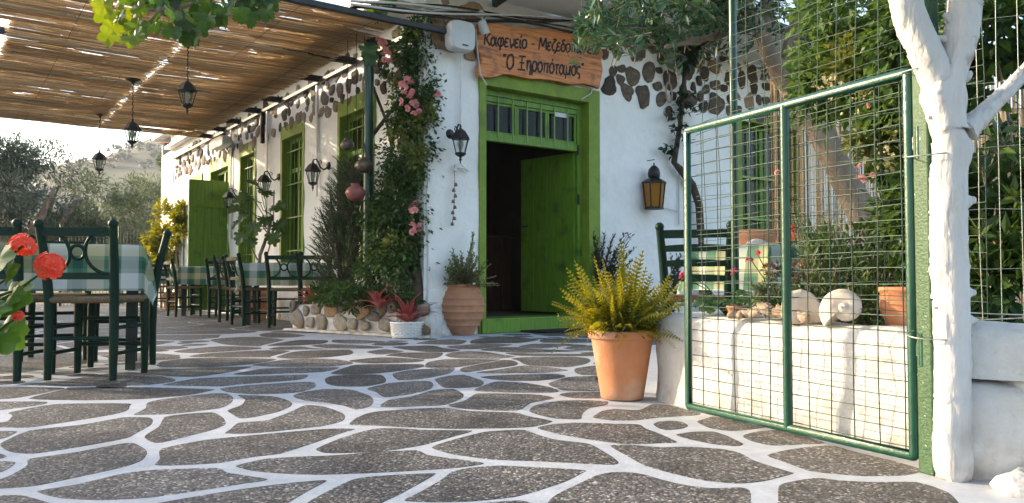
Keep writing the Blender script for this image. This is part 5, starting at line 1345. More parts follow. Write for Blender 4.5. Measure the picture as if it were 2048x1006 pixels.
gN, gF = D(1830, 915, 2.46), D(1378, 815, 3.43); gN.z = gF.z = 0
gd = (gF - gN).normalized(); GL = (gF - gN).length
MG = Matrix(((gd.x, -gd.y, 0, gN.x), (gd.y, gd.x, 0, gN.y), (0, 0, 1, 0), (0, 0, 0, 1)))
gt = thing('wire_gate', 'green tube gate with wire mesh standing open along the low white wall', 'gate', gN)
GZ0, GZ1 = .045, 1.225
m2 = MB(MG); r = .0165
rc = .008
def framepts():
    p = []
    for cx, cz, a0 in ((GL - rc, GZ1 - rc, 0), (rc, GZ1 - rc, 90), (rc, GZ0 + rc, 180), (GL - rc, GZ0 + rc, 270)):
        for k in range(4): a = math.radians(a0 + 30 * k); p.append((cx + rc * math.cos(a), 0, cz + rc * math.sin(a)))
    return p
m2.tube(framepts(), r, 12, closed=True); m2.build('gate_frame', 'gate_paint', gt)
m2 = MB(MG); mu = (D(1566, 600, 2.95).x - gN.x) / gd.x * .98; m2.tube([(mu, 0, GZ0), (mu, 0, GZ1)], .0175, 12); m2.build('middle_rail', 'gate_paint', gt)
m2 = MB(MG)
k = .045
while k < GL: 
    m2.tube([(k + R(-.004, .004), -.02 + R(-.002, .002), lerp(GZ0, GZ1, i / 5)) for i in range(6)], .0021, 5); k += .0965
m2.build('upright_wires', 'wire', gt)['kind'] = 'stuff'
m2 = MB(MG); z = GZ0 + .02
while z < GZ1:
    b1, b2 = R(-.004, .004), R(-.004, .004); m2.tube([(lerp(0, GL, i / 9), -.0225 + R(-.001, .001), z + b1 * math.sin(i * .9) + b2 * i / 9) for i in range(10)], .0020, 5); z += .0505
m2.build('cross_wires', 'wire', gt)['kind'] = 'stuff'
for z in (.37, 1.0):
    m2 = MB(MG); m2.tube([(-.035, .0, z - .05), (-.035, 0, z + .05)], .013, 9); m2.box(-.07, -.012, -.007, .007, z - .02, z + .02); m2.build('hinge', 'gate_paint', gt)
# square green post that carries it
pp = D(1866, 940, 2.425); m2 = MB(Matrix.Translation((pp.x, pp.y, 0)) @ Matrix.Rotation(.35, 4, 'Z')); m2.box(-.028, .028, -.028, .028, 0, 3.3)
tag(m2.build('gate_post', 'post_paint', None, .005), 'speckled square green steel post between the gate and the white tree trunk', 'post')
# tall round post
p2 = D(1470, 500, 4.25); m2 = MB(); m2.tube([(p2.x, p2.y, 0), (p2.x, p2.y, 3.5)], .021, 12); tag(m2.build('canopy_post', 'dark_post'), 'tall thin dark green round post rising behind the gate beside the domed lantern', 'post')
p3 = D(737, 300, 8.62); m2 = MB(); m2.tube([(p3.x, p3.y, .2), (p3.x, p3.y, MATZ - .04)], .055, 16); tag(m2.build('pergola_post', 'dark_post'), 'thick dark green round post rising from the stone planter to the reed roof', 'post')
# fence of welded wire above the low wall
fn = thing('wire_fence', 'tall welded wire mesh standing above the low white wall behind the gate', 'fence', wallpt(.7, .1, .42))
m2 = MB(); 
def topz(s): return 1.50 + (1.33 - s) * 1.0 + .04 * math.sin(s * 13)
s = -.05
while s < 1.36:
    z1 = topz(s); j = R(-.006, .006); m2.tube([wallpt(s + j * (i % 2), .12 + .01 * math.sin(i * 1.3 + s * 4), lerp(.42, z1, i / 6)) for i in range(7)], .0015, 5); s += .095
m2.build('upright_wires', 'wire', fn)['kind'] = 'stuff'
m2 = MB(); z = .47
while z < 2.9:
    smax = min(1.35, 1.33 - (z - 1.50) / 1.0)
    if smax > .05: m2.tube([wallpt(lerp(-.05, smax, i / 10), .123 + .01 * math.sin(i * 1.3), z + .008 * math.sin(i * 1.1 + z * 9)) for i in range(11)], .0014, 5)
    z += .05
m2.build('cross_wires', 'wire', fn)['kind'] = 'stuff'
fn2 = thing('wire_fence', 'pale wire mesh standing on the white block wall beyond the tree trunk', 'fence', (1.6, 2.42, .455))
m2 = MB(); s = 0; f0, f1 = Vector((1.36, 2.54, 0)), Vector((2.3, 2.06, 0))
while s < 1:
    p = f0.lerp(f1, s); m2.tube([p + Vector((R(-.003, .003), R(-.003, .003), lerp(.455, 2.6, i / 8))) for i in range(9)], .0013, 5); s += .052
m2.build('upright_wires', 'wire_pale', fn2)['kind'] = 'stuff'
m2 = MB()
for z in (.465, .48, .62, .80, 1.0, 1.2, 1.4, 1.6, 1.8, 2.0): m2.tube([f0.lerp(f1, i / 8) + Vector((0, 0, z + R(-.006, .006))) for i in range(9)], .0020 if z < .5 else .0009, 5)
m2.build('cross_wires', 'wire_pale', fn2)['kind'] = 'stuff'
# reed screen behind
rf = thing('reed_screen', 'upright reed screen glowing in the sun behind the climbers', 'reed screen', (3.4, 5.8, 0))
P0 = []; rn = []
a, b = Vector((2.15, 6.6, 0)), Vector((5.2, 4.6, 0)); L = (b - a).length; k = 0; V = []; 
while k < L:
    p = a.lerp(b, k / L) + Vector((R(-.006, .006), R(-.006, .006), 0)); r = R(.003, .0052); h = 2.35 + R(-.1, .06); z = 0.02
    q = p + Vector((R(-.012, .012), R(-.012, .012), h))
    V.append([p + Vector((r, 0, z)), p + Vector((0, r, z)), p + Vector((-r, 0, z)), p + Vector((0, -r, z)), q + Vector((r, 0, 0)), q + Vector((0, r, 0)), q + Vector((-r, 0, 0)), q + Vector((0, -r, 0))])
    k += R(.0065, .0095) if R(0, 1) > .03 else .02
n = len(V); V = np.array([[tuple(x) for x in r_] for r_ in V]).reshape(-1, 3) - np.array(rf.location)
f = np.array([(k, (k + 1) % 4, 4 + (k + 1) % 4, 4 + k) for k in range(4)]); F = (f[None] + (np.arange(n) * 8)[:, None, None]).reshape(-1, 4)
link('reed', np_mesh('reed', V, F, M['reed'], np.repeat(RNG.random(n), 4)), rf)['kind'] = 'stuff'
m2 = MB()
for z in (.4, 1.1, 1.8): m2.tube([a + Vector((0, -.012, z)), b + Vector((0, -.012, z))], .0025, 5)
m2.build('binding_wire', 'cable', rf)

# ================================================================== WHITE-PAINTED TREE TRUNK
Y0 = 2.36
def wp(px, py, dy=0): return D(px, py, Y0 + dy)
nd = [(wp(1908, 975), .060), (wp(1905, 900), .056), (wp(1905, 800), .052), (wp(1905, 700), .052), (wp(1902, 600), .053), (wp(1897, 480), .054), (wp(1897, 380), .055), (wp(1898, 290), .060), (wp(1893, 210), .066),
      (wp(1862, 130), .052), (wp(1830, 60), .050), (wp(1808, 0), .047), (wp(1795, -80), .044), (wp(1782, -200), .038),
      (wp(1912, 120), .048), (wp(1925, 50), .052), (wp(1932, -20), .050), (wp(1938, -110), .045), (wp(1945, -230), .038),
      (wp(1945, 250, .02), .036), (wp(1990, 205, .05), .026), (wp(2045, 150, .09), .023), (wp(2120, 60, .12), .02)]
ed = [(i, i + 1) for i in range(8)] + [(8, 9), (9, 10), (10, 11), (11, 12), (12, 13), (8, 14), (14, 15), (15, 16), (16, 17), (17, 18), (7, 19), (19, 20), (20, 21), (21, 22)]
tt = thing('white_tree', 'forked tree trunk painted white beside the green gate post', 'tree', (nd[0][0].x, nd[0][0].y, 0))
skin('trunk', nd, ed, 'trunk_white', tt, 3, .008, 12, .006)
m2 = MB()
for px, py, dx, dz, r in ((1936, 405, .035, .01, .020), (1938, 585, .03, .0, .017), (1930, 815, .03, .01, .018), (1800, 45, -.035, .012, .010), (1873, 80, -.05, .01, .009), (1895, 45, -.04, .03, .016), (1918, 155, -.03, .02, .012), (1862, 232, -.04, -.01, .010), (1945, 640, .02, .0, .012), (1870, 615, -.03, 0, .006)):
    p = wp(px, py); q = p + Vector((dx * .22, -.008, dz * .6)); p = p - Vector((dx, 0, 0)) * .75
    m2 = MB(); m2.tube([p, p.lerp(q, .6), q], [r * 1.9, r * 1.1, r * .6], 9); m2.ball(q, r * .62, 8, 5)
    m2.build('branch_stub', 'trunk_white', tt)
for z in (.42, .96, 1.22):
    m2 = MB(); pts = []
    for k in range(18):
        a = 2 * math.pi * k / 18; c = Vector((lerp(nd[0][0].x, pp.x, .5) - .005, Y0 + .03, z)); pts.append(c + Vector((.092 * math.cos(a), .066 * math.sin(a), .012 * math.sin(a + z))))
    m2.tube(pts, .0022, 5, closed=True); tag(m2.build('tie_wire', 'wire_pale'), {.42: 'lowest thin wire loop tying the white trunk to the green post', .96: 'middle thin wire loop tying the white trunk to the green post', 1.22: 'highest thin wire loop tying the white trunk to the green post'}[z], 'wire', 'tie wires on the white trunk')

# ================================================================== FOLIAGE TOOLS
def px_blob(px, py, rx, ry, Y, dy, n): 
    c = D(px, py, Y); return (c.x, c.y, c.z, rx * Y / FPX, dy, ry * Y / FPX, n)
def sprig_leaves(parent, sprigs, L, W, per, ang, m, name='foliage', stem=None, sr=.0025, kind='stuff', jit=.5, curl=0):
    P, Dr, Ls = [], [], []; mb = MB()
    for p0, p1 in sprigs:
        p0, p1 = Vector(p0), Vector(p1); ax = (p1 - p0); ln = ax.length; ax.normalize()
        x = ax.orthogonal().normalized(); y = ax.cross(x); mid = p0.lerp(p1, .5) + Vector((R(-.08, .08), R(-.08, .08), R(-.02, .12))) * ln
        for k in range(per):
            s = (k + R(0, .9)) / per; s = .12 + .88 * s; a = k * 2.4 + R(-.4, .4)
            q = p0 * (1 - s) ** 2 + mid * 2 * s * (1 - s) + p1 * s * s
            rad = x * math.cos(a) + y * math.sin(a); e = ang * R(.7, 1.25) * (1 - .35 * s)
            P.append(q); Dr.append(ax * math.cos(e) + rad * math.sin(e)); Ls.append(L * R(.7, 1.2) * (1 - .3 * s))
        if stem: mb.tube([p0, p0.lerp(p1, .5) * .5 + mid * .5, p1], [sr, sr * .8, sr * .4], 4, cap=False)
    if stem: mb.build('twigs', stem, parent)['kind'] = 'stuff'
    Ls = np.array(Ls)
    o = link(name, leaf_mesh(name, [tuple(p) for p in P], [tuple(d) for d in Dr], Ls, Ls * W, m, jit=jit, off=wloc(parent)), parent)
    if kind: o['kind'] = kind
    return o
def flower_mesh(name, m, petals=26, r=1.0):
    """a full bloom: petals in rings, unit radius"""
    P, Dr, L = [], [], []
    for k in range(petals):
        s = (k + .5) / petals; a = k * 2.4; el = 1.35 - s * 1.5
        d = Vector((math.cos(a) * math.cos(el), math.sin(a) * math.cos(el), math.sin(el)))
        P.append(tuple(d * .25)); Dr.append(tuple(d)); L.append(.6 + .25 * s)
    T = (np.array([(0, 0, 0), (-.5, .5, .15), (.5, .5, .15), (-.38, 1, -.05), (.38, 1, -.05)], float), None)
    n = len(P); P = np.array(P); Dr = unit(np.array(Dr)); L = np.array(L)
    U = np.tile((0, 0, 1.), (n, 1)) + RNG.normal(0, .2, (n, 3)); X = unit(np.cross(Dr, U)); Z = np.cross(X, Dr); tv = T[0]
    V = (P[:, None] + X[:, None] * (tv[None, :, 0:1] * (L * .95)[:, None, None]) + Dr[:, None] * (tv[None, :, 1:2] * L[:, None, None]) + Z[:, None] * (tv[None, :, 2:3] * L[:, None, None])).reshape(-1, 3)
    tf = np.array([(0, 2, 1), (1, 2, 4), (1, 4, 3)]); F = (tf[None] + (np.arange(n) * 5)[:, None, None]).reshape(-1, 3)
    return np_mesh(name, V, F, M[m], np.repeat(RNG.random(n), 3))
ROSE = [flower_mesh('bloom', 'pink_petal', 24 + 3 * i) for i in range(3)]
MAG = [flower_mesh('bloom', 'magenta_petal', 16 + 3 * i) for i in range(2)]
COR = [flower_mesh('bloom', 'coral_petal', 16) for i in range(1)]
def bloom(parent, p, r, fam, name='bloom'):
    return link(name, random.choice(fam), parent, Vector(p) - wloc(parent), (R(0, 1.2), R(-.6, .6), R(0, 6)), r)
def head_mesh(name, m, florets=34, fr=.34):
    """round head of five-petalled florets"""
    mb_v, mb_f, rn = [], [], []
    for k in range(florets):
        z = 1 - 1.55 * (k + .5) / florets; a = k * 2.4; q = math.sqrt(max(0, 1 - z * z)); d = Vector((q * math.cos(a), q * math.sin(a), z * .85)); d.normalize()
        d = (d + Vector((R(-.15, .15), R(-.15, .15), R(-.15, .15)))).normalized()
        c = d * R(.66, .9); x = d.orthogonal().normalized(); y = d.cross(x); v0 = R(0, 1)
        for j in range(5):
            t0 = 2 * math.pi * j / 5 + v0
            e = lambda t, l, h: c + (x * math.cos(t) + y * math.sin(t)) * l * fr + d * h * fr
            b = len(mb_v); mb_v += [tuple(c), tuple(e(t0 - .55, .75, .12)), tuple(e(t0 - .22, 1.05, .05)), tuple(e(t0 + .22, 1.05, .05)), tuple(e(t0 + .55, .75, .12))]
            mb_f += [(b, b + 1, b + 2), (b, b + 2, b + 3), (b, b + 3, b + 4)]; rn += [R(0, 1)] * 3
    return np_mesh(name, mb_v, mb_f, M[m], rn)
def outline_leaf(name, m, rfun, n=26, curl=.18, fold=.25, bend=.3):
    """broad leaf cut to an outline: stalk end at the origin, blade along +Y, unit length"""
    V = [(0, .42, .06)]; ring = []
    for k in range(n):
        a = 2 * math.pi * k / n; r = rfun(a); x, y = r * math.sin(a), .42 - r * math.cos(a)
        V.append((x, y, abs(x) * fold - bend * (y - .3) ** 2 - curl * r * r * .3 + .05 * math.sin(7 * a) * r + .02 * math.sin(5 * a)))
    for k in range(n):                                  # inner ring keeps the blade curved
        x, y, z = V[1 + k]; V.append((x * .5, .42 + (y - .42) * .5, .06 * .5 + z * .42))
    F = []
    for k in range(n):
        k2 = (k + 1) % n; F += [(0, 1 + n + k, 1 + n + k2), (1 + n + k, 1 + k, 1 + k2), (1 + n + k, 1 + k2, 1 + n + k2)]
    return np_mesh(name, V, F, M[m], smooth=True)
def aim(o, p, d, up, s, parent):
    d = Vector(d).normalized(); x = d.cross(Vector(up))
    if x.length < .01: x = d.orthogonal()
    x.normalize(); z = x.cross(d); s = s if hasattr(s, '__len__') else (s, s, s)
    o.matrix_basis = Matrix.Translation(Vector(p) - wloc(parent)) @ Matrix(((x.x, d.x, z.x, 0), (x.y, d.y, z.y, 0), (x.z, d.z, z.z, 0), (0, 0, 0, 1))) @ Matrix.Diagonal((*s, 1))
    return o
def put_leaf(parent, me, p, d, up, s, name='leaf'):
    return aim(link(name, me, parent), p, d, up, s, parent)

# leafy head of the white-trunked tree, above the picture, shading the near paving
foliage(tt, [(.9, 1.6, 3.5, 1.3, 1.2, .5, 2600), (-.6, 1.0, 3.6, 1.3, 1.3, .5, 2600), (1.9, 2.0, 3.6, 1.1, 1.2, .5, 1800), (.2, .2, 3.7, 1.6, 1.0, .5, 2200)], .16, 'shrub_leaf', .7, 'crown', droop=.5)
m2 = MB()
for p0, q0 in ((tuple(wp(1782, -195)), (.3, 1.2, 3.5)), (tuple(wp(1945, -225)), (1.8, 1.9, 3.6)), ((.68, 1.75, 2.75), (-.7, 1.0, 3.6))): m2.tube([p0, Vector(p0).lerp(Vector(q0), .5) + Vector((0, 0, .15)), q0], [.045, .035, .015], 8)
m2.build('limb', 'trunk_white', tt)
# ================================================================== PLANTS BY THE HOUSE
# climbing rose
rose = thing('climbing_rose', 'climbing rose with pink blooms wound up the green post at the house corner', 'climbing rose', D(838, 655, 8.35))
tr = [D(836, 650, 8.35), D(834, 560, 8.4), D(826, 470, 8.45), D(815, 360, 8.45), D(828, 250, 8.45), D(835, 150, 8.45), D(828, 60, 8.45)]
m2 = MB(); m2.tube(tr, [.085, .06, .045, .035, .03, .025, .02], 9); m2.tube([tr[1] + Vector((-.06, 0, 0)), D(790, 470, 8.5), D(770, 380, 8.6), D(790, 250, 8.6)], [.04, .03, .02, .015], 7)
m2.tube([D(742, 275, 8.7), D(780, 225, 8.6), D(835, 160, 8.5)], [.022, .022, .018], 7); m2.tube([D(745, 172, 8.75), D(772, 240, 8.75), D(785, 300, 8.7)], [.018] * 3, 6)
m2.build('trunk', 'bark_dark', rose)
foliage(rose, [px_blob(842, 70, 34, 42, 8.45, .2, 1100), px_blob(832, 110, 44, 48, 8.45, .22, 1700), px_blob(835, 190, 44, 54, 8.4, .24, 2000), px_blob(822, 235, 50, 50, 8.4, .26, 1800), px_blob(812, 330, 54, 64, 8.4, .3, 2600),
    px_blob(800, 420, 56, 72, 8.4, .32, 2900), px_blob(795, 520, 56, 72, 8.4, .32, 2900), px_blob(760, 470, 46, 80, 8.5, .3, 2000), px_blob(752, 560, 40, 50, 8.5, .3, 900), px_blob(770, 110, 26, 40, 8.6, .2, 350), px_blob(850, 310, 30, 55, 8.35, .15, 420), px_blob(825, 600, 30, 30, 8.3, .2, 250)],
    .050, 'rose_leaf', .62, droop=.5)
foliage(rose, [px_blob(845, 205, 30, 40, 8.25, .15, 420), px_blob(815, 265, 40, 40, 8.2, .2, 520), px_blob(838, 330, 25, 50, 8.2, .15, 380), px_blob(800, 500, 30, 40, 8.15, .15, 160), px_blob(780, 180, 20, 40, 8.4, .15, 140)], .046, 'rose_leaf_pale', .62, droop=.5)  # paler leaves paint in the sunlit yellow part of the rose
for px, py, n, sp in ((805, 165, 8, 16), (818, 200, 12, 18), (825, 418, 5, 13), (826, 450, 6, 14), (762, 88, 6, 14), (772, 112, 4, 12), (830, 225, 3, 8), (870, 190, 3, 10)):
    for k in range(n): bloom(rose, D(px + R(-sp, sp), py + R(-sp, sp), 8.08 + R(0, .1)) if px > 780 else D(px + R(-sp, sp), py + R(-sp, sp), 8.35), R(.024, .042), ROSE)
# rosemary
rm = thing('rosemary_bush', 'tall dark rosemary bush in the stone planter beside the pergola post', 'bush', D(690, 615, 9.05))
sp = []; base = D(692, 600, 9.05)
for k in range(900):
    tx, ty = R(-1, 1), R(0, 1) ** .85
    py = 590 - 275 * ty; wx = 82 * (1 - .62 * ty ** 1.5) * (1 if ty > .3 else .6 + ty * 1.33)
    px = 680 + tx * wx + 24 * ty + R(-8, 8); tip = D(px, py + R(-10, 10), 9.0 + R(-.35, .3)); d = (tip - base).normalized() * .4 + Vector((tx * .85 + R(-.3, .3), R(-.4, .4), R(.15, .95))); d.normalize()
    sp.append((tip - d * R(.12, .24), tip))
sprig_leaves(rm, sp, .050, .13, 26, .8, 'rosemary', stem='bark_dark', sr=.004)
stems(rm, base, [D(x, y, 9.05) for x, y in ((640, 420), (660, 380), (690, 360), (715, 380), (735, 450), (700, 330), (650, 500))], .03, .010, 'bark_dark', 'trunk', .12)
foliage(rm, [px_blob(690, 470, 50, 90, 9.1, .25, 2200), px_blob(705, 380, 28, 50, 9.1, .2, 700)], .055, 'rosemary', .2)
# ground cover in the planter
gc = thing('ground_cover', 'small dark leafy plants filling the stone planter under the rosemary', 'plants', D(700, 600, 8.7))
foliage(gc, [px_blob(690, 592, 52, 24, 8.45, .22, 1100), px_blob(650, 590, 30, 22, 8.7, .2, 500), px_blob(745, 590, 40, 22, 8.5, .25, 800), px_blob(700, 618, 22, 12, 8.3, .08, 160), px_blob(820, 600, 22, 18, 8.25, .15, 200)], .045, 'shrub_leaf', .6)
# bromeliads
def strap(n=7, w=.06, arch=1.0):
    V, F = [], []
    for k in range(n):
        s = k / (n - 1); ww = w * (1 - s ** 2.2) * (0.65 + .7 * min(1, s * 3) * .5) + .001
        y = s * (1 - .12 * arch * s); z = arch * (.30 * s - .62 * s * s)
        V += [(-ww, y, z + ww * .55), (0, y, z), (ww, y, z + ww * .55)]
    for k in range(n - 1):
        for c in (0, 1): F.append((k * 3 + c, k * 3 + c + 1, k * 3 + c + 4, k * 3 + c + 3))
    return np_mesh('strap_leaf', V, F, M['brom_leaf'], smooth=True)
STRAPS = [strap(arch=a, w=w_) for a, w_ in ((.5, .085), (.9, .095), (1.2, .09))]
def bromeliad(px, py, Y, s, label, n=16, lo=.25, hi=1.3, c=None):
    c = D(px, py, Y) if c is None else c; t = thing('bromeliad', label, 'bromeliad', c, 'red bromeliads')
    for k in range(n):
        a = k * 2.4; el = lerp(hi, lo, k / n) + R(-.12, .12); d = Vector((math.cos(a) * math.cos(el), math.sin(a) * math.cos(el), math.sin(el)))
        put_leaf(t, random.choice(STRAPS), c + d * .01, d, (0, 0, 1), s * R(.75, 1.15))
bromeliad(620, 608, 8.95, .30, 'red bromeliad at the far end of the stone planter beside the chair')
bromeliad(652, 590, 9.0, .16, 'small red bromeliad between the rosemary stems and the chair back', 9)
bromeliad(757, 618, 8.15, .30, 'red bromeliad spilling over the middle of the stone planter', 18)
bromeliad(740, 570, 8.6, .15, 'small pale red bromeliad above the larger one in the planter', 8)
bromeliad(0, 0, 0, .40, 'tall red bromeliad growing in the white wicker basket', 22, .45, 1.4, BASK + Vector((0, 0, .12)))
# jar shrub
t = thing('jade_shrub', 'small fleshy-leaved shrub growing out of the ribbed terracotta jar', 'shrub', JAR + Vector((0, 0, .52)))
b0 = JAR + Vector((0, 0, .50)); sp = []
for px, py in [(945, 462), (950, 480), (940, 500), (955, 510), (935, 520), (960, 540)] * 3 + [(905, 500), (900, 520), (910, 540), (895, 545), (915, 515), (925, 525), (890, 560), (970, 540), (985, 560), (975, 525), (920, 505), (1000, 570)] * 2 + [(920 + R(-32, 45), 545 + R(-28, 20)) for _ in range(46)]:
    tip = D(px + R(-9, 9), py + R(-9, 9), 8.38 + R(-.2, .12)); sp.append((b0.lerp(tip, R(.1, .4)) + Vector((R(-.06, .06), R(-.05, .05), 0)), tip))
sprig_leaves(t, sp, .046, .62, 15, .95, 'jade_leaf', stem='bark', sr=.006)
# shrub behind the fern
t = thing('leafy_shrub', 'dark glossy shrub in the white pot behind the fern', 'shrub', WHP + Vector((0, 0, .38)))
b0 = WHP + Vector((0, 0, .38)); sp = []
for k in range(46):
    px, py = R(1185, 1275), R(465, 560); tip = D(px, py, 9.5 + R(-.25, .25)); sp.append((b0.lerp(tip, R(.2, .5)), tip))
sprig_leaves(t, sp, .075, .36, 16, .8, 'dark_leaf', stem='bark_dark', sr=.006)
t = thing('leafy_shrub', 'small dark shrub on the far side of the slatted chair, low against the white wall', 'shrub', D(1345, 640, 8.6))
sp = [(D(1345, 600, 8.6), D(R(1330, 1362), R(505, 560), 8.6 + R(-.2, .2))) for k in range(16)]
sprig_leaves(t, sp, .07, .4, 12, .8, 'dark_leaf', stem='bark_dark', sr=.005)
# large-leaved plant
def lobed(a):
    return (.50 - .16 * abs(math.cos(a * .5)) ** 6) * (1 - .42 * max(0, math.cos(a * 9)) ** 3) * (1.0 if abs(a - math.pi) > .5 else 1.15)
PHL = [outline_leaf('leaf', 'philo_leaf', lobed, 44, .2, .25, f) for f in (.3, .6)]
t = thing('large_leaved_plant', 'tall pot plant with big lobed drooping leaves before the far clear window', 'plant', PHIL)
b0 = PHIL + Vector((0, 0, .42)); Yp = 11.6
tops = D(535, 470, Yp); m2 = MB(); m2.tube([b0, D(520, 510, Yp), tops, D(545, 430, Yp)], [.03, .028, .025, .02], 8); m2.tube([D(515, 520, Yp), D(500, 490, Yp)], [.012, .01], 6); m2.tube([D(548, 380, Yp + .1), D(546, 470, Yp + .1), b0], [.010] * 3, 6); m2.build('trunk', 'bark', t)
m2 = MB()
for px, py, dx, dz in ((505, 395, -.5, .3), (520, 405, -.3, .5), (500, 425, -.8, -.2), (485, 440, -.9, -.4), (530, 395, .1, .6), (545, 410, .6, .2), (515, 440, -.3, -.5), (495, 460, -.7, -.7), (530, 430, .2, -.3), (548, 440, .7, -.4), (508, 470, -.4, -.8), (522, 385, -.1, .8), (540, 460, .4, -.6), (488, 415, -.8, .1)):
    p = D(px, py, Yp + R(-.25, .15)); m2.tube([tops.lerp(D(545, 430, Yp), R(0, 1)), tops.lerp(p, .6) + Vector((0, 0, .08)), p], [.008, .006, .005], 5)
    put_leaf(t, random.choice(PHL), p, Vector((dx, R(-.8, -.1), dz - .4)), (R(-.4, .4), -.6, .8), R(.20, .31))
m2.build('stalks', 'philo_leaf', t)['kind'] = 'stuff'
# creeper on the entrance wall
t = thing('wall_creeper', 'bare-stemmed creeper with few leaves climbing the entrance wall by the domed lantern', 'creeper', D(1400, 620, 9.9))
Wp = lambda px, py: MF @ Vector((UF(px, py, .10)[0], .10, UF(px, py, .10)[1]))
m2 = MB(); m2.tube([Wp(1402, 470), Wp(1398, 410), Wp(1385, 370), Wp(1362, 340), Wp(1348, 325), Wp(1360, 250), Wp(1366, 190), Wp(1372, 120), Wp(1375, 60)], [.05, .05, .05, .05, .04, .03, .03, .03, .03], 8)
m2.tube([Wp(1402, 470), Wp(1404, 540), Wp(1406, 640)], [.04, .045, .05], 7); m2.build('stem', 'bark_dark', t)
sp = [(Wp(x, y), Wp(x + R(-40, 34), y + R(-20, 40)) + BN * R(0, .15)) for x, y in ((1365, 200), (1360, 230), (1356, 260), (1372, 200), (1365, 220), (1350, 270), (1345, 290), (1362, 240), (1368, 195)) for _ in (0, 1)]
sprig_leaves(t, sp, .12, .62, 7, 1.0, 'dark_leaf', stem='bark_dark', sr=.005)
foliage(t, [px_blob(1375, 90, 32, 50, 10.2, .2, 500)], .10, 'dark_leaf', .5)

# ================================================================== FERN
def frond_mesh(n=20, droop=1.0):
    V, F = [], []; prev = None
    for k in range(n):
        s = (k + 1) / n; y = s * (1 - .18 * droop * s * s); z = .12 * s - droop * .42 * s ** 2.2; w = .10 * (1 - s) ** .55 * min(1, s * 5) + .014
        for sx in (-1, 1):
            b = len(V); dy = .019
            V += [(0, y - dy, z), (sx * w * .55, y - dy * .7 + .010, z + .006), (sx * w, y + .018, z - .012), (sx * w * .55, y + dy * .45 + .012, z + .004), (0, y + dy * .55, z)]
            F += [(b, b + 1, b + 3), (b, b + 3, b + 4), (b + 1, b + 2, b + 3)] if sx > 0 else [(b, b + 3, b + 1), (b, b + 4, b + 3), (b + 1, b + 3, b + 2)]
    b = len(V)
    for k in range(n + 1):
        s = k / n; y = s * (1 - .18 * droop * s * s); z = .12 * s - droop * .42 * s ** 2.2; V += [(-.004, y, z + .002), (.004, y, z + .002)]
    for k in range(n): F += [(b + 2 * k, b + 2 * k + 1, b + 2 * k + 3), (b + 2 * k, b + 2 * k + 3, b + 2 * k + 2)]
    rn = [R(0, .5) for _ in F]
    return np_mesh('frond', V, F, M['fern_leaf'], rn)
FR = [frond_mesh(18, d) for d in (.12, .35, .65, 1.0)]
t = thing('fern', 'yellow-green fern bushing out of the smooth terracotta pot', 'fern', FERN + Vector((0, 0, .31)))
b0 = FERN + Vector((0, 0, .315))
for k in range(165):
    a = k * 2.4; q = (k + .5) / 165; el = lerp(1.45, .12, q ** .7) + R(-.2, .2); d = Vector((math.cos(a) * math.cos(el), math.sin(a) * math.cos(el), math.sin(el)))
    L = lerp(.35, .31, q) * R(.6, 1.15)
    put_leaf(t, FR[min(3, max(0, int(lerp(0, 3.2, q) + R(-.6, .9))))], b0 + Vector((math.cos(a), math.sin(a), 0)) * R(.0, .12), d, (R(-.8, .8), R(-.9, .2), .8), L, 'frond')
for px, py, l in ((1145, 563, .42), (1160, 585, .42), (1243, 482, .45), (1247, 505, .45), (1285, 500, .40), (1284, 520, .4), (1195, 540, .36), (1305, 548, .36), (1262, 530, .42), (1215, 545, .4), (1232, 540, .4), (1325, 570, .4), (1355, 600, .4), (1180, 580, .4)):
    tip = D(px, py, 3.75 + R(-.06, .1)); d = tip - b0; s0 = b0 + d * .12; put_leaf(t, FR[0], s0, d + Vector((0, 0, .02)), (R(-.2, .2), -1, .15), d.length * .9, 'frond')
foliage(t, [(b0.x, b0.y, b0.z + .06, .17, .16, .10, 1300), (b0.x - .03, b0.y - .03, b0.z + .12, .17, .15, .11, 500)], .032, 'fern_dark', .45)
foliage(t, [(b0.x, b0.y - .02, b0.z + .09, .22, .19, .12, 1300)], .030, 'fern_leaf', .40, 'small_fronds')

# ================================================================== THINGS ON THE LOW WALL
def lump(name, c, r, sq, m, amp, fr, parent=None, n=22, seed=0):
    m2 = MB(); m2.ball((0, 0, 0), r, n, n * 2 // 3, sq=sq); me = m2.mesh(name, M[m])
    for v in me.vertices: v.co += v.co.normalized() * amp * noise.fractal(v.co * fr + Vector((seed, 0, 0)), 1, 2, 4)
    return link(name, me, parent, Vector(c) - wloc(parent))
c = D(1612, 640, 3.15); c.z = .41
m2 = MB(Matrix.Translation(c) @ Matrix.Rotation(-.25, 4, 'Z')); q = [(-.085, 0), (.10, 0), (.095, .045), (.05, .09), (.02, .125), (-.02, .14), (-.05, .132), (-.088, .14), (-.095, .07)]; nq = len(q)
m2.add([(x, -.04, z) for x, z in q] + [(x * .9, .05, z * .92) for x, z in q], [tuple(range(nq)), tuple(range(nq, 2 * nq))[::-1]] + [(i, nq + i, nq + (i + 1) % nq, (i + 1) % nq) for i in range(nq)])
tag(m2.build('pale_rock', 'rock_pale', None, .02, 3), 'pale wedge-shaped stone on the low wall beside the big shell', 'stone')
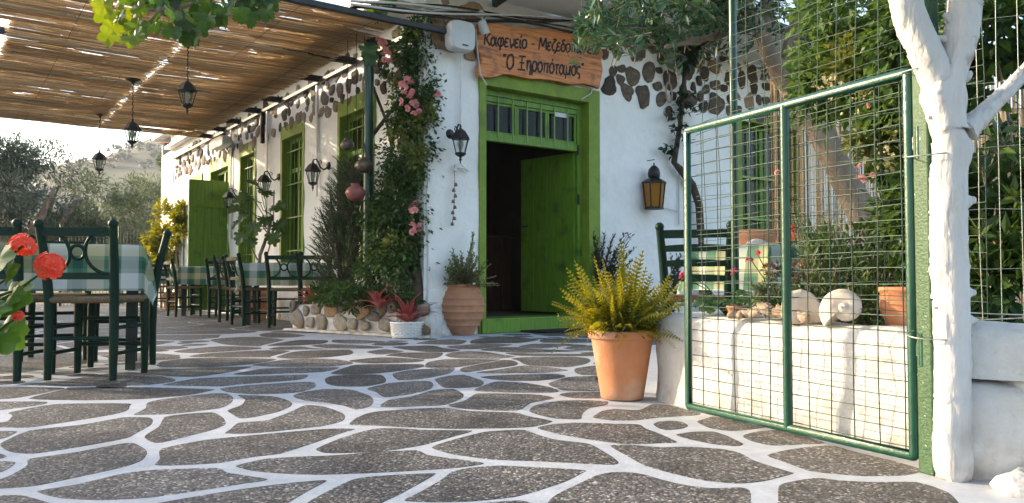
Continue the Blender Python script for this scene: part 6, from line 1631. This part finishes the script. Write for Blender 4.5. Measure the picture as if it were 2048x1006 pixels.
# spiral shell
c = D(1690, 612, 2.98); c.z = .475; t = thing('sea_shell', 'large pale spiral sea shell lying on the low white wall', 'shell', c)
V = []; F = []; n = 76; k2 = 16; face = (EYE - c).normalized(); face = (face + Vector((-.15, 0, .15))).normalized(); xx = face.cross(Vector((0, 0, 1))).normalized(); yy = xx.cross(face)
for i in range(n):
    s = i / (n - 1); a = -s * 2 * math.pi * 3.1 - .155; g_ = math.exp(-(1 - s) * 2.5); r = .047 * g_; tr_ = .050 * g_; h = .060 * (1 - s)
    cc = c + (xx * math.cos(a) + yy * math.sin(a)) * r + face * h * 1.1; rad = (xx * math.cos(a) + yy * math.sin(a))
    for j in range(k2): b = 2 * math.pi * j / k2; V.append(cc + (rad * math.cos(b) * 1.05 + face * math.sin(b) * 1.15) * tr_)
for i in range(n - 1):
    for j in range(k2): F.append((i * k2 + j, i * k2 + (j + 1) % k2, (i + 1) * k2 + (j + 1) % k2, (i + 1) * k2 + j))
m2 = MB(); m2.add(V, F, True); m2.add(V[-k2:], [tuple(range(k2))], True)
m2.ball(c - face * .025, .045, 12, 8)
m2.build('whorl', 'shell', t)
# driftwood
t = thing('driftwood', 'gnarled piece of brown driftwood lying along the low wall', 'driftwood', wallpt(.75, .1, .43))
q = lambda px, dz: (lambda p: Vector((p.x, p.y, .43 + dz)))(D(px, 625, lerp(3.42, 3.12, (px - 1455) / 150)))
nd = [(q(1455, .0), .012), (q(1480, .012), .020), (q(1505, .02), .022), (q(1530, .035), .026), (q(1560, .02), .030), (q(1590, .015), .026), (q(1620, .0), .02), (q(1520, .055), .014), (q(1545, .045), .016), (q(1500, -.0), .012), (q(1600, .04), .012), (q(1470, -.005) + Vector((0, -.05, 0)), .012)]
skin('wood', nd, [(0, 1), (1, 2), (2, 3), (3, 4), (4, 5), (5, 6), (3, 7), (4, 8), (2, 9), (5, 10), (1, 11)], 'driftwood', t, 3, .012, 24)
# geraniums and small plants on and behind the wall
def scallop(a): return .5 * (1 + .07 * math.cos(a * 9)) * (1 - .35 * max(0, math.cos(a)) ** 8)
GER = [outline_leaf('leaf', 'geranium_leaf', scallop, 36, .3, .15, f) for f in (.1, .5)]
def geranium(c, r, h, n, label, fl=(), fm=None, fr=.018, s=.06, grp='geraniums'):
    t = thing('geranium', label, 'geranium', c, grp); m2 = MB()
    for k in range(n):
        a = k * 2.4; q = math.sqrt((k + .5) / n); p = c + Vector((math.cos(a) * r * q, math.sin(a) * r * q * .7, h * R(.35, 1) * (1.15 - .5 * q)))
        m2.tube([c + Vector((math.cos(a) * r * .15, math.sin(a) * r * .15, 0)), c.lerp(p, .6) + Vector((0, 0, .02)), p], [.003, .0025, .002], 4, cap=False)
        put_leaf(t, random.choice(GER), p, Vector((math.cos(a), math.sin(a) - .3, R(-.5, .3))), (R(-.4, .4), -.5, 1), s * R(.7, 1.2))
    for p in fl:
        m2.tube([c, c.lerp(p, .6) + Vector((.01, 0, .02)), p], [.0028, .0024, .002], 5)
        for _ in range(5): bloom(t, p + Vector((R(-1, 1), R(-1, 1), R(-.8, 1))) * fr * .8, fr * .62, fm)
    m2.build('stalks', 'geranium_leaf', t)['kind'] = 'stuff'
    return t
def pot2(c, r, h, lab, m='terracotta'):
    return pot('plant_pot', lab, c, [(r * .7, 0), (r * .75, .005), (r, h * .85), (r * 1.08, h * .86), (r * 1.08, h), (r * .9, h), (r * .85, h * .9)], m, 24, group='small pots behind the low wall')
c = wallpt(1.22, .22, .41); geranium(c, .13, .13, 34, 'pink geranium on the wall end behind the gate corner', [D(1365, 552, 3.6), D(1372, 545, 3.62), D(1470, 545, 3.5)], MAG, .016, .055)
c = wallpt(.95, .24, .41); geranium(c, .15, .16, 40, 'leafy geranium with two pink heads behind the middle of the gate', [D(1500, 517, 3.3), D(1515, 508, 3.3)], MAG, .014, .055)
c = wallpt(1.05, .10, .41); pot2(c, .045, .06, 'tiny pot at the feet of the geraniums on the low wall', 'terracotta_old')
t = thing('dry_succulent', 'greyish succulent with dry coral flower stalks on the low wall behind the driftwood', 'succulent', wallpt(.72, .26, .41))
foliage(t, [px_blob(1545, 590, 40, 22, 3.35, .08, 420), px_blob(1575, 560, 30, 25, 3.35, .08, 160)], .03, 'lavender_leaf', .35)
foliage(t, [px_blob(1548, 545, 26, 20, 3.3, .06, 110), px_blob(1600, 545, 22, 25, 3.25, .06, 110)], .024, 'dry_leaf', .5, 'dry_flowers')
bed = thing('planting_bed', 'earth bed behind the low white wall full of shrubs', 'planting bed', wallpt(.5, .5))
m2 = MB(); m2.prism([(p.x, p.y) for p in (wallpt(-.3, .32), wallpt(1.45, .32), wallpt(1.45, 1.05), wallpt(-.3, 1.6))][::-1], .0, .36); m2.build('soil', 'soil', bed)
# spiky broom with coral flowers
t = thing('broom_shrub', 'wispy shrub with thin upright stems and coral flowers behind the gate bar', 'shrub', D(1640, 600, 3.5))
b0 = D(1640, 590, 3.5); sp = [(b0 + Vector((R(-.08, .08), R(-.08, .08), 0)), D(R(1572, 1700), R(390, 500), 3.5 + R(-.2, .25))) for _ in range(46)]
sprig_leaves(t, sp, .028, .22, 30, .5, 'lavender_leaf', stem='lavender_leaf', sr=.0022)
for px, py in ((1584, 455), (1588, 478), (1660, 470), (1584, 465)): bloom(t, D(px, py, 3.35), .016, COR)
# big leafy shrub behind the gate
t = thing('oleander_shrub', 'dense green shrub with narrow leaves behind the gate beside the brown trunk', 'shrub', D(1720, 640, 3.5))
b0 = D(1720, 640, 3.5); sp = []
for k in range(210):
    px, py = R(1590, 1880), R(330, 640)
    if px < 1765 and py < 455: continue
    tip = D(px, py, 3.45 + R(-.3, .5)); d = (tip - b0).normalized() + Vector((R(-.5, .5), R(-.5, .3), R(.1, .9))); d.normalize(); sp.append((tip - d * R(.12, .26), tip))
sprig_leaves(t, sp, .085, .24, 15, .75, 'oleander_leaf', stem='bark', sr=.003)
foliage(t, [px_blob(1740, 560, 110, 90, 3.8, .3, 900)], .07, 'dark_leaf', .35)
# climbing rose on the fence
fr_ = thing('fence_rose', 'climbing rose with cream buds covering the wire fence above the gate', 'climbing rose', D(1790, 640, 3.2))
keep = lambda P: (P[:, 1] > 2.75)
foliage(fr_, [px_blob(1640, 170, 75, 90, 3.7, .25, 1000), px_blob(1720, 120, 90, 110, 3.5, .25, 1150), px_blob(1790, 230, 60, 110, 3.2, .2, 950), px_blob(1800, 420, 40, 150, 3.2, .15, 1000), px_blob(1690, 30, 120, 60, 3.5, .3, 950), px_blob(1820, 60, 90, 110, 3.1, .2, 900),
    px_blob(1785, 310, 32, 70, 3.3, .15, 420), px_blob(1760, 180, 70, 70, 3.4, .2, 350)], .052, 'fence_leaf', .62, droop=.5, keep=keep)
foliage(fr_, [px_blob(1740, 280, 55, 50, 3.1, .1, 240), px_blob(1700, 150, 70, 70, 3.3, .1, 260)], .045, 'rose_leaf_pale', .6, droop=.4, keep=keep)
foliage(fr_, [px_blob(1655, 175, 25, 18, 3.3, .05, 40), px_blob(1760, 300, 40, 40, 3.1, .06, 70), px_blob(1700, 200, 60, 40, 3.2, .06, 50)], .020, 'bud', .8, 'buds', keep=keep)
for px, py, r in ((1722, 360, .026), (1720, 333, .013), (1745, 350, .012), (1735, 212, .012), (1555, 345, .012)): bloom(fr_, D(px, py, 3.05), r, ROSE)
stems(fr_, D(1800, 640, 3.25), [D(1800, 300, 3.3), D(1780, 200, 3.3), D(1770, 420, 3.3), D(1790, 100, 3.3), D(1700, 100, 3.5)], .012, .006, 'bark_dark', 'stem', .06)
# climbers beyond the white trunk
cl = thing('trunk_side_climber', 'mixed climber with broad green leaves beyond the white trunk, before the reed screen', 'climber', D(1985, 640, 3.1))
foliage(cl, [px_blob(1985, 60, 90, 60, 3.2, .25, 900), px_blob(1990, 560, 70, 90, 3.0, .2, 900), px_blob(1960, 420, 40, 120, 3.2, .2, 600), px_blob(2040, 470, 50, 110, 3.0, .2, 600), px_blob(1965, 190, 30, 60, 3.2, .15, 150), px_blob(2020, 260, 40, 70, 3.4, .15, 120)], .075, 'shrub_leaf', .55, droop=.4)
sp = [(D(x, y, 2.95), D(x + R(-40, 50), y + R(-60, 30), 2.95 + R(-.1, .2))) for x, y in ((1985, 300), (2010, 290), (1970, 370), (2030, 400), (1990, 430), (1960, 480), (2000, 500), (2030, 550), (1965, 560)) for _ in (0, 1)]
sprig_leaves(cl, sp, .11, .34, 8, .9, 'oleander_leaf', stem='bark', sr=.004)
stems(cl, D(1990, 640, 3.05), [D(2000, 380, 3.05), D(1990, 100, 3.15), D(1960, 420, 3.1), D(2030, 480, 3.0)], .010, .005, 'bark', 'stem', .06)
# tree with brown trunk behind the fence
YT = 5.2; T_ = lambda px, py, dy=0: D(px, py, YT + dy)
tree = thing('leafy_tree', 'leaning brown-barked tree with long glossy leaves hanging before the sign', 'tree', Vector((T_(1850, 735).x, YT, 0)))
nd = [(T_(1860, 735), .12), (T_(1790, 570), .105), (T_(1735, 450), .10), (T_(1690, 360), .097), (T_(1640, 270), .092), (T_(1590, 195), .088), (T_(1535, 110), .075), (T_(1500, 30), .058), (T_(1470, -60), .045), (T_(1440, -160), .035),
      (T_(1530, 60), .045), (T_(1535, 0), .038), (T_(1545, -90), .03), (T_(1565, 90), .042), (T_(1610, 55), .036), (T_(1680, 45, -.1), .03), (T_(1760, 60, -.2), .022), (T_(1440, 70, -.2), .022), (T_(1330, 95, -.4), .014), (T_(1640, -40), .028), (T_(1655, 180, -.1), .035), (T_(1700, 130, -.1), .03)]
skin('trunk', nd, [(i, i + 1) for i in range(9)] + [(6, 10), (10, 11), (11, 12), (5, 13), (13, 14), (14, 15), (15, 16), (7, 17), (17, 18), (13, 19), (4, 20), (20, 21)], 'bark', tree, 3, .014, 9)
sp = []
for k in range(190):
    px = R(1150, 1480); top = lerp(35, -70, (px - 1150) / 330); py = R(top, 100 - 28 * abs((px - 1250) / 200)); Y = R(4.7, 5.6)
    tip = D(px, py, Y); d = Vector((R(-1, .2), R(-.6, .3), R(-.5, .35))).normalized(); sp.append((tip - d * R(.12, .28), tip))
for k in range(110):
    tip = D(R(1400, 1700), R(-120, 70), R(4.7, 6)); d = Vector((R(-.7, .7), R(-.6, .3), R(-.5, .5))).normalized(); sp.append((tip - d * R(.12, .28), tip))
sprig_leaves(tree, sp, .115, .30, 10, .85, 'laurel_leaf', stem='bark', sr=.0035)
sp = []
for k in range(170):
    tip = D(R(1330, 1900), R(-130, 140), R(5.6, 7.0)); d = Vector((R(-.7, .7), R(-.6, .3), R(-.5, .5))).normalized(); sp.append((tip - d * R(.12, .28), tip))
sprig_leaves(tree, sp, .10, .34, 14, .8, 'dark_leaf', 'inner_foliage', stem='bark_dark', sr=.0035)
# fig leaf hanging near the top
def figl(a): return .5 * (.62 + .38 * abs(math.cos(a * 2.5)) ** .8) * (1 + .05 * math.cos(a * 17))
FIG = outline_leaf('leaf', 'vine_leaf', figl, 50, .2, .2, .3)
fg = thing('fig_sprig', 'sprig with pale green lobed fig leaves dangling in front of the brown trunk', 'fig sprig', D(1620, -60, 3.9))
m2 = MB(); m2.tube([D(1635, -120, 3.9), D(1625, -40, 3.9), D(1622, 5, 3.9)], [.006, .005, .004], 6); m2.build('twig', 'bark', fg)
for px, py, dx, dz, s in ((1628, 0, .15, -1, .13), (1600, -30, -.8, -.3, .11), (1665, -35, .8, -.3, .12), (1640, -60, .3, .4, .12), (1615, -70, -.4, .3, .12)): put_leaf(fg, FIG, D(px, py, 3.9), Vector((dx, -.25, dz)), (0, -1, .3), s)
# cushions and jar on the far table
cs = thing('cushion', 'pale flowered cushion propped on the table behind the gate', 'cushion', D(1515, 520, 5.75))
c = D(1515, 500, 5.75); m2 = MB(Matrix.Translation(c) @ Matrix.Rotation(.25, 4, 'Z')); m2.ball((0, 0, -.02), .12, 20, 12, sq=(1.0, .4, .85)); cm = m2.build('cover', 'cushion', cs)
for v in cm.data.vertices:
    q = (v.co + Vector(cs.location)) - c; k = max(abs(q.x), abs(q.z)) / max(1e-6, math.hypot(q.x, q.z)); v.co += Vector((q.x, 0, q.z)) * (1 / k - 1) * .0 
c = D(1510, 478, 6.3); c.z = .806
pot('clay_dish', 'round clay dish at the window sill end of the table behind the gate', c, [(.08, 0), (.13, .03), (.16, .10), (.17, .16), (.165, .17), (.15, .16)], 'terracotta_old', 24)

# ================================================================== GERANIUM AT THE VIEWER'S SIDE
HEAD = [head_mesh('flower_head', 'red_petal', 26, .40), head_mesh('flower_head', 'red_petal', 30, .38)]
c = Vector((-1.50, 1.70, .0))
pot('terracotta_pot', 'terracotta pot of the red geranium close to the viewer', c, [(.10, 0), (.11, .01), (.145, .26), (.16, .262), (.16, .30), (.14, .30), (.135, .27)], 'terracotta', 32, group='terracotta pots')
t = thing('geranium', 'red geranium in bloom close to the viewer, before the nearest table', 'geranium', c + Vector((0, 0, .27)), 'geraniums')
b0 = c + Vector((.05, 0, .28)); m2 = MB()
for px, py, r, k in ((46, 492, .026, 0), (100, 532, .031, 1), (36, 632, .012, 1)):
    p = D(px, py, 1.58); m2.tube([b0, b0.lerp(p, .5) + Vector((-.03, 0, .05)), D(px - 60, py + 45, 1.58), p], [.004, .0035, .003, .0025], 6); link('flower_head', HEAD[k], t, p - wloc(t), (.5, .3, R(0, 6)), r)
for px, py, s, dx, dz in ((8, 540, .085, .4, .2), (20, 590, .095, .8, -.2), (-20, 560, .1, .2, .3), (15, 640, .09, .7, -.7), (-10, 610, .1, .3, -.2), (30, 560, .05, .6, .5), (5, 510, .06, -.1, .8), (-40, 520, .08, -.4, .5), (-30, 660, .1, .2, -.6), (20, 660, .06, .6, -.8), (-60, 600, .1, -.5, .1), (-90, 560, .1, -.6, .3), (-120, 620, .1, -.9, -.2), (38, 590, .045, .7, .0)):
    p = D(px - 20, py, 1.6 + R(-.05, .08)); m2.tube([b0, b0.lerp(p, .6) + Vector((0, 0, .02)), p], [.0035, .003, .0025], 5, cap=False)
    put_leaf(t, random.choice(GER), p, Vector((dx, -.45, dz)), (R(-.3, .3), -.8, .5), s)
m2.build('stalks', 'geranium_leaf', t)['kind'] = 'stuff'

# ================================================================== GRAPE VINE OVERHEAD
def grape(a):
    r = .54 * (.62 + .38 * abs(math.cos(a * 2.5)) ** .8) * (1 + .06 * math.cos(a * 22)); return r * (1 - .6 * max(0, math.cos(a)) ** 10)
GRP = [outline_leaf('leaf', 'vine_leaf', grape, 44, .25, fo, be) for fo, be in ((.15, .3), (.4, .7), (.6, .15))]
GRP2 = [outline_leaf('leaf', 'vine_leaf_lit', grape, 44, .25, fo, be) for fo, be in ((.12, .3), (.35, .8), (.5, .15))]
vn = thing('grape_vine', 'grape vine branch with yellow-green leaves hanging from above under the reed roof', 'grape vine', D(330, -60, 4.6))
YV = 4.6; m2 = MB(); main = [D(600, -90, YV), D(520, -40, YV), D(430, -5, YV), D(345, 18, YV), D(290, 20, YV), D(240, 0, YV), D(200, -20, YV)]
m2.tube(main, [.014, .013, .014, .016, .012, .008, .005], 8); m2.tube([D(330, -120, YV), D(325, -40, YV), D(320, 25, YV), D(300, 45, YV)], [.022, .022, .02, .014], 8); m2.tube([D(420, -4, YV), D(412, 40, YV), D(416, 70, YV)], [.008, .006, .003], 6)
m2.tube([D(340, 20, YV), D(360, 50, YV), D(390, 75, YV)], [.008, .006, .004], 6); m2.build('branch', 'bark', vn)
lf = [(205, 15), (215, 35), (225, 60), (235, 20), (250, 70), (255, 45), (270, 25), (245, 0), (240, 50), (262, 58), (220, 48), (232, 62), (210, 0), (268, 75), (248, 82), (238, 35), (275, 60), (295, 30), (205, -5), (228, 80), (262, 88), (285, 5)]
for px, py in lf: put_leaf(vn, random.choice(GRP2), D(px, py - 22, YV + R(-.25, .1)), Vector((R(-.7, .7), R(-.5, .3), -R(.3, 1))), (R(-1, 1), -1, R(-.6, .9)), R(.09, .14))
for k in range(75):
    px = R(290, 560); py = R(-30, 52 if px < 420 else 22); put_leaf(vn, random.choice(GRP), D(px, py - 10, YV + R(-.3, .4)), Vector((R(-.8, .8), R(-.6, .5), -R(.1, 1))), (R(-1, 1), -R(.2, 1), R(-.3, 1)), R(.08, .135))
for px, py in ((402, 52), (378, 62), (362, 62), (425, 25), (508, 25), (530, 22), (543, 0), (480, 20), (450, 22), (395, 65), (415, 30), (350, 55)): put_leaf(vn, random.choice(GRP), D(px, py - 10, YV + R(-.3, 0)), Vector((R(-.4, .4), R(-.4, .1), -1)), (R(-.4, .4), -1, R(-.2, .4)), R(.10, .145))
for px, py in ((748, -10), (760, 20), (778, 5), (735, 100), (752, 30), (742, 118)): put_leaf(vn, random.choice(GRP), D(px, py - 12, 8.0), Vector((R(-.5, .5), -.3, -1)), (R(-.4, .4), -1, .2), R(.12, .2))

# ================================================================== HANGING POTS BY THE PERGOLA POST
for px, py, Y, r, m, lab, ptop in ((694, 290, 8.55, .075, 'bronze', 'small bronze ball pot hanging before the nearest green window', 90), (727, 332, 8.35, .095, 'bronze', 'bronze ball pot hanging against the green pergola post', 120), (711, 386, 8.3, .105, 'clay_dark', 'dark red clay pot hanging lowest before the rosemary', 130)):
    c = D(px, py, Y); t = thing('hanging_pot', lab, 'hanging pot', c, 'pots hanging by the pergola post')
    m2 = MB(Matrix.Translation(c)); m2.lathe([(r * x, r * z) for x, z in ((.0, -.78), (.4, -.76), (.8, -.5), (1, -.05), (.92, .32), (.6, .62), (.42, .72), (.44, .86), (.52, .92), (.46, .93), (.38, .85))], n=24); m2.build('body', m, t)
    e = D(px + 4, ptop, Y); e.z = MATZ - .03
    m2 = MB()
    for s in (-1, 0, 1): m2.tube([c + Vector((s * r * .45, .0, r * .85)), c + Vector((0, 0, r * 2.6)), Vector((c.x, c.y, e.z))], .0032, 5)
    m2.build('cord', 'cable', t)

# ================================================================== BEYOND THE TERRACE
def make_olive(name_label, loc, s, m, seed, n=7000, leaf=.24, squash=.85):
    random.seed(seed); t = thing('olive_tree', name_label, 'tree', (0, 0, 0), 'olive trees beyond the terrace')
    nd = [(Vector((0, 0, -.3)), .34), (Vector((.1, 0, .6)), .28), (Vector((.05, .1, 1.3)), .25)]; ed = [(0, 1), (1, 2)]
    tips = []
    for k in range(6):
        a = k * 1.05 + R(-.3, .3); p1 = Vector((math.cos(a) * .7, math.sin(a) * .7, 2.1 + R(-.2, .3))); p2 = Vector((math.cos(a) * 1.6, math.sin(a) * 1.6, 3.2 + R(-.4, .6)))
        b = len(nd); nd += [(p1, .13), (p2, .06)]; ed += [(2, b), (b, b + 1)]; tips += [p1, p2]
    skin('trunk', nd, ed, 'bark', t, 1, .05, 2)
    bl = []
    for k in range(20):
        a = R(0, 6.28); rr_ = R(.3, 2.0); z = R(1.5, 4.5); rr_ *= 1 - .35 * max(0, (z - 3.2) / 1.3); bl.append((math.cos(a) * rr_, math.sin(a) * rr_, z, R(.55, 1.0), R(.55, 1.0), R(.5, .85) * squash, n / 20))
    P, Dr = blob_pts(bl, .5); Dr[:, 2] -= .1; L = leaf * RNG.uniform(.6, 1.3, len(P))
    o = link('crown', leaf_mesh('crown', P, Dr, L, L * .24, m), t); o['kind'] = 'stuff'
    t.location = loc; t.scale = (s, s, s); t.rotation_euler = (0, 0, R(0, 6)); return t
def gz(px, Y): p = D(px, 640, Y); return (p.x, p.y, terrain_h(p.x, p.y) - .05)
o1 = make_olive('dark olive tree at the edge of the terrace behind the nearest table', gz(35, 25), 1.10, 'olive_dark', 21, 16000, .17)
o2 = make_olive('pale olive tree standing between the dark olive and the taverna', gz(235, 27), .92, 'olive_leaf', 22, 16000, .17)
o3 = make_olive('pale olive tree partly hidden by the white end of the taverna', gz(335, 32), 1.12, 'olive_leaf', 23, 14000, .18)
for k, (px, Y, s, src, lab) in enumerate(((130, 40, .75, o2, 'small pale olive tree far behind the dark olive, below the hill'), (270, 46, .9, o2, 'far olive tree showing between the two pale olives'), (60, 40, .7, o1, 'far dark olive behind the dark olive at the terrace edge'), (150, 27, .62, o1, 'low dark olive bush between the dark and pale olive trees'),
                                        (-60, 26, .9, o1, 'dark olive beside the terrace edge, cut by the picture edge'))):
    c = copy_tree(src, gz(px, Y), k * 1.9, lab); c.scale = (s, s, s)
# unseen olives added on the sunny side to block the low sun
for k, (x, y, s, src, lab) in enumerate(((-9.5, 3.0, .85, o1, 'unseen olive tree added to shade the near end of the terrace'), (-13.5, 11.3, 1.0, o1, 'unseen olive tree added to shade the middle of the terrace'), (-15.0, 15.6, 1.2, o1, 'unseen olive tree added to shade the far tables'), (-9.0, -1.6, .9, o1, 'unseen olive tree added to shade the paving closest to the viewer'),
                                        (-18.5, 13.4, 1.2, o1, 'tall unseen olive tree added to thicken the shade behind the pergola posts'))):
    c = copy_tree(src, (x, y, -.15), k * 2.3 + .4, lab); c.scale = (s, s, s)
# yellow-green shrubs by the white end wall
for px, py, rx, ry, Y, n, lab in ((322, 470, 24, 60, 17.0, 1300, 'yellow-green shrub standing before the white end of the taverna'), (362, 448, 24, 40, 16.6, 1100, 'round yellow-green shrub against the pinkish shutter'), (345, 500, 40, 25, 16.8, 500, 'low yellow-green shrub joining the two taller ones')):
    c = D(px, 612, Y); t = thing('yellow_shrub', lab, 'shrub', (c.x, c.y, 0), 'yellow-green shrubs at the end wall')
    foliage(t, [px_blob(px + R(-8, 8), py + k, rx, ry * .55, Y, .35, n / 3) for k in (-ry * .5, 0, ry * .5)], .13, 'yellow_shrub', .45, droop=.3)
    stems(t, (c.x, c.y, 0), [D(px - 8, py, Y), D(px + 8, py - 10, Y), D(px, py + 20, Y)], .03, .012, 'bark', 'stem', .1)
t = thing('bougainvillea', 'coral bougainvillea showing above the far roof corner', 'bougainvillea', D(345, 600, 21))
foliage(t, [px_blob(347, 282, 18, 14, 21, .4, 420)], .14, 'coral_petal', .7, 'blooms'); foliage(t, [px_blob(340, 330, 22, 50, 21, .4, 900)], .16, 'olive_leaf', .4); stems(t, D(345, 605, 21), [D(340, 330, 21), D(347, 290, 21)], .05, .02, 'bark', 'stem')
# wire fence at the terrace edge
fa, fb = D(120, 600, 18.0), D(345, 600, 19.5); fe = thing('edge_fence', 'thin wire fence at the far edge of the terrace', 'fence', (fa.x, fa.y, 0))
m2 = MB(); k = 0
while k <= 1: p = fa.lerp(fb, k); m2.tube([(p.x, p.y, -.1), (p.x, p.y, 1.75)], .006, 4); k += .03
for z in np.arange(.2, 1.75, .17): m2.tube([(fa.x, fa.y, z), (fb.x, fb.y, z)], .006, 4)
m2.build('wire_mesh', 'wire', fe)['kind'] = 'stuff'
for k in (0, .5, 1):
    p = fa.lerp(fb, k); m2 = MB(); m2.tube([(p.x, p.y, -.1), (p.x, p.y, 1.85)], .035, 8); m2.build('post', 'dark_post', fe)
# scrub on the hillside: one mass of dots nobody would count
bl = []
rs = random.Random(4)
for k in range(900):
    x = rs.uniform(-330, 60); y = rs.uniform(190, 420)
    if noise.noise(Vector((x * .02, y * .02, 5))) < rs.uniform(-.5, .35): continue
    r = rs.uniform(.9, 2.6); bl.append((x, y, hill_h(x, y) + r * .5, r * 1.2, r * 1.2, r * .85, 46))
sc = link('scrub', leaf_mesh('scrub', *[a for a in blob_pts(bl, .6)], 1.5, .9, 'scrub_leaf')); sc['kind'] = 'stuff'; sc['label'] = 'dark scrub dotted over the dry hillside'

# air between here and the hills
hz = link('haze', MB().box(-530, 530, -70, 580, -8, 118).mesh('haze', 'whitewash')); hz['kind'] = 'stuff'
m, n_, o_ = _nodes('haze_air'); pv = _N(n_, 'ShaderNodeVolumePrincipled'); pv.inputs['Color'].default_value = (.86, .92, 1, 1); pv.inputs['Density'].default_value = .0005; pv.inputs['Anisotropy'].default_value = .2
n_.links.new(pv.outputs[0], o_.inputs['Volume']); hz.data.materials.clear(); hz.data.materials.append(m)
